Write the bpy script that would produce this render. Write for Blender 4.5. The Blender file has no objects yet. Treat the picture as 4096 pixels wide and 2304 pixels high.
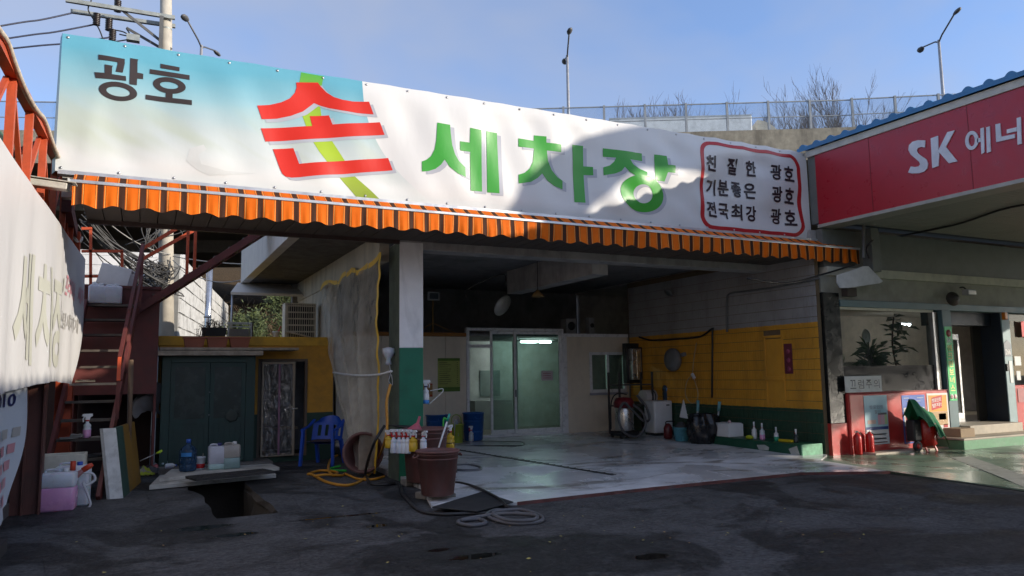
import bpy, bmesh, math, random
from math import sin, cos, pi, radians, sqrt, atan2
from mathutils import Vector, Matrix, noise
random.seed(7)
S = bpy.context.scene
C = S.collection

# ---------------------------------------------------------------- camera
cam = bpy.data.cameras.new('camera'); cam.lens = 26.37; cam.sensor_width = 36; cam.clip_end = 2000; cam.clip_start = .05
camo = bpy.data.objects.new('camera', cam); C.objects.link(camo)
camo.location = (0, 0, 1.6)
camo.rotation_euler = (radians(96.525), radians(0.8325), radians(-26.17))
S.camera = camo

# ---------------------------------------------------------------- sky and sun
SUN_AZ, SUN_EL = radians(50), radians(15)      # azimuth from -Y towards +X
sd = Vector((sin(SUN_AZ)*cos(SUN_EL), -cos(SUN_AZ)*cos(SUN_EL), sin(SUN_EL)))
w = bpy.data.worlds.new('World'); S.world = w; w.use_nodes = True
nt = w.node_tree; nt.nodes.clear()
wo = nt.nodes.new('ShaderNodeOutputWorld'); bg = nt.nodes.new('ShaderNodeBackground')
sky = nt.nodes.new('ShaderNodeTexSky'); sky.sky_type = 'NISHITA'; sky.sun_disc = False
sky.sun_elevation = SUN_EL; sky.sun_rotation = atan2(sd.x, sd.y)
sky.air_density = 0.8; sky.dust_density = 1.1; sky.ozone_density = 4.6; sky.altitude = 0
tc = nt.nodes.new('ShaderNodeTexCoord'); mp = nt.nodes.new('ShaderNodeMapping')
mp.inputs['Rotation'].default_value = (0.2, 0.5, 0.35); mp.inputs['Location'].default_value = (0.35, 0, 0); mp.inputs['Scale'].default_value = (1.2, 2.6, 3.2)
nz = nt.nodes.new('ShaderNodeTexNoise'); nz.inputs['Scale'].default_value = 1.0; nz.inputs['Detail'].default_value = 4.5; nz.inputs['Roughness'].default_value = .55; nz.inputs['Distortion'].default_value = .35
rp = nt.nodes.new('ShaderNodeValToRGB'); rp.color_ramp.elements[0].position = .33; rp.color_ramp.elements[1].position = .70
rp.color_ramp.elements[0].color = (.20, .20, .20, 1); rp.color_ramp.elements[1].color = (.85, .85, .85, 1)
mx = nt.nodes.new('ShaderNodeMixRGB'); mx.inputs[2].default_value = (1.5, 1.55, 1.75, 1)
nt.links.new(tc.outputs['Generated'], mp.inputs['Vector']); nt.links.new(mp.outputs[0], nz.inputs['Vector'])
nt.links.new(nz.outputs['Fac'], rp.inputs[0]); nt.links.new(rp.outputs[0], mx.inputs[0]); nt.links.new(sky.outputs[0], mx.inputs[1])
nt.links.new(mx.outputs[0], bg.inputs[0]); nt.links.new(bg.outputs[0], wo.inputs[0])
bg.inputs[1].default_value = 0.13
sun = bpy.data.lights.new('sun', 'SUN'); sun.energy = 2.0; sun.angle = radians(.53); sun.color = (1, .90, .76)
suno = bpy.data.objects.new('sun', sun); C.objects.link(suno); suno.location = (20, -10, 30)
suno.rotation_euler = (-sd).to_track_quat('-Z', 'Y').to_euler()
S.view_settings.view_transform = 'Standard'; S.view_settings.look = 'None'; S.view_settings.gamma = 1
S.view_settings.exposure = 1.42
S.render.engine = 'CYCLES'; S.cycles.max_bounces = 8; S.cycles.transparent_max_bounces = 16; S.cycles.use_denoising = True
S.cycles.caustics_reflective = False; S.cycles.caustics_refractive = False

# ---------------------------------------------------------------- materials
MATS = {}
def rgb(r, g, b):                                # sRGB bytes to linear
    f = lambda c: (c/255/12.92 if c/255 <= .04045 else ((c/255+.055)/1.055)**2.4)
    return (f(r), f(g), f(b))
class N:
    def __init__(s, name):
        s.m = bpy.data.materials.new(name); s.m.use_nodes = True; s.t = s.m.node_tree; s.t.nodes.clear()
        s.out = s.n('OutputMaterial'); MATS[name] = s.m
    def n(s, k, **kw):
        o = s.t.nodes.new('ShaderNode'+k)
        for a, v in kw.items(): setattr(o, a, v)
        return o
    def l(s, a, b): s.t.links.new(a, b)
    def pos(s): return s.n('NewGeometry').outputs['Position']
    def noise(s, scale, detail=4, vec=None, dist=0, rough=.55, stretch=None):
        v = vec if vec is not None else s.pos()
        if stretch:
            mp = s.n('Mapping'); mp.inputs['Scale'].default_value = stretch; s.l(v, mp.inputs[0]); v = mp.outputs[0]
        o = s.n('TexNoise'); o.inputs['Scale'].default_value = scale; o.inputs['Detail'].default_value = detail
        o.inputs['Distortion'].default_value = dist; o.inputs['Roughness'].default_value = rough
        s.l(v, o.inputs['Vector']); return o.outputs['Fac']
    def ramp(s, f, *stops):
        r = s.n('ValToRGB'); e = r.color_ramp.elements
        while len(e) < len(stops): e.new(.5)
        for i, (p, c) in enumerate(stops):
            e[i].position = p; e[i].color = (c, c, c, 1) if isinstance(c, (int, float)) else (*c, 1)
        s.l(f, r.inputs[0]); return r.outputs[0]
    def mix(s, f, a, b, mode='MIX'):
        m = s.n('MixRGB'); m.blend_type = mode
        for i, v in ((0, f), (1, a), (2, b)):
            if isinstance(v, (int, float)): m.inputs[i].default_value = v if i == 0 else (v, v, v, 1)
            elif isinstance(v, tuple): m.inputs[i].default_value = (*v, 1)
            else: s.l(v, m.inputs[i])
        return m.outputs[0]
    def math(s, op, a, b=0.0):
        m = s.n('Math'); m.operation = op
        for i, v in ((0, a), (1, b)):
            if isinstance(v, (int, float)): m.inputs[i].default_value = v
            else: s.l(v, m.inputs[i])
        return m.outputs[0]
    def xyz(s, vec=None):
        o = s.n('SeparateXYZ'); s.l(vec if vec is not None else s.pos(), o.inputs[0]); return o.outputs
    def bump(s, h, strength=.3, dist=.01):
        b = s.n('Bump'); b.inputs['Strength'].default_value = strength; b.inputs['Distance'].default_value = dist
        s.l(h, b.inputs['Height']); return b.outputs[0]
    def bsdf(s, col, rough=.6, metal=0, normal=None, spec=.5, **kw):
        p = s.n('BsdfPrincipled')
        for k, v in (('Base Color', col), ('Roughness', rough), ('Metallic', metal)):
            if isinstance(v, tuple): p.inputs[k].default_value = (*v, 1)
            elif isinstance(v, (int, float)): p.inputs[k].default_value = v
            else: s.l(v, p.inputs[k])
        p.inputs['Specular IOR Level'].default_value = spec
        for k, v in kw.items():
            p.inputs[k.replace('_', ' ')].default_value = (*v, 1) if isinstance(v, tuple) else v
        if normal is not None: s.l(normal, p.inputs['Normal'])
        s.l(p.outputs[0], s.out.inputs[0]); return p
def M(name, col=(.5, .5, .5), rough=.6, metal=0, var=.14, scale=5., bump=.12, bscale=60., dirt=.25, dcol=(.045, .038, .03), dscale=1.7, spec=.5, streak=False, **kw):
    """painted / plain surface with uneven colour, grime patches and fine relief"""
    if name in MATS: return MATS[name]
    k = N(name)
    f = k.noise(scale, 5)
    lo = tuple(c*(1-var) for c in col); hi = tuple(min(1, c*(1+var)) for c in col)
    c = k.mix(k.ramp(f, (.3, 0), (.7, 1)), lo, hi)
    if dirt > 0:
        d = k.noise(dscale, 7, dist=.4, rough=.65, stretch=(1, 1, .25) if streak else None)
        c = k.mix(k.math('MULTIPLY', k.ramp(d, (.48, 0), (.72, 1)), dirt), c, dcol)
    g = k.noise(bscale, 3)
    r = k.math('ADD', k.math('MULTIPLY', k.math('SUBTRACT', f, .5), .35), rough)
    k.bsdf(c, r, metal, k.bump(g, bump, .01), spec, **kw)
    return k.m
def glass(name, tint=(.85, .95, .9), refl=1.0, dirt=.06, rough=.02):
    k = N(name)
    tr = k.n('BsdfTransparent'); tr.inputs[0].default_value = (*tint, 1)
    gl = k.n('BsdfGlossy'); gl.inputs['Roughness'].default_value = rough
    fr = k.n('Fresnel'); fr.inputs[0].default_value = 1.5
    bfc = k.n('NewGeometry').outputs['Backfacing']; m1 = k.n('MixShader'); k.l(k.math('MULTIPLY', k.math('MULTIPLY', fr.outputs[0], refl), k.math('SUBTRACT', 1.0, bfc)), m1.inputs[0]); k.l(tr.outputs[0], m1.inputs[1]); k.l(gl.outputs[0], m1.inputs[2])
    df = k.n('BsdfDiffuse'); df.inputs[0].default_value = (.5, .5, .47, 1)
    m2 = k.n('MixShader'); k.l(k.math('MULTIPLY', k.ramp(k.noise(3, 6), (.35, .2), (.75, 1)), dirt), m2.inputs[0]); k.l(m1.outputs[0], m2.inputs[1]); k.l(df.outputs[0], m2.inputs[2])
    k.l(m2.outputs[0], k.out.inputs[0]); return k.m
def plastic_clear(name, col, alpha=.5, rough=.25, crinkle=0):
    k = N(name)
    tr = k.n('BsdfTransparent'); tr.inputs[0].default_value = (*[min(1, .4+c) for c in col], 1)
    p = k.n('BsdfPrincipled'); p.inputs['Base Color'].default_value = (*col, 1); p.inputs['Roughness'].default_value = rough
    if crinkle: k.l(k.bump(k.noise(5, 6, dist=1.2, rough=.6, stretch=(1, 1, .55)), crinkle, .09), p.inputs['Normal']); k.l(k.mix(k.math('MULTIPLY', k.ramp(k.noise(1.3, 6, rough=.65, stretch=(1, 1, .3)), (.42, 0), (.7, 1)), .6), col, (.30, .23, .15)), p.inputs['Base Color'])
    tl = k.n('BsdfTranslucent'); tl.inputs[0].default_value = (*col, 1)
    a = k.n('MixShader'); a.inputs[0].default_value = .35; k.l(p.outputs[0], a.inputs[1]); k.l(tl.outputs[0], a.inputs[2])
    m = k.n('MixShader'); k.l(k.math('ADD', k.math('MULTIPLY', k.math('SUBTRACT', k.noise(4, 5), .5), .5), alpha), m.inputs[0])
    k.l(tr.outputs[0], m.inputs[1]); k.l(a.outputs[0], m.inputs[2]); k.l(m.outputs[0], k.out.inputs[0]); return k.m
def emit(name, col, s):
    k = N(name); e = k.n('Emission'); e.inputs[0].default_value = (*col, 1); e.inputs[1].default_value = s; k.l(e.outputs[0], k.out.inputs[0]); return k.m

# ---------------------------------------------------------------- mesh helpers
def link(o): C.objects.link(o); return o
def rootloc(p):
    v = Vector((0, 0, 0))
    while p is not None: v = v + p.location; p = p.parent
    return v
class B:
    """collects shapes in world coordinates, then becomes ONE mesh object"""
    def __init__(s): s.v = []; s.f = []; s.m = []; s.sm = []; s.mi = 0
    def add(s, vs, fs, smooth=False):
        o = len(s.v); s.v += [tuple(v) for v in vs]
        for f in fs: s.f.append(tuple(i+o for i in f)); s.m.append(s.mi); s.sm.append(smooth)
        return s
    def box(s, a, b):
        x0, y0, z0 = (min(a[i], b[i]) for i in range(3)); x1, y1, z1 = (max(a[i], b[i]) for i in range(3))
        return s.add([(x0,y0,z0),(x1,y0,z0),(x1,y1,z0),(x0,y1,z0),(x0,y0,z1),(x1,y0,z1),(x1,y1,z1),(x0,y1,z1)],
                     [(0,3,2,1),(4,5,6,7),(0,1,5,4),(1,2,6,5),(2,3,7,6),(3,0,4,7)])
    def bar(s, a, b, w, h=None, up=(0, 0, 1)):
        """rectangular bar from a to b, w wide, h high"""
        h = h or w; a = Vector(a); b = Vector(b); d = (b-a).normalized(); u = Vector(up)
        if abs(d.dot(u)) > .98: u = Vector((0, 1, 0))
        r = d.cross(u).normalized(); u = r.cross(d); r *= w/2; u *= h/2
        return s.add([a-r-u, a+r-u, a+r+u, a-r+u, b-r-u, b+r-u, b+r+u, b-r+u], [(0,1,2,3),(7,6,5,4),(0,4,5,1),(1,5,6,2),(2,6,7,3),(3,7,4,0)])
    def tube(s, pts, r, seg=6, cap=True, smooth=True):
        pts = [Vector(p) for p in pts]; n = len(pts); rs = r if isinstance(r, (list, tuple)) else [r]*n
        vs = []; t0 = (pts[1]-pts[0]).normalized(); u = Vector((0, 0, 1)) if abs(t0.z) < .9 else Vector((1, 0, 0)); u = (u - t0*u.dot(t0)).normalized()
        for i, p in enumerate(pts):
            t = (pts[min(i+1, n-1)]-pts[max(i-1, 0)])
            if t.length < 1e-9: t = t0.copy()
            t.normalize(); u = (u - t*u.dot(t)); u = u.normalized() if u.length > 1e-6 else t.orthogonal().normalized(); w_ = t.cross(u)
            for k in range(seg): a = 2*pi*k/seg; vs.append(p + (u*cos(a)+w_*sin(a))*rs[i])
        fs = [(i*seg+k, i*seg+(k+1) % seg, (i+1)*seg+(k+1) % seg, (i+1)*seg+k) for i in range(n-1) for k in range(seg)]
        if cap: fs += [tuple(range(seg-1, -1, -1)), tuple((n-1)*seg+k for k in range(seg))]
        return s.add(vs, fs, smooth)
    def lathe(s, prof, c, seg=20, axis=(0, 0, 1), smooth=True, squash=(1, 1)):
        """profile of (radius, height) turned about an axis through c"""
        ax = Vector(axis).normalized(); q = Vector((0, 0, 1)).rotation_difference(ax); c = Vector(c); vs = []
        for r, h in prof:
            for k in range(seg): a = 2*pi*k/seg; vs.append(c + q @ Vector((r*cos(a)*squash[0], r*sin(a)*squash[1], h)))
        n = len(prof); fs = [(i*seg+k, i*seg+(k+1) % seg, (i+1)*seg+(k+1) % seg, (i+1)*seg+k) for i in range(n-1) for k in range(seg)]
        if prof[0][0] > 1e-6: fs.append(tuple(range(seg-1, -1, -1)))
        if prof[-1][0] > 1e-6: fs.append(tuple((n-1)*seg+k for k in range(seg)))
        return s.add(vs, fs, smooth)
    def prism(s, poly, d, holes=None):
        """extrude a closed polygon of 3-D points along d"""
        bm = bmesh.new(); loops = [poly]+(holes or [])
        es = []
        for lp in loops:
            vs = [bm.verts.new(p) for p in lp]; es += [bm.edges.new((vs[i], vs[(i+1) % len(vs)])) for i in range(len(vs))]
        bmesh.ops.triangle_fill(bm, edges=es, use_beauty=True, use_dissolve=False); bm.verts.index_update()
        vs = [v.co.copy() for v in bm.verts]; fs = [tuple(v.index for v in f.verts) for f in bm.faces]; bm.free()
        n = len(vs); d = Vector(d); s.add(vs, fs)
        if d.length > 0:
            s.add([v+d for v in vs], [tuple(reversed(f)) for f in fs])
            for lp in loops:
                lp = [Vector(p) for p in lp]; k = len(lp)
                s.add(lp+[p+d for p in lp], [(i, (i+1) % k, (i+1) % k+k, i+k) for i in range(k)])
        return s
    def grid(s, nu, nv, fn, smooth=True):
        vs = [fn(i/nu, j/nv) for j in range(nv+1) for i in range(nu+1)]
        return s.add(vs, [(j*(nu+1)+i, j*(nu+1)+i+1, (j+1)*(nu+1)+i+1, (j+1)*(nu+1)+i) for j in range(nv) for i in range(nu)], smooth)
    def rbox(s, a, b, r, seg=3):
        """box with rounded vertical edges and a softened top"""
        x0, y0, z0 = a; x1, y1, z1 = b; pr = []
        for (cx, cy, st) in ((x1-r, y1-r, 0), (x0+r, y1-r, 1), (x0+r, y0+r, 2), (x1-r, y0+r, 3)):
            for k in range(seg+1): t = (st+k/seg)*pi/2; pr.append((cx, cy, cos(t), sin(t)))
        vs = []; e = r*.5; n = len(pr)
        for (z, q) in ((z0, r*.7), (z0+e, r), (z1-e, r), (z1-e*.3, r*.7), (z1, r*.2)):
            vs += [(cx+c*q, cy+sn*q, z) for cx, cy, c, sn in pr]
        fs = [(i*n+k, i*n+(k+1) % n, (i+1)*n+(k+1) % n, (i+1)*n+k) for i in range(4) for k in range(n)]
        fs += [tuple(range(n-1, -1, -1)), tuple(4*n+k for k in range(n))]
        return s.add(vs, fs, True)
    def build(s, name, mats, parent=None, loc=None, bevel=0, local=False):
        me = bpy.data.meshes.new(name)
        off = Vector((0, 0, 0)) if local else (rootloc(parent) if parent else Vector(loc or (0, 0, 0)))
        me.from_pydata([tuple(Vector(v)-off) for v in s.v], [], s.f)
        for m in (mats if isinstance(mats, (list, tuple)) else [mats]): me.materials.append(m)
        me.polygons.foreach_set('material_index', s.m); me.polygons.foreach_set('use_smooth', s.sm)
        bm = bmesh.new(); bm.from_mesh(me); bmesh.ops.recalc_face_normals(bm, faces=bm.faces); bm.to_mesh(me); bm.free()
        o = link(bpy.data.objects.new(name, me)); o.parent = parent
        if loc is not None and parent is None: o.location = loc
        if bevel:
            b = o.modifiers.new('bevel', 'BEVEL'); b.width = bevel; b.segments = 2; b.limit_method = 'ANGLE'; b.angle_limit = radians(50)
        return o
def tag(o, label, cat, group=None):
    o['label'] = label; o['category'] = cat
    if group: o['group'] = group
    return o
def thing(name, label, cat, loc=(0, 0, 0), group=None, rz=0):
    o = link(bpy.data.objects.new(name, None)); o.empty_display_size = .2; o.location = loc; o.rotation_euler = (0, 0, rz)
    return tag(o, label, cat, group)
def structure(o): o['kind'] = 'structure'; return o
def stuff(o): o['kind'] = 'stuff'; return o
def dup(o, loc, rz=None, label=None, parent=None):
    c = link(o.copy()); c.parent = parent
    if parent is None:
        c.location = loc
        if rz is not None: c.rotation_euler = (0, 0, rz)
        if label: c['label'] = label
    for ch in list(o.children): dup(ch, None, parent=c)
    return c
def bez(pts, n=8):
    """Catmull-Rom through the points"""
    P_ = [Vector(p) for p in pts]; out = []
    for i in range(len(P_)-1):
        a, b, c, d = P_[max(i-1, 0)], P_[i], P_[i+1], P_[min(i+2, len(P_)-1)]
        for k in range(n):
            t = k/n; out.append(.5*((2*b)+(c-a)*t+(2*a-5*b+4*c-d)*t*t+(3*b-a-3*c+d)*t**3))
    out.append(P_[-1]); return out
def sag(a, b, s, n=10):
    a = Vector(a); b = Vector(b)
    return [a.lerp(b, i/n)-Vector((0, 0, 4*s*(i/n)*(1-i/n))) for i in range(n+1)]
def text_tris(string, bold=0.0):
    """lettering as a flat triangle set scaled to the unit square"""
    cu = bpy.data.curves.new('lettering', 'FONT'); cu.body = string; cu.offset = bold; cu.resolution_u = 3
    o = link(bpy.data.objects.new('lettering', cu)); dg = bpy.context.evaluated_depsgraph_get(); dg.update()
    me = bpy.data.meshes.new_from_object(o.evaluated_get(dg)); me.calc_loop_triangles()
    vs = [v.co.copy() for v in me.vertices]; fs = [tuple(t.vertices) for t in me.loop_triangles]
    bpy.data.objects.remove(o); bpy.data.curves.remove(cu); bpy.data.meshes.remove(me)
    if not vs: return [], []
    x0 = min(v.x for v in vs); x1 = max(v.x for v in vs); y0 = min(v.y for v in vs); y1 = max(v.y for v in vs)
    return [((v.x-x0)/max(1e-6, x1-x0), (v.y-y0)/max(1e-6, y1-y0)) for v in vs], fs
def text_on(b, string, fn, bold=.012):
    """add lettering; fn maps unit-square (u, v) to a world point"""
    vs, fs = text_tris(string, bold); b.add([fn(u, v) for u, v in vs], fs); return b

def drape(b, tris, x0, y0, w, h, fn, step):
    """lay flat lettering over a wavy sheet: cut it on a fine grid, then map every point with fn"""
    vs, fs = tris; bm = bmesh.new(); v_ = [bm.verts.new((x0+w*u, y0+h*v, 0)) for u, v in vs]
    for f in fs:
        try: bm.faces.new([v_[i] for i in f])
        except ValueError: pass
    for i in range(1, int(w/step)+1): bmesh.ops.bisect_plane(bm, geom=bm.verts[:]+bm.edges[:]+bm.faces[:], plane_co=(x0+i*step, 0, 0), plane_no=(1, 0, 0))
    for i in range(1, int(h/step)+1): bmesh.ops.bisect_plane(bm, geom=bm.verts[:]+bm.edges[:]+bm.faces[:], plane_co=(0, y0+i*step, 0), plane_no=(0, 1, 0))
    bm.verts.index_update(); b.add([fn(v.co.x, v.co.y) for v in bm.verts], [tuple(v.index for v in f.verts) for f in bm.faces], True); bm.free(); return b

# ================================================================ SETTING: ground
PUDDLES = (((0.651,8.949,-0.0), .30, .17), ((0.924,8.396,0.0), .24, .10), ((2.332,8.085,0.0), .16, .09), ((2.504,6.705,0.0), .13, .07), ((2.18,8.832,0.0), .6, .05), ((2.695,6.318,0.0), .30, .12), ((4.056,5.541,0.0), .2, .12))
def asphalt_mat():
    k = N('asphalt'); p = k.pos()
    wet = k.ramp(k.noise(.5, 7, dist=.9, rough=.6), (.47, 0), (.53, 1))
    wet2 = k.ramp(k.noise(1.9, 6, dist=.5, rough=.6), (.50, 0), (.62, 1))
    dust = k.ramp(k.noise(.75, 8, dist=.3, rough=.75, stretch=(1, 1.7, 1)), (.52, 0), (.70, 1))
    grit = k.noise(130, 3, rough=.8)
    speck = k.ramp(k.noise(34, 4, rough=.95), (.58, 0), (.68, 1))
    crack = k.n('TexVoronoi'); crack.feature = 'DISTANCE_TO_EDGE'; crack.inputs['Scale'].default_value = .55
    mp = k.n('Mapping'); mp.inputs['Scale'].default_value = (1, 1, 1)
    nn = k.n('TexNoise'); nn.inputs['Scale'].default_value = 1.2; nn.inputs['Detail'].default_value = 6
    add = k.n('MixRGB'); add.blend_type = 'ADD'; add.inputs[0].default_value = .55; k.l(p, add.inputs[1]); k.l(nn.outputs['Color'], add.inputs[2]); k.l(add.outputs[0], crack.inputs['Vector'])
    ck = k.ramp(crack.outputs['Distance'], (.0, 1), (.006, 0))
    agg = k.noise(17, 6, rough=.85)
    c = k.mix(k.ramp(agg, (.38, 0), (.62, 1)), (.022, .021, .021), (.135, .13, .125)); c = k.mix(k.math('MULTIPLY', k.ramp(grit, (.35, 0), (.7, 1)), .5), c, (.10, .10, .10))
    c = k.mix(k.math('MULTIPLY', k.math('MULTIPLY', dust, k.ramp(agg, (.3, .35), (.6, 1))), .75), c, (.20, .20, .205))
    c = k.mix(k.math('MULTIPLY', wet, .55), c, (.012, .012, .013))
    c = k.mix(k.math('MULTIPLY', wet2, .35), c, (.014, .013, .012))
    c = k.mix(k.math('MULTIPLY', speck, .65), c, (.20, .20, .205))
    med = k.noise(2.6, 8, dist=.4, rough=.8); c = k.mix(k.ramp(med, (.34, .55), (.50, 0)), c, (.018, .017, .016)); c = k.mix(k.ramp(med, (.54, 0), (.72, .45)), c, (.17, .165, .16))
    dry = k.math('MULTIPLY', k.math('SUBTRACT', 1.0, wet), k.ramp(k.noise(1.1, 7, dist=.6, rough=.7), (.40, .15), (.60, .62))); c = k.mix(dry, c, k.mix(k.ramp(agg, (.35, 0), (.65, 1)), (.085, .083, .085), (.19, .187, .19)))
    c = k.mix(k.math('MULTIPLY', ck, .25), c, (.008, .008, .008))
    r = k.mix(wet, .9, .6); r = k.mix(k.math('MULTIPLY', wet2, .6), r, .38)
    h = k.math('ADD', grit, k.math('MULTIPLY', agg, 1.6)); h = k.math('SUBTRACT', h, k.math('MULTIPLY', ck, .3))
    # standing water in shallow dips
    xyz = k.xyz(); wob = k.math('MULTIPLY', k.math('SUBTRACT', k.noise(4.5, 6, rough=.65), .5), 1.5); pud = None
    for cpt, rx, ry in PUDDLES:
        dx = k.math('DIVIDE', k.math('SUBTRACT', xyz[0], cpt[0]), rx); dy = k.math('DIVIDE', k.math('SUBTRACT', xyz[1], cpt[1]), ry)
        q = k.math('SQRT', k.math('ADD', k.math('MULTIPLY', dx, dx), k.math('MULTIPLY', dy, dy))); pud = q if pud is None else k.math('MINIMUM', pud, q)
    pud = k.math('ADD', pud, wob); damp = k.ramp(pud, (.75, 1), (1.0, .55)) ; water = k.ramp(pud, (.80, 1), (.90, 0)); damp = k.ramp(k.math('MULTIPLY', pud, .4), (.32, 1), (.62, 0))
    c = k.mix(k.math('MULTIPLY', damp, .55), c, (.014, .014, .014)); r = k.mix(k.math('MULTIPLY', damp, .7), r, .38)
    c = k.mix(water, c, (.010, .010, .009)); r = k.mix(water, r, .03)
    h = k.mix(water, h, .55)
    pb_ = k.bsdf(c, r, 0, k.bump(h, .75, .016), .45); k.l(k.mix(water, .13, .5), pb_.inputs['Specular IOR Level']); return k.m
def pad_mat(name, base, light, stain, wetness):
    k = N(name)
    big = k.noise(.55, 6, dist=.6, rough=.6); med = k.noise(2.3, 7, dist=.5, rough=.7); fine = k.noise(30, 4, rough=.7)
    c = k.mix(k.ramp(med, (.35, 0), (.68, 1)), base, light)
    c = k.mix(k.math('MULTIPLY', k.ramp(k.noise(.9, 7, dist=1.2, rough=.62, stretch=(.7, 1.5, 1)), (.56, 0), (.63, 1)), .75), c, stain)
    c = k.mix(k.math('MULTIPLY', k.ramp(fine, (.55, 0), (.75, 1)), .3), c, tuple(x*.5 for x in base))
    wet = k.ramp(big, (.46, 1), (.60, 0))
    c = k.mix(k.math('MULTIPLY', wet, .30), c, tuple(x*.5 for x in base))
    r = k.mix(wet, .55, wetness); r = k.mix(k.math('MULTIPLY', fine, .25), r, .7)
    k.bsdf(c, r, 0, k.bump(k.math('ADD', fine, k.math('MULTIPLY', med, 2)), .16, .01), .5); return k.m
asph = asphalt_mat()
pit = [(0.846,9.455), (1.164,9.435), (1.525,9.453), (1.53,10.503), (1.478,12.357), (1.75, 13.3), (.75, 13.3), (0.687,12.014), (0.816,11.394), (0.822,10.51)]
rough = []
for i, p in enumerate(pit):
    q = pit[(i+1) % len(pit)]
    for k in range(4):
        t = k/4; rough.append((p[0]+(q[0]-p[0])*t+random.uniform(-.02, .02), p[1]+(q[1]-p[1])*t+random.uniform(-.02, .02)))
b = B(); b.prism([(-150, -60, 0), (260, -60, 0), (260, 160, 0), (-150, 160, 0)], (0, 0, 0), [[(x, y, 0) for x, y in rough]])
structure(b.build('asphalt_ground', asph))
# broken asphalt lip and earth walls of the open pit
b = B(); n = len(rough); lv = []
for (z, s_) in ((0.0, 1.0), (-.09, 1.0), (-.10, 1.03), (-.45, 1.0), (-1.3, .96)):
    cx = sum(p[0] for p in rough)/n; cy = sum(p[1] for p in rough)/n
    lv += [(cx+(x-cx)*s_+(random.uniform(-.03, .03) if z < -.05 else 0), cy+(y-cy)*s_+(random.uniform(-.03, .03) if z < -.05 else 0), z) for x, y in rough]
b.add(lv, [(i*n+k, i*n+(k+1) % n, (i+1)*n+(k+1) % n, (i+1)*n+k) for i in range(4) for k in range(n)]+[tuple(4*n+k for k in range(n))])
structure(b.build('pit', M('pit_earth', (.10, .085, .07), .9, bump=.6, bscale=20, dirt=.5)))

def padz(y): return .035+max(0, min(1, (y-8.8)/7))*.10
concrete = pad_mat('wet_concrete', (.58, .59, .59), (.80, .80, .80), (.15, .115, .08), .12)
PAD = [(3.211,8.799), (3.671,8.717), (4.187,8.439), (6.021,8.529), (9.103,8.567), (10.307,7.96), (10.58, 9.5), (11.3, 10.0), (11.34, 16.19), (3.75, 16.19), (3.62, 12.0), (3.6, 10.3)]
b = B(); b.prism([(x, y, 0) for x, y in PAD], (0, 0, -.1))
# finer sheet so that the slab can slope up towards the back
bm = bmesh.new(); vs = [bm.verts.new((x, y, padz(y))) for x, y in PAD]; bm.faces.new(vs)
for yy in (9.2, 10, 11, 12, 13, 14, 15): bmesh.ops.bisect_plane(bm, geom=bm.verts[:]+bm.edges[:]+bm.faces[:], plane_co=(0, yy, 0), plane_no=(0, 1, 0))
for v in bm.verts: v.co.z = padz(v.co.y)
ext = bmesh.ops.extrude_face_region(bm, geom=bm.faces[:])
for g in ext['geom']:
    if isinstance(g, bmesh.types.BMVert): g.co.z = -.05
bmesh.ops.recalc_face_normals(bm, faces=bm.faces)
me = bpy.data.meshes.new('wash_bay_floor'); bm.to_mesh(me); bm.free(); me.materials.append(concrete)
pad = structure(link(bpy.data.objects.new('wash_bay_floor', me)))
# worn red paint along the front rim of the slab
b = B()
for i in range(2, 5):
    a, c_ = Vector((*PAD[i], 0)), Vector((*PAD[i+1], 0)); nseg = 14
    for k in range(nseg):
        
        p = a.lerp(c_, k/nseg); q = a.lerp(c_, (k+1)/nseg); w1 = random.uniform(.006, .02)
        b.add([(p.x, p.y-.012, .0), (q.x, q.y-.012, .0), (q.x, q.y-.012, .042), (p.x, p.y-.012, .042), (p.x, p.y+w1, padz(p.y)+.005), (q.x, q.y+w1, padz(q.y)+.005)], [(0, 1, 2, 3), (3, 2, 5, 4)])
structure(b.build('painted_slab_edge', M('worn_red_paint', (.13, .045, .04), .8, var=.4, dirt=.8, dscale=4, dcol=(.10, .09, .085))))
# drain channel across the slab
b = B(); a = Vector((5.705,14.178,0.09)); c_ = Vector((6.503,9.769,0.045)); d = (c_-a); 
ch = structure(B().bar((a.x, a.y, padz(a.y)+.003), (c_.x, c_.y, padz(c_.y)+.003), .085, .006).build('drain_channel', M('drain_dark', (.012, .012, .012), .5, dirt=0)))
for k in range(26):
    t = (k+.5)/26; p = a+d*t
    B().bar((p.x-.045, p.y, padz(p.y)+.008), (p.x+.045, p.y, padz(p.y)+.008), .03, .008).build('grate_bar', M('drain_iron', (.05, .047, .045), .6, .6), ch)
# green painted forecourt of the filling station
gfloor = pad_mat('green_forecourt_paint', (.12, .19, .135), (.20, .28, .20), (.06, .07, .05), .12)
FC = [(10.373,8.011), (10.58, 9.5), (11.3, 10.0), (11.4, 10.6), (60, 10.6), (60, -40), (12.2, -40), (10.267,5.984)]
b = B(); b.prism([(x, y, .024) for x, y in FC], (0, 0, -.06)); structure(b.build('station_forecourt', gfloor))
b = B(); b.bar((10.56, 9.5, .028), (10.073, 5.874, .028), .03, .008); structure(b.build('forecourt_joint', MATS['drain_dark']))
# pale worn stripe on the forecourt
sp = [(12.84,8.689),(13.228,8.582),(11.574,6.727),(10.436,6.079),(10.964,6.625)]
b = B(); b.prism([(x, y, .029) for x, y in sp], (0, 0, 0)); structure(b.build('painted_stripe', M('stripe_paint', (.33, .34, .30), .5, var=.2, dirt=.6, dscale=5)))
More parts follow.
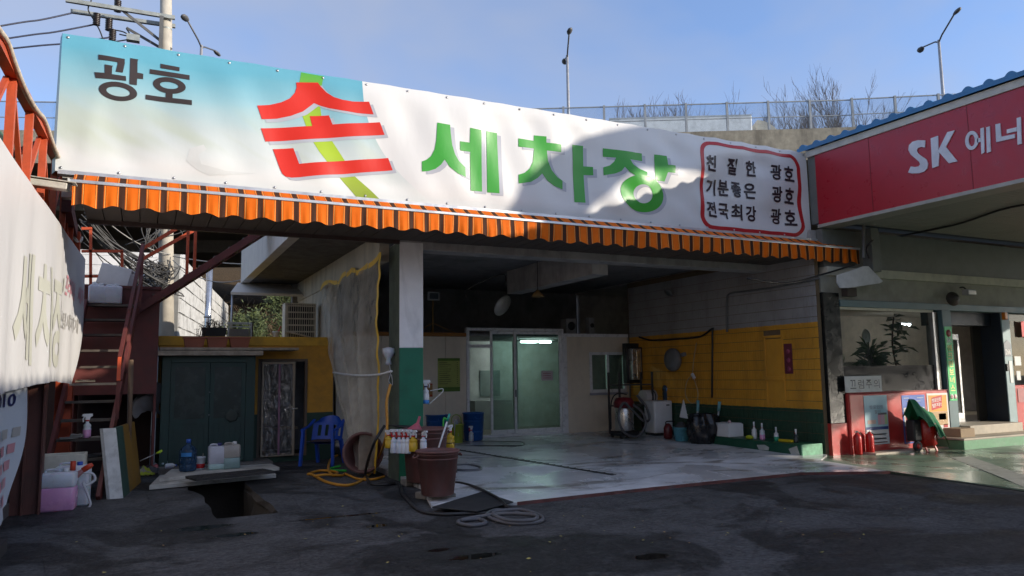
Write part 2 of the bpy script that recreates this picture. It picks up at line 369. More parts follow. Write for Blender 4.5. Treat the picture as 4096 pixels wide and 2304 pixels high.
# ================================================================ CAR WASH BUILDING
white_wall = M('white_paint_wall', (.84, .83, .82), .75, var=.05, dirt=.35, dscale=2.2, streak=True)
green_paint = M('green_wall_paint', (.012, .15, .08), .45, var=.12, dirt=.25, dscale=4)
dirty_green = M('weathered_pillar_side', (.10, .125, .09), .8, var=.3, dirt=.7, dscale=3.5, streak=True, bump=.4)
grey_conc = M('grey_concrete', (.40, .385, .37), .85, var=.15, dirt=.45, streak=True, bump=.3)
cream_wall = M('cream_render', (.52, .47, .38), .85, var=.08, dirt=.4, streak=True, bump=.25)
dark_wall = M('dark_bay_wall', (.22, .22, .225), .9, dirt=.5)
W_ = thing('car_wash_building', 'open-fronted car wash bay with white and green pillar and dim grey ceiling', 'building', (3.6, 11.25, 0))
PX0, PX1 = 3.589, 3.978
PG = 2.027
b = B(); b.box((PX0, 11.25, 0), (PX1, 11.80, PG)); b.build('pillar_base', green_paint, W_, bevel=.008)
b = B(); b.box((PX0, 11.25, PG+.001), (PX1, 11.80, 3.7)); b.build('pillar', white_wall, W_, bevel=.008)
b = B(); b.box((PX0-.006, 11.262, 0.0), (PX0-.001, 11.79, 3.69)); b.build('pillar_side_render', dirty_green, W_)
b = B(); b.box((PX0+.002, 11.252, 3.59), (11.34, 11.6, 3.86)); b.build('lintel', grey_conc, W_, bevel=.01)
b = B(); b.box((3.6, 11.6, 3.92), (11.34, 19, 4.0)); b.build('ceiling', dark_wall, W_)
b = B(); b.box((3.3, 10.45, 4.01), (11.5, 19.2, 4.2)); b.build('roof_slab', grey_conc, W_)
b = B(); b.box((7.38, 11.61, 3.4), (7.72, 15.2, 3.915)); b.build('ceiling_beam', grey_conc, W_)
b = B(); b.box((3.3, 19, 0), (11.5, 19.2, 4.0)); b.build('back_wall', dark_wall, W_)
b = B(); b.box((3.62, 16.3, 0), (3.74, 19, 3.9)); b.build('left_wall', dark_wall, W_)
b = B(); b.tube(bez([(5.888,14.0,3.14), (5.933,14.0,3.345), (6.701,14.0,3.666), (6.724,14.0,3.416)], 6), .012); b.build('ceiling_cable', M('black_cable', (.012, .012, .013), .5, dirt=0), W_)
# soffit boards under the front overhang
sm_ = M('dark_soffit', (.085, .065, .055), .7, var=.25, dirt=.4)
nb = 62; x0, x1 = -.72, 12.36
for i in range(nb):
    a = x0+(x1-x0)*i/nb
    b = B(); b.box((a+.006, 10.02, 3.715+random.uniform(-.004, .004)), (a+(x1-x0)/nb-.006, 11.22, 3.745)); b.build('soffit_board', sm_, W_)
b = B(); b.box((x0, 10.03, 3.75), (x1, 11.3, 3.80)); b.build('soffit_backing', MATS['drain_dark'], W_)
b = B(); b.box((x0, 11.225, 3.66), (3.58, 11.30, 3.80)); b.box((x0, 10.0, 3.70), (x1, 10.02, 3.95)); b.build('soffit_edge', M('dark_brown_steel', (.05, .03, .027), .5), W_)
b = B(); b.box((-.95, 10.42, 3.82), (11.5, 10.6, 5.75)); b.build('sign_backing_wall', grey_conc, W_)
# right-hand wall clad in upright ribbed tiles, painted grey, amber and green in bands
def tile_mat():
    k = N('banded_tile_paint'); z = k.xyz()[2]
    wob = k.math('ADD', z, k.math('MULTIPLY', k.math('SUBTRACT', k.noise(6, 3), .5), .03))
    c = k.mix(k.math('GREATER_THAN', wob, .86), (.018, .07, .04), (.70, .33, .03))
    c = k.mix(k.math('GREATER_THAN', wob, 2.49), c, (.34, .335, .33))
    c = k.mix(k.ramp(k.noise(3, 6), (.3, 0), (.7, .16)), c, (.10, .055, .015))
    c = k.mix(k.math('MULTIPLY', k.ramp(k.noise(1.3, 6, dist=.5, stretch=(1, 1, .4)), (.5, 0), (.72, 1)), .3), c, (.06, .04, .02))
    k.bsdf(c, k.ramp(k.noise(9, 3), (.3, .4), (.7, .7)), 0, k.bump(k.noise(40, 3), .2, .006)); return k.m
tmat = tile_mat()
b = B(); b.box((11.362, 10.06, 0), (11.43, 16.2, 3.9)); rw = b.build('right_wall', M('tile_mortar', (.16, .11, .06), .9), W_)
tw, th = .066, .198
me = None; rest = B(); cnt = 0
cols = int((16.18-10.08)/tw); rows = 19
for c in range(cols):
    for r in range(rows):
        y = 10.08+c*tw; z = .02+r*th
        if 10.95 < y < 11.45 and .95 < z < 2.2: continue
        dx = random.uniform(0, .006)
        if cnt < 300:
            if me is None:
                bb = B(); bb.box((-.016, 0, 0), (0, tw-.008, th-.010)); o = bb.build('tile', tmat, rw, local=True); me = o.data
            else:
                o = link(bpy.data.objects.new('tile', me)); o.parent = rw
            o.location = Vector((11.362-dx, y, z))-rootloc(rw); cnt += 1
        else: rest.box((11.346-dx, y, z), (11.362, y+tw-.008, z+th-.010))
stuff(rest.build('far_tiles', tmat, rw))
b = B(); b.box((11.352, 10.99, .93), (11.361, 11.42, 2.22)); b.build('blocked_door_panel', tmat, W_)
b = B()
for q in (((11.33, 10.95, .9), (11.362, 10.99, 2.26)), ((11.33, 11.42, .9), (11.362, 11.46, 2.26)), ((11.33, 10.95, 2.24), (11.362, 11.46, 2.29)), ((11.325, 10.97, 1.40), (11.362, 11.44, 1.47))): b.box(*q)
b.build('blocked_door_frame', tmat, W_, bevel=.004)
# low green kerb along the foot of the right wall
kb = thing('green_kerb', 'low dark green painted concrete kerb along the amber tiled wall', 'kerb', (11, 11, 0))
b = B(); b.grid(30, 6, lambda u, v: (10.78+random.uniform(-.008, .008) if 0 < v < 1 else 10.79, 10.12+2.5*u, padz(11)-.08+(.25)*v)); 
b = B(); b.box((10.78, 10.12, 0), (11.33, 12.62, .245)); b.build('kerb_body', M('green_kerb_paint', (.012, .085, .045), .4, var=.25, dirt=.4, dscale=5), kb, bevel=.02)
b = B(); b.prism([(10.774, 10.9, .08), (10.774, 11.15, .07), (10.774, 11.2, .16), (10.774, 11.0, .18), (10.774, 10.88, .14)], (-.003, 0, 0)); b.prism([(10.774, 10.14, .06), (10.774, 10.34, .05), (10.774, 10.4, .15), (10.774, 10.2, .22)], (-.003, 0, 0)); b.build('chipped_patch', M('chip_concrete', (.42, .43, .40), .8), kb)
b = B(); b.box((10.777, 10.085, .0), (11.30, 10.118, .248)); b.build('kerb_end', M('worn_light_green', (.14, .32, .20), .6, var=.5, dirt=.3, dscale=9), kb, bevel=.012)

# upper left of the building: balcony over the annex
BX = 3.5
b = B(); b.box((3.42, 11.81, 3.46), (3.585, 19.0, 4.4)); b.build('side_beam', cream_wall, W_)
b = B(); b.box((3.44, 15.4, 2.3), (3.58, 19.0, 3.455)); b.build('side_wall', cream_wall, W_)
b = B(); b.box((2.30, 11.35, 3.905), (3.415, 19.3, 3.99)); b.build('balcony_slab', M('blackened_soffit', (.12, .11, .10), .9, var=.35, dirt=.75, dscale=3, bump=.6, bscale=14), W_)
pale = M('pale_render', (.66, .62, .56), .85, var=.06, dirt=.25, streak=True)
b = B(); b.add([(2.11, 11.3, 3.9), (2.11, 19.2, 3.9), (2.11, 19.2, 4.75), (2.11, 11.3, 4.75), (2.295, 11.3, 3.9), (2.295, 19.2, 3.9), (2.295, 19.2, 4.75), (2.295, 11.3, 4.75)], [(0,1,2,3),(4,5,6,7),(0,1,5,4),(3,2,6,7),(0,3,7,4),(1,2,6,5)]); b.build('balcony_parapet', pale, W_, bevel=.01)
b = B(); b.box((2.11, 19.205, 3.9), (3.42, 19.3, 4.75)); b.build('balcony_end', pale, W_)
# low sloping porch roof at the end of the balcony
b = B(); b.add([(1.78, 18.2, 3.50), (3.42, 18.2, 3.50), (3.42, 19.35, 3.85), (2.05, 19.35, 3.85), (1.78, 18.2, 3.56), (3.42, 18.2, 3.56), (3.42, 19.35, 3.92), (2.05, 19.35, 3.92)], [(0,1,2,3),(4,5,6,7),(0,1,5,4),(1,2,6,5),(2,3,7,6),(3,0,4,7)]); b.build('porch_roof', pale, W_)
b = B(); b.tube([(1.82, 18.25, 2.4), (1.82, 18.25, 3.5)], .025); b.build('porch_post', M('galvanised', (.45, .46, .47), .4, .7), W_)

# ================================================================ MAIN BANNER
YB = 10.3
BL, BR, BZ0, BZ1 = -1.02, 11.57, 4.10, 5.85
def wav(x, z):
    """how far the vinyl bulges towards the street"""
    v = (z-BZ0)/(BZ1-BZ0); u = x
    a = .020*sin(u*1.7+v*2.0)+.015*sin(u*3.9-v*3.1)+.008*sin(u*9+v*7)+.010*noise.noise(Vector((u*2.2, v*3.0, 4)))
    a += .012*math.exp(-((u+.75-.25*v)/.10)**2)*(1-.5*v)+.018*math.exp(-((u+.45+.35*v)/.16)**2)*max(0, .8-v)
    r = max(0, min(1, (u-5.2)/3.0))
    a += r*(.045*sin(u*1.1-v*3.4+.8)+.026*sin(u*2.3-v*8.5)+.012*sin(u*6.1+v*13)+.03*noise.noise(Vector((u*1.1-v, v*5.0+u*.4, 9))))
    e = min(1, 6*v, 6*(1-v), 3*(u-BL)+.15, 3*(BR-u)+.15)
    a *= max(.12, e)
    a -= .02*max(0, 1-12*v)+.02*max(0, 1-12*(1-v))
    return a
def zedge(x, z):
    """scalloped top and bottom hem between the grommets"""
    v = (z-BZ0)/(BZ1-BZ0)
    return z-.018*abs(sin(x*pi/.62))*max(0, (v-.7)/.3)*(.4+.9*max(0, min(1, (x-6)/5)))+.010*abs(sin(x*pi/.62))*max(0, (.3-v)/.3)
def bp(x, z, off=0): return (x, YB-wav(x, z)-off, zedge(x, z))
def banner_mat():
    k = N('printed_banner'); xyz = k.xyz(); x, z = xyz[0], xyz[2]
    v = k.math('DIVIDE', k.math('SUBTRACT', z, BZ0), BZ1-BZ0)
    vn = k.math('ADD', v, k.math('MULTIPLY', k.math('SUBTRACT', k.noise(.9, 3, stretch=(.6, 1, 1.6)), .5), .28))
    skyc = k.n('ValToRGB'); e = skyc.color_ramp.elements; e.new(.5); e.new(.5)
    for i, (p, c) in enumerate(((.08, (.67, .68, .67)), (.40, (.46, .53, .535)), (.62, (.27, .46, .52)), (.9, (.115, .36, .47)))): e[i].position = p; e[i].color = (*c, 1)
    k.l(vn, skyc.inputs[0])
    # olive and grey-green brush strokes running down to the right
    di = k.math('ADD', k.math('MULTIPLY', x, .55), z)
    st = k.n('TexNoise'); st.inputs['Scale'].default_value = 2.1; st.inputs['Detail'].default_value = 2; cb = k.n('CombineXYZ'); k.l(di, cb.inputs[0]); k.l(k.math('MULTIPLY', k.math('SUBTRACT', k.math('MULTIPLY', z, .55), x), .22), cb.inputs[1]); k.l(cb.outputs[0], st.inputs['Vector'])
    band = k.math('MULTIPLY', k.ramp(st.outputs['Fac'], (.50, 0), (.66, 1)), k.ramp(v, (.08, 0), (.3, .55), (.5, .3), (.66, 0)))
    c = k.mix(band, skyc.outputs[0], (.42, .47, .34))
    # the sky print ends along a curve at the green ribbon
    edge = k.math('ADD', 2.72, k.math('MULTIPLY', k.math('POWER', k.math('SUBTRACT', 1.02, v), 2.4), 1.05))
    c = k.mix(k.math('GREATER_THAN', x, edge), c, (.66, .655, .65))
    k.bsdf(c, .42, 0, k.bump(k.noise(5, 3, stretch=(1, 1, .5)), .10, .03), .35); return k.m
bmat = banner_mat()
def vinyl(name, col): 
    k = N(name); k.bsdf(k.mix(k.noise(2, 3), tuple(c*.93 for c in col), col), .36, 0, k.bump(k.noise(5, 3, stretch=(1, 1, .5)), .10, .03), .35); return k.m
v_red, v_green, v_grey, v_brown, v_dkred, v_ink = vinyl('print_red', (.62, .022, .008)), vinyl('print_green', (.045, .33, .035)), vinyl('print_shadow_grey', (.42, .43, .48)), vinyl('print_brown', (.042, .03, .028)), vinyl('print_crimson', (.46, .02, .025)), vinyl('print_black', (.03, .022, .028))
T = thing('main_banner', 'long printed vinyl banner with brown, red and green Korean lettering above the orange awning', 'banner', (5.2, YB, BZ0))
b = B(); b.grid(252, 24, lambda u, v: bp(BL+(BR-BL)*u, BZ0+(BZ1-BZ0)*v)); b.build('vinyl_sheet', bmat, T)
# turned-back left end of the vinyl
b = B(); b.grid(4, 24, lambda u, v: (BL-.05*u*(1-.3*v), YB-wav(BL, BZ0+(BZ1-BZ0)*v)+.16*u, BZ0+(BZ1-BZ0)*v)); b.build('folded_end', bmat, T)
def decal(b, poly, off, holes=None):
    """print a flat shape onto the wavy vinyl: cut it along the vinyl's own grid and drape it"""
    bm = bmesh.new(); es = []
    for lp in [poly]+(holes or []):
        vs = [bm.verts.new((x, 0, z)) for x, z in lp]; es += [bm.edges.new((vs[i], vs[(i+1) % len(vs)])) for i in range(len(vs))]
    bmesh.ops.triangle_fill(bm, edges=es, use_beauty=True)
    xs = [p[0] for p in poly]; zs = [p[1] for p in poly]; gx = (BR-BL)/252; gz = (BZ1-BZ0)/24
    for i in range(int((min(xs)-BL)/gx), int((max(xs)-BL)/gx)+2): bmesh.ops.bisect_plane(bm, geom=bm.verts[:]+bm.edges[:]+bm.faces[:], plane_co=(BL+i*gx, 0, 0), plane_no=(1, 0, 0))
    for i in range(int((min(zs)-BZ0)/gz), int((max(zs)-BZ0)/gz)+2): bmesh.ops.bisect_plane(bm, geom=bm.verts[:]+bm.edges[:]+bm.faces[:], plane_co=(0, 0, BZ0+i*gz), plane_no=(0, 0, 1))
    bm.verts.index_update()
    b.add([bp(v.co.x, v.co.z, off) for v in bm.verts], [tuple(v.index for v in f.verts) for f in bm.faces], True); bm.free(); return b
def ring(l, r, t, bt, seg=36):
    """ellipse through four extreme points given in print coordinates"""
    cx = (l[0]+r[0])/2; cz = (t[1]+bt[1])/2; rx = abs(r[0]-l[0])/2; rz = abs(t[1]-bt[1])/2
    return [(cx+rx*cos(2*pi*i/seg), cz+rz*sin(2*pi*i/seg)) for i in range(seg)]
def char(name, mat, polys, shadow=None):
    b = B()
    for p in polys:
        if isinstance(p, tuple): decal(b, p[0], .006, [p[1]])
        else: decal(b, p, .006)
    b.build(name, mat, T)
    if shadow:
        b = B(); sh = lambda lp: [(x+shadow[0], z+shadow[1]) for x, z in lp]
        for p in polys:
            if isinstance(p, tuple): decal(b, sh(p[0]), .004, [sh(p[1])])
            else: decal(b, sh(p), .004)
        b.build('drop_shadow', v_grey, T)
char('lettering', v_brown, [
 [(-0.623,5.621),(-0.331,5.621),(-0.328,5.558),(-0.346,5.434),(-0.423,5.432),(-0.407,5.534),(-0.407,5.559),(-0.62,5.554)],
 [(-0.658,5.389),(-0.543,5.393),(-0.548,5.502),(-0.458,5.501),(-0.465,5.48),(-0.465,5.391),(-0.31,5.394),(-0.303,5.334),(-0.639,5.315)],
 [(-0.269,5.647),(-0.178,5.646),(-0.186,5.621),(-0.182,5.468),(-0.115,5.465),(-0.114,5.394),(-0.182,5.389),(-0.183,5.3),(-0.266,5.298)],
 (ring(*[(-0.6,5.186),(-0.174,5.185),(-0.395,5.304),(-0.385,5.067)]), ring(*[(-0.517,5.19),(-0.254,5.168),(-0.392,5.242),(-0.388,5.123)]))])
char('lettering', v_brown, [
 [(0.078,5.633),(0.303,5.629),(0.303,5.574),(0.081,5.575)], [(-0.042,5.54),(0.426,5.541),(0.428,5.476),(-0.042,5.48)],
 (ring(*[(-0.0,5.353),(0.385,5.347),(0.186,5.469),(0.193,5.254)]), ring(*[(0.081,5.353),(0.298,5.353),(0.188,5.407),(0.191,5.316)])),
 [(0.152,5.267),(0.232,5.268),(0.234,5.196),(0.154,5.195)], [(-0.078,5.198),(0.463,5.199),(0.465,5.133),(-0.078,5.136)]])
SH = (.058, -.036)
char('lettering', v_red, [
 [(1.789,5.674),(2.084,5.722),(2.128,5.668),(2.206,5.595),(2.31,5.538),(2.434,5.512),(2.581,5.511),(2.815,5.544),(2.885,5.362),(2.646,5.348),(2.415,5.353),(2.25,5.367),(2.128,5.391),(2.041,5.418),(1.987,5.366),(1.889,5.272),(1.733,5.187),(1.54,5.118),(1.343,5.078),(1.278,5.26),(1.441,5.297),(1.593,5.357),(1.709,5.433),(1.776,5.527),(1.796,5.604)],
 [(1.333,4.948),(2.018,5.078),(1.983,5.218),(2.246,5.262),(2.296,5.134),(2.979,5.258),(3.053,5.082),(1.395,4.772)],
 [(1.496,4.681),(1.767,4.73),(1.847,4.514),(3.114,4.748),(3.182,4.571),(1.749,4.304),(1.672,4.307),(1.625,4.342),(1.593,4.41)]], SH)
SH = (.068, -.036)
char('lettering', v_green, [
 [(3.854,5.365),(4.063,5.361),(4.07,5.231),(4.091,5.052),(4.138,4.912),(4.204,4.811),(4.308,4.732),(4.317,4.578),(4.183,4.618),(4.052,4.703),(3.968,4.806),(3.912,4.724),(3.828,4.652),(3.718,4.608),(3.617,4.59),(3.618,4.744),(3.691,4.779),(3.758,4.84),(3.81,4.945),(3.835,5.092)],
 [(4.393,5.358),(4.588,5.355),(4.591,4.378),(4.397,4.378),(4.397,4.985),(4.226,4.984),(4.225,5.127),(4.389,5.127)], [(4.677,5.357),(4.871,5.353),(4.878,4.378),(4.677,4.374)]], SH)
char('lettering', v_green, [
 [(5.528,5.405),(5.745,5.408),(5.743,5.305),(6.02,5.307),(6.017,5.178),(5.751,5.177),(5.773,5.009),(5.844,4.863),(5.95,4.758),(6.04,4.71),(6.036,4.564),(5.881,4.607),(5.754,4.68),(5.655,4.785),(5.564,4.699),(5.437,4.619),(5.225,4.574),(5.227,4.72),(5.335,4.76),(5.42,4.836),(5.485,4.957),(5.514,5.152),(5.515,5.181),(5.235,5.175),(5.238,5.312),(5.522,5.312)],
 [(6.242,5.339),(6.453,5.345),(6.447,4.998),(6.628,5.002),(6.628,4.859),(6.452,4.85),(6.451,4.37),(6.246,4.367)]], SH)
char('lettering', v_green, [
 [(6.83,5.346),(7.604,5.339),(7.598,5.198),(7.344,5.2),(7.389,5.113),(7.495,5.043),(7.663,5.0),(7.608,4.84),(7.44,4.894),(7.299,4.971),(7.219,5.053),(7.157,4.976),(7.037,4.923),(6.815,4.873),(6.819,5.013),(6.949,5.06),(7.033,5.134),(7.071,5.205),(6.826,5.2)],
 [(7.851,5.346),(8.115,5.347),(8.112,5.183),(8.272,5.185),(8.255,5.048),(8.101,5.046),(8.037,4.879),(7.836,4.884)],
 (ring(*[(7.119,4.599),(8.031,4.634),(7.575,4.939),(7.549,4.303)]), ring(*[(7.381,4.614),(7.782,4.621),(7.569,4.775),(7.555,4.458)]))], SH)
# green ribbon that turns olive towards the bottom
k = N('print_ribbon'); z = k.xyz()[2]; k.bsdf(k.ramp(k.math('DIVIDE', k.math('SUBTRACT', z, BZ0), BZ1-BZ0), (0, (.26, .33, .04)), (.35, (.36, .50, .02)), (.7, (.28, .45, .03)), (1, (.08, .36, .05))), .36, 0, None, .35)
rl = [(1.854,5.832),(1.832,5.683),(1.847,5.412),(1.88,5.208),(1.932,5.069),(2.015,4.871),(2.117,4.717),(2.22,4.593),(2.396,4.393),(2.657,4.112)]
rr = [(2.166,5.834),(2.14,5.691),(2.124,5.391),(2.151,5.204),(2.193,5.083),(2.287,4.906),(2.465,4.653),(2.633,4.418),(2.985,4.121)]
b = B(); rl = [(x, min(z, BZ1-.005)) for x, z in rl]; rr = [(x, min(z, BZ1-.005)) for x, z in rr]
decal(b, rl+rr[::-1], .0025); b.build('ribbon_print', k.m, T)
# pale swan-like swirl printed at the lower left
b = B(); sw = [(.55, 4.28), (.42, 4.38), (.46, 4.55), (.62, 4.62), (.66, 4.56), (.56, 4.48), (.6, 4.36), (.9, 4.3), (1.3, 4.32), (.9, 4.24), (.7, 4.22)]
decal(b, sw, .0025); b.build('swirl_print', vinyl('print_pale', (.61, .63, .62)), T)
# red rounded frame and three lines of small lettering
fo = [(8.831,5.722),(11.393,5.797),(11.356,4.132),(8.817,4.119)]
def rr_(x0, z0, x1, z1, r, n=7):
    out = []
    for cx, cz, st in ((x1-r, z1-r, 0), (x0+r, z1-r, 1), (x0+r, z0+r, 2), (x1-r, z0+r, 3)): out += [(cx+r*cos((st+i/n)*pi/2), cz+r*sin((st+i/n)*pi/2)) for i in range(n+1)]
    return out
fx0, fx1 = fo[0][0]+.03, fo[1][0]-.0; fz1 = (fo[0][1]+fo[1][1])/2; fz0 = (fo[2][1]+fo[3][1])/2
b = B(); decal(b, rr_(fx0, fz0, fx1, fz1, .26), .004, [rr_(fx0+.085, fz0+.07, fx1-.085, fz1-.07, .19)]); b.build('red_frame_print', v_dkred, T)
rows_ = [('친절한', [(520,290),(745,315),(925,338)]), ('광호', [(1165,372),(1290,388)]), ('기분좋은', [(545,515),(670,522),(800,537),(925,552)]), ('광호', [(1175,587),(1300,600)]), ('전국최강', [(540,730),(675,745),(800,757),(935,772)]), ('광호', [(1185,797),(1312,813)])]
anch = {(520,290): ((8.992,5.482),(9.234,5.191)),(745,315): ((9.539,5.498),(9.789,5.202)),(925,338): ((9.99,5.505),(10.247,5.205)),(1165,372): ((10.613,5.507),(10.878,5.202)),(1290,388): ((10.947,5.513),(11.217,5.204)),(545,515): ((9.027,5.054),(9.27,4.762)),(670,522): ((9.329,5.072),(9.576,4.777)),(800,537): ((9.649,5.076),(9.9,4.778)),(925,552): ((9.962,5.078),(10.218,4.778)),(1175,587): ((10.608,5.074),(10.872,4.767)),(1300,600): ((10.941,5.08),(11.21,4.77)),(540,730): ((8.992,4.641),(9.233,4.348)),(675,745): ((9.316,4.642),(9.561,4.346)),(800,757): ((9.622,4.646),(9.872,4.347)),(935,772): ((9.959,4.646),(10.213,4.344)),(1185,797): ((10.604,4.653),(10.867,4.345)),(1312,813): ((10.941,4.65),(11.209,4.338))}
for s_, ps in rows_:
    for ch_, p in zip(s_, ps):
        (ax, az), (cx, cz) = anch[p]; b = B(); drape(b, text_tris(ch_, .028), ax, cz, cx-ax, az-cz, lambda x, z: bp(x, z, .011), .05); b.build('lettering', v_ink, T)
# grommet screws and the aluminium rail under the banner
gm = M('steel_screw', (.5, .5, .52), .35, .8, dirt=0)
for i in range(21):
    x = BL+.06+(BR-BL-.12)*i/20
    for z in (BZ1-.045, BZ0+.045):
        b = B(); p = bp(x, z); b.lathe([(.018, 0), (.016, .008), (.0, .012)], (p[0], p[1]-.001, p[2]), 8, (0, -1, 0)); b.build('grommet_screw', gm, T)
b = B(); b.box((-.98, 10.18, 4.045), (12.2, 10.33, 4.095)); b.build('bottom_rail', M('aluminium', (.55, .56, .57), .35, .6), T)

# ================================================================ AWNING
A_ = thing('striped_awning', 'retracted awning with orange and brown striped scalloped valance', 'awning', (5.8, 9.95, 3.6))
AX0, AX1 = -.80, 12.44
def awn_mat():
    k = N('awning_stripe'); x = k.xyz()[0]
    u = k.math('FRACT', k.math('DIVIDE', k.math('ADD', x, 10+.70+.035), .2265))
    org = k.mix(k.noise(7, 4), (.78, .135, .006), (.92, .20, .010))
    c = k.mix(k.math('LESS_THAN', u, .30), org, (.072, .030, .018))
    for q in (.39, .92): c = k.mix(k.math('LESS_THAN', k.math('ABSOLUTE', k.math('SUBTRACT', u, q)), .012), c, (.25, .04, .005))
    for q in (.36, .95): c = k.mix(k.math('LESS_THAN', k.math('ABSOLUTE', k.math('SUBTRACT', u, q)), .018), c, (.98, .42, .10))
    p = k.bsdf(c, .75, 0, k.bump(k.noise(90, 2), .15, .005), .2)
    tl = k.n('BsdfTranslucent'); k.l(c, tl.inputs[0]); m = k.n('MixShader'); m.inputs[0].default_value = .22
    k.l(p.outputs[0], m.inputs[1]); k.l(tl.outputs[0], m.inputs[2]); k.l(m.outputs[0], k.out.inputs[0]); return k.m
am = awn_mat(); na = 1060
def val(u, v):
    x = AX0+(AX1-AX0)*u; hem = 3.635+.02*noise.noise(Vector((x*.9, 3, 0)))+.022*cos((x+.70)*2*pi/.2265*.667)
    w2 = .008*sin(x*27.7)*v+.02*sin(x*4.1+1)*v+.006*sin(x*61)*v+.02*noise.noise(Vector((x*1.3, v, 0)))*v
    return (x, 9.945-w2, 3.90-(3.90-hem)*v)
b = B(); b.grid(na, 5, val); b.build('valance', am, A_)
b = B(); b.grid(na//2, 3, lambda u, v: (AX0+(AX1-AX0)*u, 10.16-.20*v, 4.05-.115*v-.012*sin(pi*v)+.004*sin((AX0+(AX1-AX0)*u)*55)*sin(pi*v))); b.build('canopy_cloth', am, A_)
b = B(); b.box((AX0-.04, 9.93, 3.895), (AX1+.03, 9.985, 3.935)); b.build('front_bar', MATS['aluminium'], A_, bevel=.006)
b = B(); b.box((AX0-.05, 9.92, 3.80), (AX0-.03, 10.02, 3.94)); b.build('bar_end_cap', M('light_plastic', (.6, .6, .58), .4), A_)
for x in (-.5, 3.2, 7.0, 11.9):
    b = B(); b.bar((x, 10.3, 4.0), (x, 9.97, 3.9), .03, .05); b.build('folding_arm', MATS['aluminium'], A_)

# ================================================================ shared small builders
red_steel = M('red_oxide_paint', (.50, .075, .022), .5, var=.18, dirt=.35, dscale=5, dcol=(.10, .03, .02))
maroon = M('maroon_paint', (.13, .030, .026), .55, var=.2, dirt=.4, dscale=3)
white_pl = M('white_plastic', (.70, .70, .70), .35, var=.04, dirt=.12)
milky = M('milky_plastic', (.62, .65, .70), .3, var=.05, dirt=.15, Subsurface_Weight=.3)
red_pl = M('red_plastic', (.55, .02, .02), .35, dirt=.05)
blue_pl = M('blue_plastic', (.012, .07, .42), .38, var=.08, dirt=.2, dscale=4)
yel_pl = M('yellow_plastic', (.62, .38, .02), .35, var=.06, dirt=.15)
black_pl = M('black_plastic', (.015, .015, .016), .45, dirt=.1)
cable = MATS['black_cable']; galv = MATS['galvanised']
wood = M('weathered_wood', (.34, .29, .23), .8, var=.25, scale=9, dirt=.4, bump=.4)
def spray(loc, label, body, liquid=None, h=.27, r=.042, rz=0, tilt=0, trig=None, group='trigger spray bottles', collar=None, head=None, lv=.5):
    t = thing('spray_bottle', label, 'spray bottle', loc, group, rz); t.rotation_euler = (tilt, 0, rz)
    hb = h*.58
    pr = [(r*.92, 0), (r, .012), (r, hb*.60), (r*.90, hb*.64), (r*.90, hb*.74), (r*.97, hb*.80), (r*.88, hb*.88), (r*.45, hb*.97), (r*.40, hb*1.12)]
    B().lathe(pr, (0, 0, 0), 14).build('bottle_body', body, t, local=True)
    if liquid: B().lathe([(r*.91, .0), (r*1.012, .012), (r*1.012, hb*lv), (r*.5, hb*lv+.002)], (0, 0, -.0015), 14).build('liquid', liquid, t, local=True)
    B().lathe([(r*.46, 0), (r*.46, h*.05), (r*.38, h*.06)], (0, 0, hb*1.10), 10).build('collar', collar or red_pl, t, local=True)
    z = hb*1.10+h*.055
    b = B(); b.prism([(-.030, -.016, z), (.024, -.016, z), (.034, -.016, z+h*.10), (.062, -.016, z+h*.15), (.062, -.016, z+h*.235), (-.066, -.016, z+h*.235), (-.074, -.016, z+h*.15), (-.026, -.016, z+h*.12)], (0, .032, 0)); b.build('spray_head', head or white_pl, t, local=True, bevel=.004)
    b = B(); b.prism([(-.044, -.009, z+h*.14), (-.066, -.009, z+h*.04), (-.058, -.009, z-.03), (-.048, -.009, z-.028), (-.052, -.009, z+h*.04), (-.028, -.009, z+h*.13)], (0, .018, 0)); b.build('trigger', trig or white_pl, t, local=True)
    return t
def jerrycan(name, loc, label, w, d, h, body, liquid=None, lv=.5, cap=None, rz=0, group=None, handle=True):
    t = thing(name, label, 'canister', loc, group, rz)
    zt = h*lv if liquid else 0
    b = B(); b.rbox((-w/2, -d/2, zt), (w/2, d/2, h*.93), min(w, d)*.16); b.build('can_body', body, t, local=True)
    if liquid: b = B(); b.rbox((-w/2-.001, -d/2-.001, 0), (w/2+.001, d/2+.001, zt+.01), min(w, d)*.16); b.build('liquid', liquid, t, local=True)
    b = B(); b.lathe([(.035, 0), (.035, .045), (.028, .05)], (w*.18, 0, h*.92), 12); b.build('cap', cap or body, t, local=True)
    if handle: b = B(); b.tube(bez([(-w*.38, 0, h*.91), (-w*.34, 0, h*.985), (-w*.02, 0, h*.985), (w*.03, 0, h*.91)], 5), .014, 8); b.build('handle', body, t, local=True)
    return t
def bucket(name, loc, label, cat, r0, r1, h, m, group=None, rim=.018, z0=0):
    t = thing(name, label, cat, loc, group)
    B().lathe([(r0*.9, z0), (r0, z0+.015), (r1, z0+h-.03), (r1+rim, z0+h-.028), (r1+rim*1.2, z0+h-.008), (r1+rim*.4, z0+h), (r1-.012, z0+h-.01), (r0-.012, z0+.03), (0, z0+.028)], (0, 0, 0), 32).build('tub_wall', m, t, local=True)
    return t

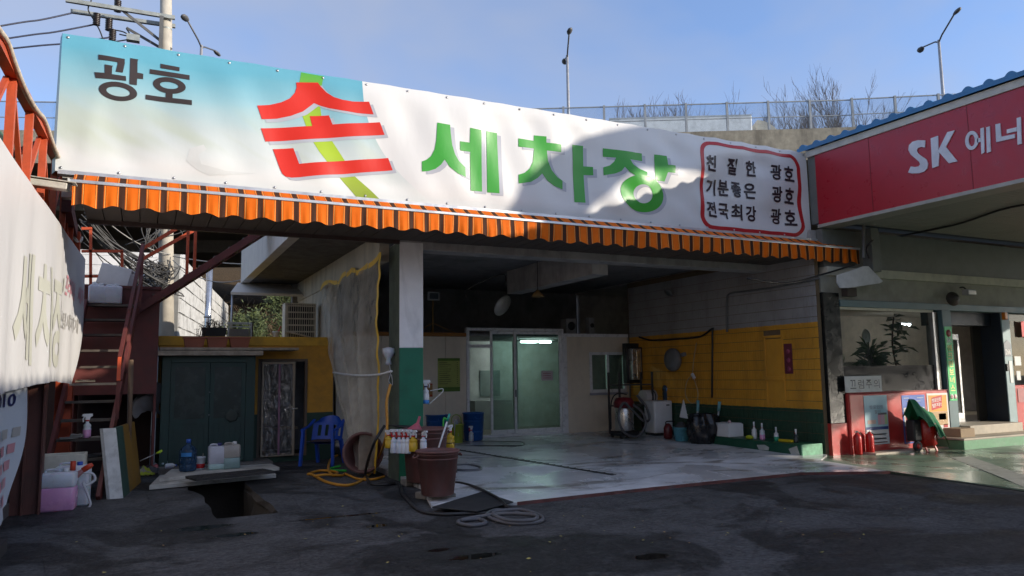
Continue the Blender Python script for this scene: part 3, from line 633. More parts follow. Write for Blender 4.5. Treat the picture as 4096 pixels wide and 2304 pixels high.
# ================================================================ LEFT SIGN FRAME
def LX(y): return -1.12+(y-6.5)*.031
TR = thing('red_sign_truss', 'tall red steel truss backed with green mesh at left edge of the yard', 'steel frame', (-1.1, 9, 0))
zt, zb = 4.33, 3.52
for (a, c_, z) in ((4.6, 13.05, zt), (4.6, 13.05, zb)):
    B().bar((LX(a)-.05, a, z), (LX(c_)-.05, c_, z), .09, .09).build('chord', red_steel, TR)
ys = [5.0+i*.92 for i in range(9)]
for i, y in enumerate(ys):
    B().bar((LX(y)-.05, y, zb), (LX(y)-.05, y, zt), .07, .07).build('upright', red_steel, TR)
    if i < 8: B().bar((LX(y)-.06, y+.05, zt-.06 if i % 2 else zb+.06), (LX(y)-.06, ys[i+1]-.05, zb+.06 if i % 2 else zt-.06), .045, .045).build('diagonal', red_steel, TR)
for y in (6.84, 9.6, 12.4): B().bar((LX(y)-.1, y, zt-.1), (LX(y)-.75, y, zt-.55), .06, .06).build('stay', maroon, TR)
k = N('green_mesh'); p_ = k.bsdf(k.mix(k.noise(3, 4), (.02, .10, .065), (.03, .15, .095)), .8); tl = k.n('BsdfTransparent'); mxs = k.n('MixShader'); mxs.inputs[0].default_value = .82; k.l(tl.outputs[0], mxs.inputs[1]); k.l(p_.outputs[0], mxs.inputs[2]); k.l(mxs.outputs[0], k.out.inputs[0])
b = B(); b.grid(30, 8, lambda u, v: (LX(4+9*u)-.42+.03*sin(u*40)*sin(v*9), 4+9*u, 2.9+1.38*v)); b.build('mesh_screen', k.m, TR)
b = B(); b.box((-1.62, 4, 0), (-1.56, 13.2, 4.2)); b.build('back_sheet', maroon, TR)
rope = M('dirty_white_hose', (.55, .47, .37), .7, var=.25, scale=14, dirt=.4, dscale=8)
pts = [(LX(y)+.01, y, zt+.05-.10*abs(sin((y-5)*1.5))) for y in [4.6+.28*i for i in range(31)]]
o = tag(B().tube(bez(pts, 3), .026, 8).build('draped_hose', rope, loc=(-1.1, 9, 4.2)), 'off-white hose draped along the top of the red truss', 'hose')
# CCTV-like lamp housing clamped to the truss
cpos = Vector((-1.008,9.3,3.7)); t = thing('camera_housing', 'long cream camera housing clamped to the red truss', 'camera', cpos)
cream_m = M('cream_metal', (.50, .47, .40), .5, var=.1, dirt=.4, dscale=8)
dv = Vector((.40, -.02, -.03)); b = B(); b.bar(cpos-dv*.55, cpos+dv*.55, .14, .075); b.build('housing', cream_m, t, bevel=.012)
b = B(); b.bar(cpos-dv*.6+Vector((0, 0, .055)), cpos+dv*.75+Vector((0, 0, .05)), .17, .012); b.build('sun_shield', cream_m, t, bevel=.004)
b = B(); b.bar(cpos+dv*.55, cpos+dv*.62, .12, .06); b.build('lens_window', black_pl, t)
b = B(); b.bar(cpos-dv*.4, cpos-dv*.4+Vector((-.12, 0, -.12)), .04, .04); b.build('bracket', maroon, t)
# red post carrying the corner
px = (-1.013,13.1,3.753); t = thing('red_corner_post', 'square red steel post beside the stairs with rope knotted round its top', 'post', (px[0], 13.1, 0))
b = B(); b.box((px[0]-.12, 13.05, 0), (px[0]+.10, 13.25, 3.86)); b.build('post_shaft', red_steel, t, bevel=.006)
b = B(); b.bar((px[0], 13.1, 3.86), (px[0]+.05, 11.3, 3.9), .12, .18); b.build('arm', maroon, t)
b = B(); b.tube(bez([(px[0]+.12*cos(a), 13.15+.12*sin(a), 3.74+.05*sin(a*3.1)) for a in [i*.55 for i in range(24)]], 2), .016, 6); b.tube(bez([(px[0]-.03, 13.03, 3.72), (px[0]-.0, 13.0, 3.55), (px[0]+.03, 13.0, 3.42), (px[0]-.02, 12.99, 3.36)], 5), .018, 6); b.build('knotted_rope', rope, t)

# ---------------------------------------------------------------- left hanging banners
def lban_mat():
    k = N('left_banner_vinyl'); k.bsdf(k.mix(k.noise(1.4, 4), (.53, .53, .54), (.60, .595, .59)), .45, 0, k.bump(k.noise(4, 3, stretch=(1, 1, .3)), .25, .04), .3); return k.m
lb_m = lban_mat()
def lw(y, z): return .035*sin((y-6)*1.9+.4)+.018*sin(y*5.2+z)+.007*sin(y*8.1-z*.8)+.03*(3.45-z)/1.9*sin(y*.9)
def lp(y, z, off=0): return (LX(y)+.06+lw(y, z)*.8*min(1, max(.15, (3.5-z)))+off, y, z)
t = thing('hanging_banner', 'large sunlit white side banner with faded pink and olive lettering', 'banner', (-1.0, 9.5, 1.5))
def lbf(u, v):
    ye = 13.35-.75*v**3; y = 4.6+(ye-4.6)*u; z = 3.47-1.93*v-.05*sin(u*pi*2)*v
    z -= .0 if v < 1 else 0
    return lp(y, z)
b = B(); b.grid(180, 36, lbf); b.build('vinyl_sheet', lb_m, t)
pinkp, olivep, greyp, rosep = vinyl('faded_pink', (.72, .34, .33)), vinyl('faded_olive', (.55, .555, .48)), vinyl('faded_grey', (.45, .44, .42)), vinyl('faded_rose', (.60, .28, .32))
for s_, y0, z0, wd, ht, m_, bo in (('손', 4.9, 1.75, 2.1, 1.6, pinkp, .05), ('세차장', 7.9, 1.75, 3.2, 1.1, olivep, .03), ('프리미엄 세차', 11.35, 2.72, 1.75, .26, rosep, .02), ('스팀세차기계', 11.2, 2.28, 1.6, .22, greyp, .02)):
    for i_, c_ in enumerate(s_):
        if c_ != ' ': b = B(); drape(b, text_tris(c_, bo), y0+wd*i_/len(s_), z0, wd/len(s_)*.86, ht, lambda y, z: lp(y, z, .006), .05); b.build('lettering', m_, t)
for y0, z0, m_ in ((11.15, 2.82, yel_pl), (11.0, 2.36, yel_pl)):
    b = B(); b.prism([lp(y0+.06*cos(a), z0+.10*sin(a), .008) for a in [i*pi/6 for i in range(12)]], (0, 0, 0)); b.build('bullet_print', olivep, t)
t = thing('price_banner', 'pale blue white lower banner with navy digits and rows of red print', 'banner', (-1.1, 7.5, .3))
def lp2(y, z, off=0): return (-1.17+(y-6)*.028+.03*sin(y*4+z*2)+off, y, z)
b = B(); b.grid(40, 14, lambda u, v: lp2(4.0+(5.45-.75*v*v)*u, 1.56-1.25*v)); b.build('vinyl_sheet', vinyl('pale_blue_vinyl', (.60, .66, .74)), t)
b = B(); vs, fs = text_tris('010', .02); b.add([lp2(8.0+.75*u, 1.36+.12*v, .008) for u, v in vs], fs); b.build('lettering', vinyl('navy_print', (.02, .03, .14)), t)
for r in range(5):
    for c in range(4):
        y0 = 7.5+c*.42-.12*r; z0 = 1.06-.15*r
        b = B(); b.prism([lp2(y0, z0, .008), lp2(y0+.26, z0, .008), lp2(y0+.26, z0+.09, .008), lp2(y0, z0+.09, .008)], (0, 0, 0)); b.build('price_print', greyp if r == 0 else rosep, t)
# brown channel column and skids under the banners
cb_ = (-1.038,10.921,0.0)
t = thing('channel_column', 'rust brown steel channel column standing beside the pink canister', 'column', (cb_[0]-.1, cb_[1], 0))
rb = M('rust_brown_paint', (.10, .035, .026), .6, var=.2, dirt=.3)
b = B(); b.box((cb_[0]-.32, cb_[1], 0), (cb_[0]-.02, cb_[1]+.02, 1.62)); b.build('web', rb, t)
b = B(); b.box((cb_[0]-.02, cb_[1]-.06, 0), (cb_[0], cb_[1]+.20, 1.60)); b.build('flange', rb, t)
b = B(); b.box((cb_[0]-.20, cb_[1]-.05, 0), (cb_[0]-.18, cb_[1], 1.63)); b.build('rib', rb, t)
for (a, c_, l_) in (((-1.22, 6.2, .30), (-1.15, 8.9, .36), 'upper dark steel skid rail under the pale blue banner'), ((-1.20, 6.0, .06), (-1.12, 8.7, .06), 'lower dark steel skid rail resting on the ground at far left')):
    tag(B().bar(a, c_, .09, .12).build('skid_rail', M('dark_steel', (.05, .045, .045), .6), loc=a), l_, 'rail')

# ================================================================ STAIRS
ST = thing('steel_staircase', 'steep maroon steel staircase with open treads and handrail', 'staircase', (-.6, 11.7, 0))
Rf, Rt = Vector((-.45, 11.72, 0)), Vector((-.10, 14.12, 2.85)); Lf, Lt = Vector((-1.14, 11.8, 0)), Vector((-.86, 14.2, 2.85))
for a, c_ in ((Rf, Rt), (Lf, Lt)): B().bar(a, c_+Vector((0, 0, .02)), .05, .17).build('stringer', maroon, ST)
treadm = M('worn_tread', (.10, .085, .07), .75, var=.3, dirt=.4)
for i in range(1, 12):
    f = i/11; l = Lf.lerp(Lt, f); r = Rf.lerp(Rt, f)
    b = B(); vs = [(l.x+.03, l.y-.06, l.z), (r.x-.03, r.y-.06, r.z), (r.x-.03, r.y+.17, r.z), (l.x+.03, l.y+.17, l.z)]
    b.add(vs+[(x, y, z-.035) for x, y, z in vs], [(0,1,2,3),(7,6,5,4),(0,4,5,1),(1,5,6,2),(2,6,7,3),(3,7,4,0)]); b.build('tread', wood if i in (6,) else treadm, ST)
h0 = Rf.lerp(Rt, .36); h1 = Rt
hr = [h0+Vector((.03, -.02, .0)), h0+Vector((.03, -.05, .55)), h0+Vector((.03, .10, .9)), h1+Vector((.05, -.1, 1.02))]
for i in range(3): B().bar(hr[i], hr[i+1], .05, .05).build('handrail', red_steel if i == 1 else maroon, ST)  # middle piece in brighter red: its patch of sun put into the colour
for f in (.6, .98): q = Rf.lerp(Rt, f); B().bar(q+Vector((.04, 0, 0)), q+Vector((.04, 0, .98)), .045, .045).build('rail_post', maroon, ST)
B().bar(Rf.lerp(Rt, .4)+Vector((.05, 0, .45)), Rt+Vector((.05, -.05, .5)), .035, .035).build('mid_rail', maroon, ST)
b = B(); b.tube([Vector((-0.119, 13.0, 0)), Vector((-0.143, 13.0, 1.9))], .035, 8); b.build('support_pipe', M('rusty_pipe', (.16, .10, .06), .7, var=.3), ST)
# landing box and second flight
t = thing('stair_landing', 'maroon steel landing box behind the stairs with a second flight rising right', 'landing', (-.3, 14.5, 0))
b = B(); b.box((-1.02, 14.42, 1.35), (.25, 14.46, 3.15)); b.build('front_panel', maroon, t)
b = B(); b.box((-1.04, 14.40, 3.15), (.27, 15.6, 3.20)); b.build('deck_plate', maroon, t)
b = B(); b.box((.21, 14.47, 0), (.25, 15.4, 3.14)); b.build('side_panel', maroon, t)
b = B(); b.box((-2.6, 15.5, 0), (.2, 15.55, 3.1)); b.build('back_panel', M('dark_maroon', (.035, .016, .014), .8), t)
b = B(); b.box((-1.02, 14.47, 0), (-.98, 15.4, 3.14)); b.build('post', maroon, t)
for y in (14.32, 15.0):
    B().bar((-.15, y, 2.74), (2.05, y, 4.40), .06, .12).build('stringer', maroon, t)
for i in range(9):
    f = (i+.5)/9; b = B(); x = -.15+2.2*f; z = 2.78+1.64*f; b.box((x-.09, 14.36, z-.015), (x+.12, 14.96, z+.015)); b.build('tread', treadm, t)
B().bar((-.06, 14.32, 3.84), (.98, 14.32, 4.62), .05, .06).build('handrail', red_steel, t)
B().bar((-.06, 14.9, 3.74), (1.2, 14.9, 4.62), .05, .06).build('handrail', red_steel, t)
for x, y in ((.66, 14.32), (.78, 14.32), (1.7, 14.32), (1.85, 14.95)): B().bar((x, y, 2.85+.745*(x+.1)), (x, y, 4.6+.3*(x > 1)), .05, .05).build('rail_post', red_steel, t)
B().bar((-.06, 14.32, 2.9), (-.06, 14.32, 3.86), .06, .06).build('rail_post', maroon, t)
gr_ = [(-0.87,4.176),(-0.828,3.192),(-0.376,3.825),(-0.353,3.245),(-1.007,4.18),(-0.847,4.192),(-0.99,3.788),(-0.357,3.826),(-0.971,3.357),(-0.371,3.384)]
for a, c_ in ((0, 1), (2, 3), (4, 5), (6, 7), (8, 9)): B().bar((gr_[a][0], 14.6, gr_[a][1]), (gr_[c_][0], 14.6, gr_[c_][1]), .045, .045).build('guard_rail', red_steel, t)
# things on the landing and stairs
for x, l_ in ((-0.698, 'left white canister on the top stair'), (-0.47, 'right white canister on the top stair')):
    jerrycan('canister', (x, 14.22, 2.862), l_, .27, .22, .32, milky, cap=white_pl, group='canisters on the stair head')
foam = M('white_foam', (.74, .74, .73), .8, var=.04, dirt=.2)
fb = (-0.485,14.7,3.412); t = thing('foam_box', 'broken white foam box lying tilted on the landing', 'box', (fb[0], 14.7, 3.2)); t.rotation_euler = (0, radians(14), radians(-12))
for a, c_ in (((-.25, -.17, 0), (.25, -.14, .36)), ((-.25, .14, 0), (.25, .17, .36)), ((-.25, -.14, 0), (-.22, .14, .36)), ((.22, -.14, 0), (.25, .14, .30)), ((-.22, -.14, .33), (.22, .14, .36))): B().box(a, c_).build('foam_panel', foam, t, local=True, bevel=.012)
pinkl = M('pink_liquid', (.62, .30, .50), .25, var=.05, dirt=.05, Subsurface_Weight=.2)
q = Lf.lerp(Lt, 3/11); spray((-.66, 12.42, .785), 'spray bottle of pink liquid standing on a stair tread', milky, pinkl, .36, .052, .3, lv=.55, group=None)
for i, (x, y, z, sx, sy, sz, r_, l_, m_) in enumerate(((-.88, 12.4, .782, .22, .16, .03, .2, 'torn grey cardboard scrap on the third stair tread, left', M('card_grey', (.30, .28, .25), .8)), (-.78, 12.37, .80, .15, .10, .06, -.3, 'small grey carton beside the torn scrap on the stairs', M('carton_grey', (.26, .25, .22), .8)), (-.52, 12.45, .782, .25, .13, .02, .5, 'flat brown board on the third stair tread, right', wood), (-.75, 13.05, 1.57, .26, .1, .05, .1, 'pale sunlit plank end on the middle stair tread', M('pale_wood', (.55, .44, .28), .7)), (-.5, 12.3, .53, .3, .14, .05, .3, 'dark folded rag on the second stair tread', M('rag_dark', (.07, .07, .075), .9)))):
    b = B(); b.grid(5, 4, lambda u, v: (sx*(u-.5), sy*(v-.5), sz*(.6+.5*noise.noise(Vector((u*3+i, v*3, i))))) ); b.box((-sx/2, -sy/2, 0), (sx/2, sy/2, sz*.45)); o = b.build('scrap_piece', m_, local=True, loc=(x, y, z)); o.rotation_euler = (0, 0, r_); tag(o, l_, 'scrap')
# pink canister group at the foot of the stairs
cpk = (-0.88,11.011,0.0)
bx = Vector((cpk[0]+.02, cpk[1]+.12, 0))
jerrycan('canister', (cpk[0]+.01, cpk[1]+.09, 0), 'square canister half full of pink liquid on the asphalt beside the stairs', .40, .30, .50, milky, pinkl, .56, cap=white_pl, rz=-.08)
jerrycan('canister', (cpk[0]+.14, cpk[1]+.42, 0), 'clear canister with blue handle standing behind the pink one', .40, .26, .54, milky, cap=blue_pl, rz=-.08)
t = thing('foam_tub', 'open cream foam tub behind the two canisters', 'box', (cpk[0]-.02, cpk[1]+.85, 0)); fm = M('cream_foam', (.56, .53, .44), .8, dirt=.3)
for a, c_ in (((-.30, -.2, 0), (.28, -.17, .62)), ((-.30, .17, 0), (.28, .2, .62)), ((-.30, -.17, 0), (-.27, .17, .62)), ((.25, -.17, 0), (.28, .17, .62)), ((-.27, -.17, 0), (.25, .17, .5))): B().box(a, c_).build('tub_panel', fm, t, local=True, bevel=.008)
t = thing('siphon_pump', 'hand siphon pump with red bulbs and clear hose hooked over the canisters', 'pump', (cpk[0]+.3, cpk[1]+.2, .4))
c0 = Vector((-0.67,11.15,0.43))
B().tube([c0+Vector((-.05, 0, -.09)), c0+Vector((.02, 0, .0)), c0+Vector((.10, 0, .06))], [.028, .032, .028], 10).build('bulb', M('pink_rubber', (.42, .19, .19), .5), t)
B().tube([c0+Vector((.05, 0, .03)), c0+Vector((.13, 0, .08)), c0+Vector((.16, 0, .10))], [.035, .035, .02], 10).build('grip', M('red_orange_rubber', (.60, .06, .02), .4), t)
B().tube([c0+Vector((-.06, .03, .02)), c0+Vector((-.06, .03, .15))], .032, 10).build('grip', MATS['red_orange_rubber'], t)
B().tube(bez([c0+Vector((.05, 0, .0)), c0+Vector((.16, .02, -.02)), c0+Vector((.19, .02, -.1)), c0+Vector((.10, .0, -.16)), c0+Vector((.06, -.02, -.12)), c0+Vector((.12, 0, -.28)), c0+Vector((.15, 0, -.42)), c0+Vector((.03, -.05, -.52)), c0+Vector((-.04, -.08, -.53))], 6), .016, 8).build('hose', M('clear_hose', (.55, .55, .57), .3), t)
# board leaning beside the stairs
t = thing('leaning_panel', 'narrow door panel in white, green and ochre leaning beside the stairs', 'panel', (.05, 12, 0))
A0, A1 = Vector((-0.153,11.713,0.0)), Vector((0.065,13.342,0.0)); up = Vector((-.13, .22, .93))
ex = (A1-A0)
for f0, f1, m_ in ((-.42, .0, M('panel_white_edge', (.6, .6, .58), .6, dirt=.4, dscale=6)), (.0, .34, M('panel_green', (.03, .08, .06), .6)), (.34, 1.0, M('panel_ochre', (.27, .145, .022), .65, dirt=.35))):
    a = A0+ex*f0 if f0 >= 0 else A0+Vector((-.16, -.01, 0)); c_ = A0+ex*f1
    if f0 < 0: c_ = A0
    nrm = Vector((.04, -.03, 0))
    b = B(); vs = [a, c_, c_+up, a+up]; b.add(vs+[v-nrm for v in vs], [(0,1,2,3),(7,6,5,4),(0,4,5,1),(1,5,6,2),(2,6,7,3),(3,7,4,0)]); b.build('panel_face', m_, t)
# ---------------------------------------------------------------- junk between panel and shed
t = tag(B().lathe([(.0, 0), (.16, .02), (.2, .2), (.17, .45), (.1, .58), (.05, .66), (.0, .68)], (0, 0, 0), 14, squash=(1, .7)).build('white_sack', M('sack_white', (.55, .55, .58), .6, bump=.5, bscale=12), loc=(0.007,14.075,0.0)), 'crumpled white plastic sack behind the leaning panel', 'sack')
o = B().tube([(0.034,12.6,0.396), (0.262,12.7,0.49)], .008, 6); 
t = thing('green_handled_brush', 'long brush with lime green handle poking out behind the panel', 'brush', (0.034,12.6,0.396))
o.build('rod', M('steel_rod', (.3, .3, .31), .4, .7), t); B().tube([(0.251,12.7,0.484), (0.299,12.7,0.505), (0.331,12.7,0.527)], [.012, .022, .014], 8).build('grip', M('lime_plastic', (.42, .62, .02), .4), t)
for (pp, r_, h_, l_, m_) in (((0.467,14.553,0.0), .04, .20, 'small clear bottle with blue cap lying by the shed step', M('clear_blue', (.35, .45, .52), .25)), ((0.5,13.991,0.0), .045, .16, 'short clear bottle lying next to the blue capped one', milky)):
    t = thing('plastic_bottle', l_, 'bottle', (pp[0], pp[1], r_+.11)); b = B(); b.lathe([(r_*.8, -h_/2), (r_, -h_/2+.02), (r_, h_*.2), (r_*.4, h_*.42), (r_*.4, h_*.5)], (0, 0, 0), 12, (1, .25, 0)); b.build('bottle_body', m_, t, local=True); b = B(); b.lathe([(r_*.45, h_*.48), (r_*.45, h_*.58)], (0, 0, 0), 10, (1, .25, 0)); b.build('cap', blue_pl if 'blue' in l_ else white_pl, t, local=True)
for i in range(7):
    p = Vector((0.186,14.249,0.0))+Vector((random.uniform(-.18, .15), random.uniform(-.05, .5), 0)); m_ = [M('rag_dark', (.07, .07, .075), .9), M('rag_purple', (.06, .03, .05), .9), M('rag_lime', (.32, .36, .03), .9), milky, wood, M('rag_pink', (.42, .13, .14), .9), black_pl][i]
    nm = ['black', 'plum', 'lime', 'milky', 'grey-brown', 'pink', 'glossy black'][i]
    b = B(); ph = i*3.1; b.grid(10, 8, lambda u, v: (p.x+.14*(u-.5)*2*(.6+.5*sin(v*3)), p.y+.10*(v-.5)*2, .02+.16*sin(pi*u)*sin(pi*v)*(.6+.7*noise.noise(Vector((u*4+ph, v*4, ph))))+.03*noise.noise(Vector((u*9, v*9, ph))))); tag(b.build('crumpled_rag', m_, loc=p), nm+' crumpled rag in the junk heap left of the shed', 'rag')
# pale tarp lump in the dark gap under the landing
pp = (0.127,15.0,1.274); b = B(); b.grid(18, 14, lambda u, v: (pp[0]+.45*(u-.5)+.05*sin(v*7), 14.75-.12*sin(pi*u)*sin(pi*v), pp[2]+.2-.55*v+.12*sin(pi*u)+.04*noise.noise(Vector((u*6, v*6, 1))))); tag(b.build('hanging_sheet', M('grey_tarp', (.22, .22, .23), .5, bump=.5, bscale=10), loc=pp), 'grey crumpled plastic sheet hanging in the gap beside the shed', 'sheet')

# ================================================================ PIT COVER AND THINGS BEFORE THE SHED
slab = M('dirty_white_slab', (.50, .48, .43), .7, var=.12, dirt=.6, dscale=3)
c1 = [(0.166,12.251,0.05), (1.99,12.595,0.05), (2.0, 13.55, .05), (.33, 13.5, .05)]
def flat(pts, h, name, m_, lab, cat='panel', grp=None):
    b = B(); b.add([Vector(p) for p in pts]+[Vector(p)+Vector((0, 0, h)) for p in pts], [(3,2,1,0),(4,5,6,7),(0,1,5,4),(1,2,6,5),(2,3,7,6),(3,0,4,7)]); return tag(b.build(name, m_, loc=pts[0], bevel=.008), lab, cat, grp)
flat([(x, y, .012) for x, y, z in c1], .062, 'cover_slab', slab, 'lower dirty white slab laid across the open pit')
c2 = [(0.3,12.526,0.08), (2.103,12.999,0.08), (2.06, 13.6, .078), (.5, 13.7, .078)]
flat([(x, y, .077) for x, y, z in c2], .055, 'cover_slab', slab, 'upper dirty white slab on the pit cover, carrying the grating')
# rubber grating
ga = (0.76,11.885,0.15); gb = (1.895,12.189,0.15); t = thing('drain_grating', 'long black slotted drain grating lying on the pit cover', 'grating', ga)
a = Vector((ga[0], ga[1], .136)); c_ = Vector((gb[0], gb[1], .136)); dr = (c_-a).normalized(); pn = Vector((-dr.y, dr.x, 0)); wd = .42
rub = M('black_rubber', (.035, .033, .032), .8, dirt=.4, dcol=(.12, .11, .10))
for o_ in (0, wd): B().bar(a+pn*o_+Vector((0, 0, .017)), c_+pn*o_+Vector((0, 0, .017)), .04, .034).build('side_bar', rub, t)
L = (c_-a).length
for i in range(27): q = a+dr*(L*i/26); B().bar(q+pn*.02+Vector((0, 0, .017)), q+pn*(wd-.02)+Vector((0, 0, .017)), .026, .032).build('slat', rub, t)
# big water bottle
def water_bottle(loc, label, scale=1.0, lab=True):
    t = thing('water_bottle', label, 'water bottle', loc, 'large water cooler bottles'); k_ = scale
    if 'blue_bottle' not in MATS: plastic_clear('blue_bottle', (.06, .13, .24), .62, .12)
    pr = [(.0, 0), (.115, .005), (.13, .03), (.132, .10), (.124, .115), (.132, .13), (.132, .20), (.124, .215), (.132, .23), (.132, .31), (.12, .35), (.085, .385), (.05, .41), (.032, .43), (.030, .46)]
    B().lathe([(r*k_, h*k_) for r, h in pr], (0, 0, 0), 24).build('bottle_body', MATS['blue_bottle'], t, local=True)
    B().lathe([(.034*k_, .445*k_), (.036*k_, .46*k_), (.036*k_, .50*k_), (.03*k_, .505*k_)], (0, 0, 0), 14).build('cap', M('blue_cap', (.03, .12, .5), .35, dirt=0), t, local=True)
    if lab:
        b = B(); n_ = 10; vs = []
        for i in range(n_+1):
            an = -2.5+1.25*i/n_
            vs += [(.135*k_*cos(an), .135*k_*sin(an), .24*k_), (.135*k_*cos(an), .135*k_*sin(an), .30*k_)]
        b.add(vs, [(2*i, 2*i+2, 2*i+3, 2*i+1) for i in range(n_)]); b.build('label', M('bottle_label', (.05, .25, .6), .4, dirt=0), t, local=True)
    return t
wp = (0.724,13.106,0.132); water_bottle((wp[0], wp[1]+.12, .134), 'blue tinted water cooler bottle standing on the pit cover')
pp = (0.913,13.334,0.132); t = bucket('paint_pail', (pp[0], pp[1]+.08, .134), 'small white paint pail with red band beside the blue water bottle', 'pail', .07, .085, .20, white_pl, rim=.004)
B().lathe([(.074, .02), (.0805, .09)], (0, 0, 0), 20).build('red_band', red_pl, t, local=True)
B().tube([(.03, -.02, .10), (.045, -.03, .25)], .006).build('brush_stick', wood, t, local=True)
tealq = M('teal_liquid', (.36, .50, .48), .3, dirt=.1); tealq2 = M('murky_teal_liquid', (.22, .32, .31), .35, dirt=.3)
pp = (1.152,13.18,0.132); jerrycan('canister', (pp[0], pp[1]+.10, .134), 'milky canister with little pale teal liquid by the shed door', .255, .22, .40, M('milky_lilac', (.50, .50, .56), .35, dirt=.15), tealq, .22, cap=M('navy_cap', (.03, .03, .15), .4), group='canisters by the shed')
pp = (1.378,13.153,0.132); jerrycan('canister', (pp[0], pp[1]+.12, .134), 'beige canister half full of murky teal liquid by the shed door', .265, .22, .41, M('milky_beige', (.42, .38, .34), .4, dirt=.25), tealq2, .42, cap=white_pl, group='canisters by the shed')

# ================================================================ GREEN SHED
t = thing('green_shed', 'dark green timber shed with twin panelled doors', 'shed', (1.1, 14.5, 0))
shg = M('dark_green_shed', (.014, .044, .038), .5, var=.2, dirt=.25); shg2 = M('shed_glass_green', (.03, .042, .036), .25, var=.2, dirt=.3, dscale=4)
sx0, sx1 = 0.328, 1.883; sz0, sz1 = .10, 2.0
b = B(); b.box((sx0, 14.56, sz0), (sx1, 15.0, sz1)); b.build('shed_body', shg, t)
b = B(); b.box((sx0, 14.2, 0), (sx1+.3, 15.0, .098)); b.build('plinth', M('plinth_concrete', (.16, .15, .14), .9), t)
for a, c_ in (((sx0, 14.50, sz0), (sx0+.14, 14.56, sz1)), ((sx1-.16, 14.50, sz0), (sx1, 14.56, sz1)), ((sx0+.14, 14.50, sz1-.12), (sx1-.16, 14.56, sz1))): b = B(); b.box(a, c_); b.build('frame', shg, t, bevel=.006)
mid = 1.112; dz = .86
for (a, c_) in ((sx0+.145, mid-.004), (mid+.004, sx1-.165)):
    b = B(); b.box((a, 14.52, sz0+.02), (c_, 14.558, sz1-.125)); dd = b.build('door', shg, t)
    for q in (((a, 14.505, sz0+.02), (a+.07, 14.52, sz1-.125)), ((c_-.07, 14.505, sz0+.02), (c_, 14.52, sz1-.125)), ((a+.07, 14.505, sz1-.2), (c_-.07, 14.52, sz1-.125)), ((a+.07, 14.505, dz-.05), (c_-.07, 14.52, dz+.03)), ((a+.07, 14.505, sz0+.02), (c_-.07, 14.52, sz0+.1))): b = B(); b.box(*q); b.build('rail', shg, dd)
    b = B(); b.box((a+.072, 14.512, dz+.032), (c_-.072, 14.519, sz1-.202)); b.build('pane', shg2, dd)
    nw = 5
    for i in range(nw): u0 = a+.072+(c_-a-.144)*i/nw; b = B(); b.box((u0+.004, 14.513, sz0+.102), (u0+(c_-a-.144)/nw-.004, 14.519, dz-.052)); b.build('board', shg, dd)
for z in (1.35, .95): B().lathe([(.012, 0), (.012, .02), (0, .024)], (mid, 14.505, z), 8, (0, -1, 0)).build('knob', galv, t)
pb = (1.494,14.5,0.929); b = B(); b.lathe([(0, -.01), (.11, -.008), (.125, .02), (.09, .03), (0, .034)], (pb[0], 14.51, pb[2]), 7, (0, -1, 0)); b.build('hanging_hat', M('grey_green_cloth', (.055, .07, .062), .9), t)
# planks on the shed roof
for (xa, xb, za, zb_, ya, yb_, l_) in ((sx0-.08, 1.984, 2.0, 2.085, 14.28, 14.95, 'lower thick grey plank forming the shed eave'), (sx0-.05, 2.619, 2.095, 2.14, 14.30, 14.98, 'upper long grey plank laid over the shed, under the planters')):
    b = B(); b.grid(14, 1, lambda u, v: (xa+(xb-xa)*u, ya, za+(zb_-za)*v)); b = B(); b.box((xa, ya, za), (xb, yb_, zb_)); tag(b.build('roof_plank', wood, loc=(xa, ya, za), bevel=.006), l_, 'plank')
terra = M('terracotta_plastic', (.27, .085, .048), .6, dirt=.25)
soil = M('dry_soil', (.05, .035, .025), .95)
for i, (xl, xr, nm) in enumerate(((450, 532, 'left'), (512+2, 592, 'middle'), (576, 630, 'right'))):
    pass
pls = [0.843,1.172,1.591]
pls = [0.83, 1.212, 1.591]
for i, xx in enumerate(pls):
    t = thing('planter_box', ['leftmost', 'middle', 'rightmost'][i]+' terracotta planter box on the plank above the shed', 'planter', (xx, 14.5, 2.141), 'planter boxes above the shed')
    wv, dv_, h_ = .18, .09, .19
    b = B(); b.add([(-wv*.82, -dv_*.8, 0), (wv*.82, -dv_*.8, 0), (wv*.82, dv_*.8, 0), (-wv*.82, dv_*.8, 0), (-wv, -dv_, h_), (wv, -dv_, h_), (wv, dv_, h_), (-wv, dv_, h_)], [(3,2,1,0),(0,1,5,4),(1,2,6,5),(2,3,7,6),(3,0,4,7),(4,5,6,7)]); b.build('box_wall', terra, t, local=True, bevel=.006)
    b = B(); b.box((-wv-.012, -dv_-.012, h_-.025), (wv+.012, dv_+.012, h_+.004)); b.build('rim', terra, t, local=True, bevel=.005)
    b = B(); b.box((-wv+.02, -dv_+.02, h_), (wv-.02, dv_-.02, h_+.010)); b.build('soil', soil, t, local=True)
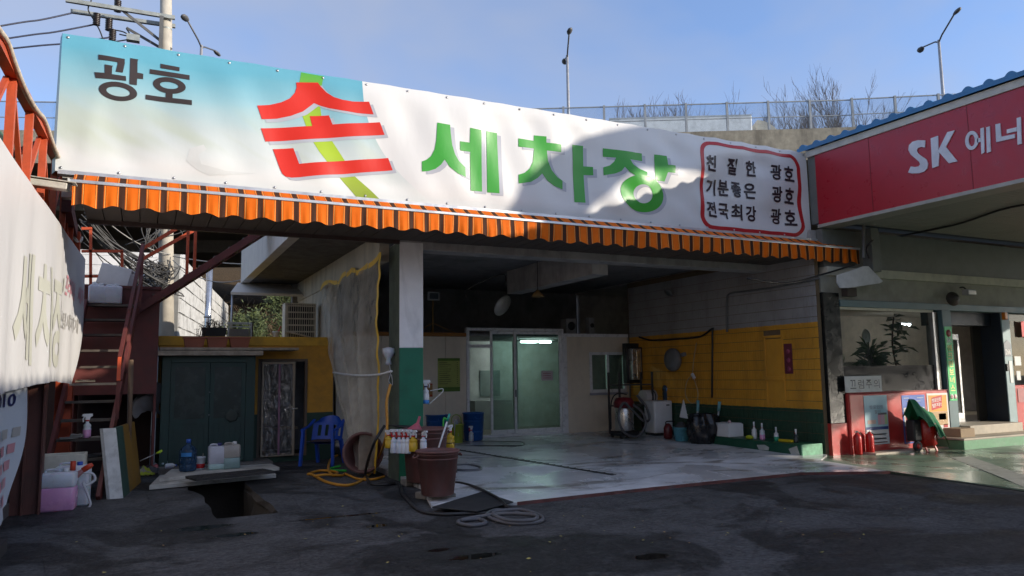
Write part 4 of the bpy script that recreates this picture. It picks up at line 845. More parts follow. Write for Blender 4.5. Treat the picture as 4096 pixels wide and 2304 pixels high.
# dead plants
dead = M('dead_stem', (.07, .04, .028), .9)
def dead_plant(c, r, h, n, seed):
    b = B(); rnd = random.Random(seed)
    for i in range(n):
        a = rnd.uniform(0, 6.28); q = rnd.uniform(.2, 1); p0 = Vector(c)+Vector((rnd.uniform(-r, r)*.6, rnd.uniform(-.05, .05), 0)); p1 = p0+Vector((cos(a)*r*q*.6, sin(a)*r*.3, h*rnd.uniform(.5, 1))); p2 = p1+Vector((cos(a)*r*.4, 0, -h*.1*rnd.random()))
        b.tube([p0, p0.lerp(p1, .6)+Vector((0, 0, h*.06)), p1, p2], [.005, .004, .003, .002], 4)
        for j in range(3):
            q0 = p1+Vector((rnd.uniform(-.03, .03), rnd.uniform(-.03, .03), rnd.uniform(-.04, .02))); s_ = rnd.uniform(.012, .026); b.add([q0+Vector((rnd.uniform(-s_, s_), rnd.uniform(-s_, s_), rnd.uniform(-s_, s_))) for _ in range(3)], [(0, 1, 2)])
    return b
pt = (1.204,14.9,2.429)
t = thing('dark_planter', 'black trough of withered plants behind the terracotta planters', 'planter', (pt[0], 15.1, 2.37)); b = B(); b.add([(-.19, -.08, 0), (.19, -.08, 0), (.19, .08, 0), (-.19, .08, 0), (-.22, -.1, .17), (.22, -.1, .17), (.22, .1, .17), (-.22, .1, .17)], [(3,2,1,0),(0,1,5,4),(1,2,6,5),(2,3,7,6),(3,0,4,7),(4,5,6,7)]); b.build('trough', black_pl, t, local=True)
dead_plant((0, 0, .16), .2, .16, 26, 3).build('withered_plant', dead, t, local=True)
tag(dead_plant((pls[0]+.1, 14.5, 2.34), .13, .24, 9, 5).build('withered_stalks', dead, loc=(pls[0], 14.5, 2.34)), 'thin withered stalks growing in the leftmost terracotta planter', 'plant')

# ================================================================ AMBER ANNEX
AN = thing('amber_annex', 'low flat-roofed annex painted amber above a dark green base', 'building', (1.9, 15, 0))
amber = M('amber_wall_paint', (.60, .29, .025), .6, var=.12, dirt=.3, dscale=2.5); ambt = M('amber_ledge_paint', (.66, .36, .03), .6, var=.15, dirt=.35)
dgreen = M('dark_green_base', (.012, .045, .026), .55, var=.2, dirt=.3)
ax0, ax1 = .28, 3.42; gz = 0.909; dx0, dx1 = 1.998, 2.916; dzt = 1.949
for a, c_, m_, nm in (((ax0, 15.0, gz), (dx0, 15.15, 2.2), amber, 'wall'), ((dx1, 15.0, gz), (ax1, 15.15, 2.2), amber, 'wall'), ((dx0, 15.0, dzt), (dx1, 15.15, 2.2), amber, 'wall'), ((ax0, 15.0, 0), (dx0, 15.152, gz-.001), dgreen, 'base'), ((dx1, 15.0, 0), (ax1, 15.152, gz-.001), dgreen, 'base'), ((dx0, 15.0, 0), (dx1, 15.152, .12), dgreen, 'base')):
    b = B(); b.box(a, c_); b.build(nm, m_, AN)
b = B(); b.box((ax0-.02, 14.985, 2.2), (ax1, 19.2, 2.375)); b.build('roof_ledge', ambt, AN, bevel=.01)
b = B(); b.box((ax0, 17.4, 0), (ax1, 17.45, 2.2)); b.build('inner_wall', dark_wall, AN)
b = B(); b.box((ax0, 15.16, 0), (ax0+.05, 17.4, 2.2)); b.build('inner_side', dark_wall, AN)
frm = M('brown_door_frame', (.14, .10, .07), .6, dirt=.3)
for a, c_ in (((dx0, 14.985, .10), (dx0+.05, 15.05, dzt)), ((dx1-.05, 14.97, .10), (dx1, 15.05, dzt)), ((dx0+.05, 14.985, dzt-.05), (dx1-.05, 15.05, dzt)), ((dx0+.05, 14.985, .10), (dx1-.05, 15.05, .14))): b = B(); b.box(a, c_); b.build('door_frame', frm, AN)
# film-covered door standing slightly ajar
t = thing('film_covered_door', 'narrow wood-framed door covered in shiny crumpled plastic film', 'door', (dx0+.1, 14.93, .14))
ddx1 = 2.669; wdf = M('pale_door_wood', (.38, .31, .23), .6, dirt=.3)
for a, c_ in (((dx0+.06, 14.90, .12), (dx0+.10, 14.94, dzt-.06)), ((ddx1-.05, 14.90, .12), (ddx1, 14.94, dzt-.06)), ((dx0+.10, 14.90, .12), (ddx1-.05, 14.94, .17)), ((dx0+.10, 14.90, dzt-.10), (ddx1-.05, 14.94, dzt-.06))): b = B(); b.box(a, c_); b.build('door_stile', wdf, t)
k = N('crumpled_film'); bmp = k.bump(k.noise(7, 5, dist=1.5, stretch=(1.6, 1, .6)), 1.0, .10); gl = k.n('BsdfGlossy'); gl.inputs['Roughness'].default_value = .10; gl.inputs[0].default_value = (.8, .8, .82, 1); k.l(bmp, gl.inputs['Normal']); tr = k.n('BsdfTransparent'); tr.inputs[0].default_value = (.55, .55, .57, 1); m_ = k.n('MixShader'); m_.inputs[0].default_value = .25; k.l(tr.outputs[0], m_.inputs[1]); k.l(gl.outputs[0], m_.inputs[2]); k.l(m_.outputs[0], k.out.inputs[0])
b = B(); xa, xb = dx0+.09, ddx1-.04
b.grid(40, 60, lambda u, v: (xa+(xb-xa)*u, 14.895+.02*noise.noise(Vector((u*5, v*9, 2)))+.012*noise.noise(Vector((u*14, v*20, 5))), .14+(dzt-.24)*v)); b.build('plastic_film', k.m, t)
xr = xa+(xb-xa)*.52; b = B(); b.bar((xr+.01, 14.865, .15), (xr, 14.865, dzt-.1), .035, .008, (0, 1, 0)); b.build('tape_strip', M('mauve_tape', (.26, .13, .20), .4), t)
b = B(); b.tube([(ddx1-.07, 14.86, 1.0), (ddx1+.05, 14.86, 1.0)], .014, 8); b.build('door_handle', galv, t)
# inside the annex: a stool silhouette
b = B(); b.box((2.2, 15.8, .55), (2.9, 16.2, .6))
for x in (2.25, 2.8): b.box((x, 15.85, 0), (x+.05, 15.9, .55))
tag(b.build('work_stool', wdf, loc=(2.4, 16, 0)), 'wooden bench seen dimly through the film-covered door', 'bench')
# outdoor air-conditioner on the annex roof
ap = (2.703,16.3,2.421); az0, az1 = ap[2]+.0, 3.135; axl, axr = 2.704, 3.334
t = thing('air_conditioner', 'cream outdoor air-conditioner unit on the annex roof', 'air conditioner', (axl, 16.3, 2.376))
acm = M('cream_ac', (.55, .50, .40), .5, dirt=.35, dscale=6)
b = B(); b.box((axl, 16.33, 2.41), (axr, 16.62, az1)); b.build('cabinet', black_pl, t)
for a, c_ in (((axl-.02, 16.3, 2.40), (axl+.045, 16.64, az1)), ((axr-.03, 16.3, 2.40), (axr, 16.64, az1)), ((axl-.02, 16.3, az1), (axr, 16.64, az1+.03))): b = B(); b.box(a, c_); b.build('casing', acm, t, bevel=.008)
for i in range(6): z = 2.42+(az1-2.45)*i/5; b = B(); b.bar((axl, 16.305, z), (axr, 16.305, z), .025, .028); b.build('grille_rail', acm, t)
for i in range(1, 13): x = axl+.02+(axr-axl-.03)*i/13; b = B(); b.box((x-.006, 16.31, 2.42), (x+.006, 16.325, az1)); b.build('grille_bar', acm, t)
for x in (axl+.05, axr-.08): b = B(); b.box((x, 16.3, 2.376), (x+.05, 16.62, 2.41)); b.build('foot', acm, t)
b = B(); b.tube(bez([(axl-.02, 16.28, 2.55), (axl+.25, 16.25, 2.50), (axr, 16.27, 2.40), (3.4, 16.2, 2.39)], 6), .02, 8); b.build('refrigerant_hose', rope, t)
pp = (2.386,15.5,2.395); t = bucket('white_pot', (pp[0], 15.5, 2.376), 'small white pot with a red stick on the annex roof', 'pot', .05, .065, .13, white_pl, rim=.006); B().tube([(.01, 0, .05), (.09, 0, .24)], .012).build('red_stick', red_pl, t, local=True)
pp = (1.728,15.6,2.457); t = thing('metal_basket', 'open wire-framed black bin on the annex roof behind the planters', 'bin', (pp[0], 15.6, 2.376))
for a, c_ in (((-.22, 0, 0), (-.22, 0, .30)), ((.2, 0, 0), (.2, 0, .30)), ((-.22, 0, .30), (.2, 0, .30)), ((-.22, 0, .22), (.2, 0, .22)), ((-.22, .35, .3), (.2, .35, .3)), ((.2, 0, .3), (.2, .35, .3)), ((-.22, 0, .3), (-.22, .35, .3))): B().bar(a, c_, .02, .02).build('wire_rail', galv, t, local=True)
b = B(); b.box((.205, .0, 0), (.24, .36, .31)); b.build('bin_side', black_pl, t, local=True); b = B(); b.box((-.21, .34, 0), (.2, .355, .2)); b.build('bin_back', MATS['grey_tarp'], t, local=True)

# ================================================================ BLUE CHAIR
def chair(loc, rz):
    t = thing('plastic_chair', 'blue plastic armchair with slotted back in front of the amber wall', 'chair', loc, None, rz)
    w2 = .27
    b = B(); b.grid(8, 8, lambda u, v: (w2*2*(u-.5)*.92, -.22+.46*v, .43-.03*sin(pi*u)*sin(pi*v)-.02*v)); b.grid(8, 8, lambda u, v: (w2*2*(u-.5)*.92, -.22+.46*v, .405-.03*sin(pi*u)*sin(pi*v)-.02*v)); b.build('seat', blue_pl, t, local=True)
    def bk(u, z): a = (u-.5)*1.7; return (w2*1.12*sin(a)/sin(.85), .24-.13*(1-cos(a))/(1-cos(.85))+.12*(z-.42)/.42, z)
    nu = 15
    for (u0, u1, z0, z1) in ((0, 1, .70, .74), (0, 1, .42, .50), (.0, .14, .5, .7), (.24, .34, .5, .7), (.43, .57, .5, .7), (.66, .76, .5, .7), (.86, 1, .5, .7)):
        b = B(); n_ = max(2, int((u1-u0)*nu)); b.grid(n_, 3, lambda u, v: bk(u0+(u1-u0)*u, z0+(z1-z0)*v)); b.grid(n_, 3, lambda u, v: tuple(Vector(bk(u0+(u1-u0)*u, z0+(z1-z0)*v))+Vector((0, .014, 0)))); b.build('back_slat', blue_pl, t, local=True)
    def top(u, v): q = bk(u, .74); return (q[0]*(1-.25*v), q[1]+.02*v, .74+v*.13*sqrt(max(0, 1-(2*u-1)**2)))
    b = B(); b.grid(20, 5, top); b.grid(20, 5, lambda u, v: tuple(Vector(top(u, v))+Vector((0, .015, 0)))); b.build('back_top', blue_pl, t, local=True)
    for s_ in (-1, 1):
        b = B(); pts = bez([(s_*w2*1.1, .22, .80), (s_*w2*1.16, .05, .70), (s_*w2*1.18, -.15, .655), (s_*w2*1.16, -.25, .64)], 5); 
        for i in range(len(pts)-1): b.bar(pts[i], pts[i+1], .055, .022)
        b.build('armrest', blue_pl, t, local=True)
        b = B(); b.prism([(s_*w2*1.16, -.27, .645), (s_*w2*1.16, -.20, .645), (s_*w2*1.17, -.22, .40), (s_*w2*1.25, -.26, 0), (s_*w2*1.25, -.31, 0)], (-s_*.045, 0, 0)); b.build('leg', blue_pl, t, local=True)
        b = B(); b.prism([(s_*w2*.98, .16, .42), (s_*w2*.98, .26, .45), (s_*w2*1.06, .34, 0), (s_*w2*1.06, .29, 0)], (-s_*.045, 0, 0)); b.build('leg', blue_pl, t, local=True)
    b = B(); b.box((-.2, -.15, .425), (.2, .16, .445)); b.build('seat_mat', M('brown_pad', (.06, .035, .03), .9), t, local=True)
    return t
cp = (3.057,14.152,0.0); chair((cp[0], cp[1]-.05, 0), radians(-38))

# ================================================================ PLASTIC CURTAIN
t = thing('plastic_curtain', 'translucent plastic sheet curtain with yellow taped edges gathered beside the pillar', 'curtain', (3.3, 12.3, 0))
plastic_clear('cloudy_sheet', (.84, .76, .63), .50, .10, 1.0)
def cur(u, v):
    f = v; 
    yf = 15.95-1.6*min(1, v/.55)-1.75*max(0, (v-.55)/.45)**1.0; yn = 11.55+.05*v+.40*max(0, (v-.5)/.5)
    y = yn+(yf-yn)*u; z = 3.55-.02*u-3.50*v-.10*abs(sin(u*pi*2.4))*(1-v)**2
    pl = .05+.05*v; x = 3.36-.06*sin(pi*min(1, v*1.3))-.05*v+pl*(sin(u*19+v*1.2)+.35*sin(u*43+v*3))*min(1, .25+v*1.4)+.03*noise.noise(Vector((u*5, v*14, 0)))
    return (x, y, z)
b = B(); b.grid(110, 60, cur); b.build('sheet', MATS['cloudy_sheet'], t)
tape = M('yellow_tape', (.80, .48, .02), .5, var=.15, dirt=.3, dscale=6)
b = B(); b.grid(3, 60, lambda u, v: tuple(Vector(cur(0, v))+Vector((-.015, -.11*u, 0)))); b.build('edge_tape', tape, t)
for i in range(6):
    u0, u1 = i/6, (i+.96)/6; b = B(); b.grid(8, 2, lambda u, v: tuple(Vector(cur(u0+(u1-u0)*u, .0))+Vector((-.012, 0, .02-.09*v+.05*sin((u0+u)*3+i*2)*(i % 2))))); b.build('top_tape', tape, t)
ry = [(3.26,14.302,1.674), (3.18,12.986,1.63), (3.2,11.892,1.605), (3.22,11.064,1.619), (3.3,10.723,1.662)]
b = B(); b.tube(bez(ry, 5), .018, 8); b.build('tie_rope', M('white_rope', (.62, .61, .58), .7), t)
# bag and wires hung on the pillar
pp = (3.488,11.7,1.916); t = thing('hung_bag', 'small knotted plastic bag hung on the side of the pillar', 'bag', (PX0-.05, 11.6, pp[2]-.1))
b = B(); b.lathe([(0, -.16), (.05, -.14), (.035, -.06), (.06, -.02), (.10, .05), (.09, .11), (.02, .13)], (pp[0], 11.5, pp[2]), 9, squash=(1.1, .8)); b.build('bag_skin', milky, t)
b = B(); b.box((PX0-.06, 11.52, pp[2]-.02), (PX0-.008, 11.60, pp[2]+.12)); b.build('wall_box', wdf, t)
b = B(); b.tube(bez([(pp[0]+.02, 11.5, pp[2]-.15), (pp[0]+.03, 11.5, pp[2]-.30), (pp[0]-.0, 11.48, pp[2]-.40), (pp[0]+.06, 11.48, pp[2]-.46), (pp[0]+.05, 11.5, pp[2]-.3)], 6), .006, 5); b.build('string', white_pl, t)

# ================================================================ TUBS AT THE PILLAR
brown_pl = M('brown_tub_plastic', (.16, .068, .058), .6, var=.22, dirt=.6, dscale=5, dcol=(.16, .13, .12), streak=True)
block = M('concrete_block', (.22, .20, .17), .9, var=.25, dirt=.4, bump=.6, bscale=30)
bk = Vector((3.336,8.969,0.09)); bc = bk+Vector((.44*.2, .89*.2, 0))
bucket('rubber_bucket', (bc.x, bc.y, .095), 'reddish brown round rubber bucket holding a white mop handle', 'bucket', .205, .265, .56, brown_pl)
tb = Vector((3.627,10.279,0.05)); tcn = tb+Vector((.13, .27, 0))
bucket('rubber_tub', (tcn.x, tcn.y, .075), 'larger dark brown rubber tub in front of the green pillar', 'tub', .27, .325, .76, brown_pl)
for (pp, l_, r_) in (((3.574,10.625,0.0), 'rough concrete block under the larger brown tub', .2), ((3.392,9.444,0.0), 'rough concrete block under the brown bucket', .5)):
    b = B(); b.grid(1, 1, lambda u, v: (0, 0, 0)); b = B(); b.box((-.15, -.08, 0), (.15, .10, .09)); o = b.build('concrete_block', block, loc=(pp[0]+.05, pp[1]+.1, 0), local=True, bevel=.015); o.rotation_euler = (0, 0, r_); tag(o, l_, 'block')
tag(B().box((-.16, -.1, 0), (.16, .1, .09)).build('concrete_block', block, loc=(bc.x+.1, bc.y+.12, 0), local=True, bevel=.015), 'concrete block hidden behind the brown bucket', 'block')
tag(B().box((-.16, -.1, 0), (.16, .1, .07)).build('concrete_block', block, loc=(tcn.x+.08, tcn.y+.08, 0), local=True, bevel=.015), 'concrete block under the rear of the larger tub', 'block')
t = thing('tipped_tub', 'brown rubber tub tipped on its side behind the curtain edge', 'tub', (3.3, 12.25, 0)); b = B(); b.lathe([(.0, 0), (.26, .01), (.30, .5), (.33, .51), (.33, .53), (.285, .52), (.25, .03), (0, .03)], (3.42, 12.5, .33), 24, (-.35, -.9, .1)); b.build('tub_wall', brown_pl, t)
for o_, r0_, r1_, h_, w_ in ((bc, .205, .265, .56, 'bucket'), (tcn, .27, .325, .76, 'tub')):
    par = [q for q in C.objects if q.name.startswith('rubber_'+w_)][0]
    for f in (.80, .90): r_ = r0_+(r1_-r0_)*f; B().lathe([(r_+.001, h_*f), (r_+.009, h_*f+.008), (r_+.003, h_*f+.02)], (0, 0, 0), 32).build('moulded_ring', brown_pl, par, local=True)
    for s_ in (-1, 1): B().tube(bez([(s_*(r1_+.01), -.07, h_-.05), (s_*(r1_+.045), -.05, h_-.08), (s_*(r1_+.045), .05, h_-.08), (s_*(r1_+.01), .07, h_-.05)], 4), .011, 6).build('handle', brown_pl, par, local=True)
# mop
m0 = Vector((3.776,10.1,0.524)); m1 = Vector((3.925,10.0,1.052)); t = thing('mop', 'white mop handle with teal grip standing in the brown bucket', 'mop', m0)
B().tube([m0-(m1-m0)*.5, m0.lerp(m1, .82)], .013, 8).build('handle', white_pl, t); B().tube([m0.lerp(m1, .80), m1], [.017, .015], 8).build('grip', M('teal_plastic', (.03, .40, .30), .4), t)
b = B(); b.lathe([(.02, .06), (.09, .0), (.11, -.1), (.0, -.12)], m0-Vector((.02, 0, .02)), 12, squash=(1.2, .7)); b.build('mop_head', M('mop_cloth', (.11, .10, .065), .95), t)
# steel hanging rail with spray bottles
ra, rb_ = Vector((3.213,10.62,0.788)), Vector((3.666,10.32,0.774))
t = thing('hanging_rail', 'thin steel rail on the pillar from which spray bottles hang', 'rail', (PX0, 11.0, 0)); B().tube([ra, rb_], .010, 6).build('rod', galv, t); B().tube([ra+Vector((.05, -.02, 0)), (PX0+.05, 11.25, ra.z)], .010, 6).build('bracket', galv, t); B().tube([rb_-Vector((.05, 0, 0)), (rb_.x-.02, 11.25, ra.z)], .010, 6).build('bracket', galv, t)
hang = [(982, 1140, yel_pl, 'leftmost yellow spray bottle hanging on the rail by the pillar', .055, .27), (994, 1147, milky, 'first white spray bottle from the left on the rail', .052, .36), (1007, 1147, milky, 'second white spray bottle from the left on the rail', .052, .36), (1017, 1149, white_pl, 'third white spray bottle from the left on the rail', .05, .36), (1027, 1148, white_pl, 'fourth white spray bottle from the left on the rail', .05, .36), (1040, 1144, yel_pl, 'squat yellow spray bottle hanging between white ones by the tub', .066, .32), (1064, 1133, milky, 'separate white spray bottle hanging nearest the mop', .05, .30)]
for i, (x, y, m_, l_, r_, h_) in enumerate(hang):
    f = (x-978)/88; q = ra.lerp(rb_, f); spray((q.x-.03, q.y-.07, q.z-h_*.78), l_, m_, None, h_, r_, pi/2+.5, trig=red_pl if i < 4 else white_pl, group='spray bottles hung on the rail')
q = Vector((4.439,11.3,0.44)); t = spray((q.x, q.y, .42), 'yellow spray bottle with black band on the right of the tub', yel_pl, None, .42, .075, .6, group=None); B().lathe([(.0765, .10), (.0765, .115)], (0, 0, 0), 16).build('black_band', black_pl, t, local=True)
tag(B().box((-.09, -.09, 0), (.09, .09, .419)).build('bottle_stand', MATS['dark_steel'], loc=(q.x, q.y, 0), local=True, bevel=.01), 'dark post stand under the yellow banded bottle', 'stand')
q = Vector((4.186,10.9,0.713)); tag(B().tube(bez([(q.x, q.y, .45), (q.x-.01, q.y, .9), (q.x+.03, q.y, .93), (q.x+.06, q.y, .9)], 5), .014, 8).build('green_hook', M('bright_green_plastic', (.05, .45, .06), .4), loc=q), 'bright green plastic hook on the rim of the larger tub', 'hook')
fq = Vector((3.664,10.75,0.735)); t = tag(B().lathe([(.15, 0), (.155, .01), (.04, .15), (.022, .17), (.018, .27), (.010, .27)], (0, 0, 0), 20, (.35, .1, 1)).build('funnel', M('pink_plastic', (.55, .12, .16), .45), loc=(fq.x, fq.y, fq.z), local=True), 'pink funnel upturned on the rim of the larger tub', 'funnel')
tag(B().tube([(3.314,11.1,0.847), (3.388,11.0,0.861), (3.48,10.9,0.845), (3.663,10.8,0.837)], [.010, .012, .022, .02], 8).build('wash_gun', black_pl, loc=fq), 'black pressure washer lance lying across the rail and tub', 'washer lance')
# spray bottle on a pole at the pillar's right edge
q = Vector((4.077,11.4,1.152)); spray((PX1+.075, 11.35, q.z), 'white and blue window spray bottle on a pole beside the pillar', white_pl, M('blue_label', (.05, .25, .65), .4), .40, .055, 2.9, lv=.25, collar=M('navy_cap', (.03, .03, .15), .4), group=None)
t = thing('wire_hook_pole', 'pale pole beside the pillar ending in a bent white wire hook', 'pole', (PX1+.05, 11.35, 0)); B().tube([(PX1+.035, 11.4, .05), (PX1+.035, 11.4, q.z)], .014, 6).build('pole', M('pale_pole', (.50, .46, .38), .6), t)
B().tube(bez([(4.144,11.4,1.351), (4.265,11.4,1.367), (4.354,11.4,1.377), (4.353,11.4,1.327), (4.231,11.4,1.223), (4.117,11.4,1.132)], 5), .009, 6).build('hook', M('pale_wire', (.62, .63, .58), .5), t)
# black mat
mp_ = [(3.127,8.557,0.05),(4.111,9.312,0.05),(4.113,8.376,0.05),(3.476,8.023,0.05)]
flat([(x, y, .046 if i else .046) for i, (x, y, z) in enumerate(mp_)], .014, 'rubber_mat', M('black_mat', (.02, .02, .022), .75, dirt=.3, dcol=(.08, .08, .08)), 'black rubber mat on the edge of the concrete slab', 'mat')
# ---------------------------------------------------------------- hoses
def hose(name, pts, r, m_, lab, n=7): return tag(B().tube(bez(pts, n), r, 7).build(name, m_, loc=pts[0]), lab, 'hose')
yl = M('orange_yellow_hose', (.62, .27, .02), .45, dirt=.2)
def c1(px, py): pass
hose('yellow_hose', [(3.414,11.15,1.467), (3.342,11.1,1.201), (3.337,11.05,0.875), (3.281,11.0,0.617), (3.668,12.755,0.12), (3.186,11.724,0.02), (2.778,11.125,0.02), (2.577,11.58,0.02), (2.557,12.598,0.02), (2.516,12.724,0.02), (2.772,12.984,0.03), (2.962,12.652,0.03), (2.813,12.248,0.03), (2.907,13.019,0.04), (3.31,14.603,0.04), (3.536,15.064,0.05)], .022, yl, 'orange yellow hose falling from the pillar and looping on the asphalt')
hose('yellow_hose', [(2.494,12.177,0.05), (2.692,12.197,0.055), (2.946,12.252,0.02), (3.045,12.386,0.02), (3.072,11.705,0.02), (3.263,11.531,0.02), (3.483,11.67,0.03)], .020, yl, 'second orange yellow hose lying flat between chair and pillar')
hose('green_hose', [(3.206,13.444,0.03), (2.997,13.263,0.02), (2.965,13.019,0.02), (3.14,12.726,0.03)], .02, M('vivid_green_hose', (.04, .45, .05), .4), 'short vivid green hose end inside the yellow hose loops')
bh = M('black_hose', (.018, .018, .02), .4, dirt=.2, dcol=(.1, .1, .1))
hose('black_hose', [(3.324,11.15,0.85), (3.144,11.05,0.621), (3.166,11.54,0.25), (3.225,11.807,0.05), (3.114,11.077,0.02), (3.27,10.899,0.02), (3.458,10.863,0.02), (3.199,9.839,0.02), (3.002,8.707,0.02), (3.105,8.288,0.02), (3.45,8.132,0.02), (3.955,7.875,0.02)], .022, bh, 'black hose hanging by the pillar and snaking over the asphalt to the coil')
hose('black_hose', [(3.956,10.221,0.06), (4.116,10.249,0.06), (4.19,9.919,0.06), (4.109,9.172,0.07), (4.007,8.539,0.07), (3.936,8.2,0.04), (3.938,7.942,0.02)], .02, bh, 'black hose running from behind the bucket across the rubber mat')
gh = M('grey_hose', (.12, .12, .13), .5, dirt=.3)
cc = Vector((3.654,7.748,0.02))
hose('hose_coil', [(3.933,7.831,0.02), (3.771,8.124,0.03), (3.519,7.846,0.03), (3.576,7.407,0.02), (3.852,7.294,0.02), (3.994,7.448,0.04), (3.97,7.902,0.05), (3.588,7.835,0.06), (3.565,7.431,0.05), (3.803,7.291,0.05), (3.922,7.471,0.06), (3.682,7.723,0.06), (3.292,7.82,0.03), (3.122,7.724,0.02), (3.177,7.495,0.02), (3.363,7.532,0.02), (3.39,7.772,0.02), (3.173,7.76,0.03)], .022, gh, 'grey hose lying in a loose coil on the asphalt in front')
hose('floor_hose', [(4.757,11.967,0.08), (4.998,11.94,0.08), (5.065,11.575,0.08), (4.914,11.247,0.08), (4.685,11.277,0.08), (4.56,11.475,0.08)], .025, gh, 'grey hose bend lying on the wash bay floor right of the bucket')
hose('floor_hose', [(6.085,15.419,0.1), (6.748,15.879,0.1), (7.147,16.574,0.14), (7.118,16.229,0.11), (6.623,15.474,0.11), (6.987,15.216,0.11), (7.49,14.858,0.11), (7.122,14.131,0.11), (6.606,14.389,0.11), (5.991,14.841,0.1)], .024, bh, 'black hose looped on the floor before the glass door')
# ---------------------------------------------------------------- blue barrels and small things in front of the cabin
bb_m = M('blue_barrel_plastic', (.012, .10, .36), .4, var=.08, dirt=.2)
for (x, y, l_, r_, h_, dy) in ((1190, 1111, 'right blue plastic barrel, nearest the glass door', .235, .62, 0), (1096, 1105, 'left blue plastic barrel partly hidden behind the brown tub', .24, .58, 0), (1126, 1098, 'middle blue plastic barrel behind the lime basket', .23, .62, .0)):
    p = at_ = {1190: (6.656,15.55,0.12), 1096: (5.927,15.951,0.12), 1126: (6.491,16.671,0.12)}[x]
    t = bucket('plastic_barrel', (p[0]+.1, p[1]+.2, padz(p[1])), l_, 'barrel', r_*.88, r_, h_, bb_m, 'blue plastic barrels', rim=.015)
    for z in (.18, .42): B().lathe([(r_*(.88+.12*z/h_)+.001, z), (r_*(.88+.12*z/h_)+.010, z+.012), (r_*(.88+.12*z/h_)+.003, z+.026)], (0, 0, 0), 28).build('hoop', bb_m, t, local=True)
    B().tube(bez([(-.05, -r_-.004, h_-.09), (-.05, -r_-.03, h_-.13), (.05, -r_-.03, h_-.13), (.05, -r_-.004, h_-.09)], 4), .008, 6).build('handle', bb_m, t, local=True)
p = (6.179,15.353,0.1); t = bucket('lime_basket', (p[0]+.06, p[1]+.15, padz(14)), 'lime green perforated plastic basket with hoop handle', 'basket', .14, .16, .42, M('lime_basket_plastic', (.34, .42, .05), .45), rim=.01); B().tube(bez([(-.12, 0, .42), (-.10, 0, .56), (0, 0, .62), (.10, 0, .56), (.12, 0, .42)], 5), .012, 6).build('handle', MATS['lime_basket_plastic'], t, local=True)
p = (6.611,15.601,0.11); spray((p[0], p[1]-.05, padz(p[1])), 'spray bottle with red trigger standing by the right blue barrel', milky, None, .36, .055, .4, trig=red_pl, group=None)
p = (6.182,15.4,0.538); b = B(); b.grid(8, 12, lambda u, v: (p[0]+.10*(u-.5), 15.38-.03*sin(u*6+v*2), p[2]+.08-.36*v+.02*sin(u*9))); tag(b.build('wash_cloth', M('grey_cloth', (.42, .43, .44), .95), loc=p), 'grey wash cloth draped over the middle blue barrel', 'cloth')

# ================================================================ CABIN AT THE BACK
YC = 16.2
CB = thing('wash_bay_cabin', 'cream panelled cabin with white sliding glass doors at the back of the bay', 'cabin', (7.5, YC, .1))
cream_p = M('cream_sandwich_panel', (.76, .66, .52), .5, var=.04, dirt=.2, dscale=1.2, streak=True)
wframe = M('white_upvc', (.80, .79, .79), .4, var=.04, dirt=.35, dscale=9)
dX0, dX1 = 6.778, 9.383; dZ1 = 2.689; dZ0 = .13; cz1 = 2.497
wx0, wx1 = 10.138, 11.235; wz0, wz1 = 1.096, 2.114
czL = 2.554
xs = [3.76, 4.75, 6.265, dX0]
for i in range(3): b = B(); b.box((xs[i]+.004, YC, .1), (xs[i+1]-.004, YC+.08, czL-.08)); b.build('wall_panel', cream_p, CB)
for a, c_ in (((dX1, YC, .1), (wx0, YC+.08, cz1)), ((wx1, YC, .1), (11.32, YC+.08, cz1)), ((wx0, YC, .1), (wx1, YC+.08, wz0)), ((wx0, YC, wz1), (wx1, YC+.08, cz1))): b = B(); b.box(a, c_); b.build('wall_panel', cream_p, CB)
b = B(); b.box((3.76, YC-.02, czL-.075), (dX0, YC+.1, czL+.01)); b.build('amber_trim', M('amber_trim_paint', (.30, .12, .02), .6), CB)
b = B(); b.box((dX1+.01, YC-.03, cz1), (11.32, YC+.1, cz1+.08)); b.build('white_trim', wframe, CB)
b = B(); b.box((dX1+.005, YC-.015, .1), (dX1+.10, YC-.001, cz1)); b.build('corner_trim', wframe, CB)
b = B(); b.box((3.76, YC+.1, 2.5), (11.32, 18.98, 2.56)); b.build('cabin_roof', dark_wall, CB)
b = B(); b.box((dX0, YC+.1, .1), (dX1+2, 18.9, .14)); b.build('cabin_floor', M('cabin_floor_vinyl', (.25, .22, .18), .4), CB)
b = B(); b.box((3.8, 18.9, .1), (11.3, 18.95, 2.5)); b.build('cabin_back', M('cabin_inner_wall', (.55, .58, .55), .7), CB)
b = B(); b.box((dX0-.1, YC+.1, .1), (dX0-.05, 18.9, 2.5)); b.build('cabin_partition', MATS['cabin_inner_wall'], CB)
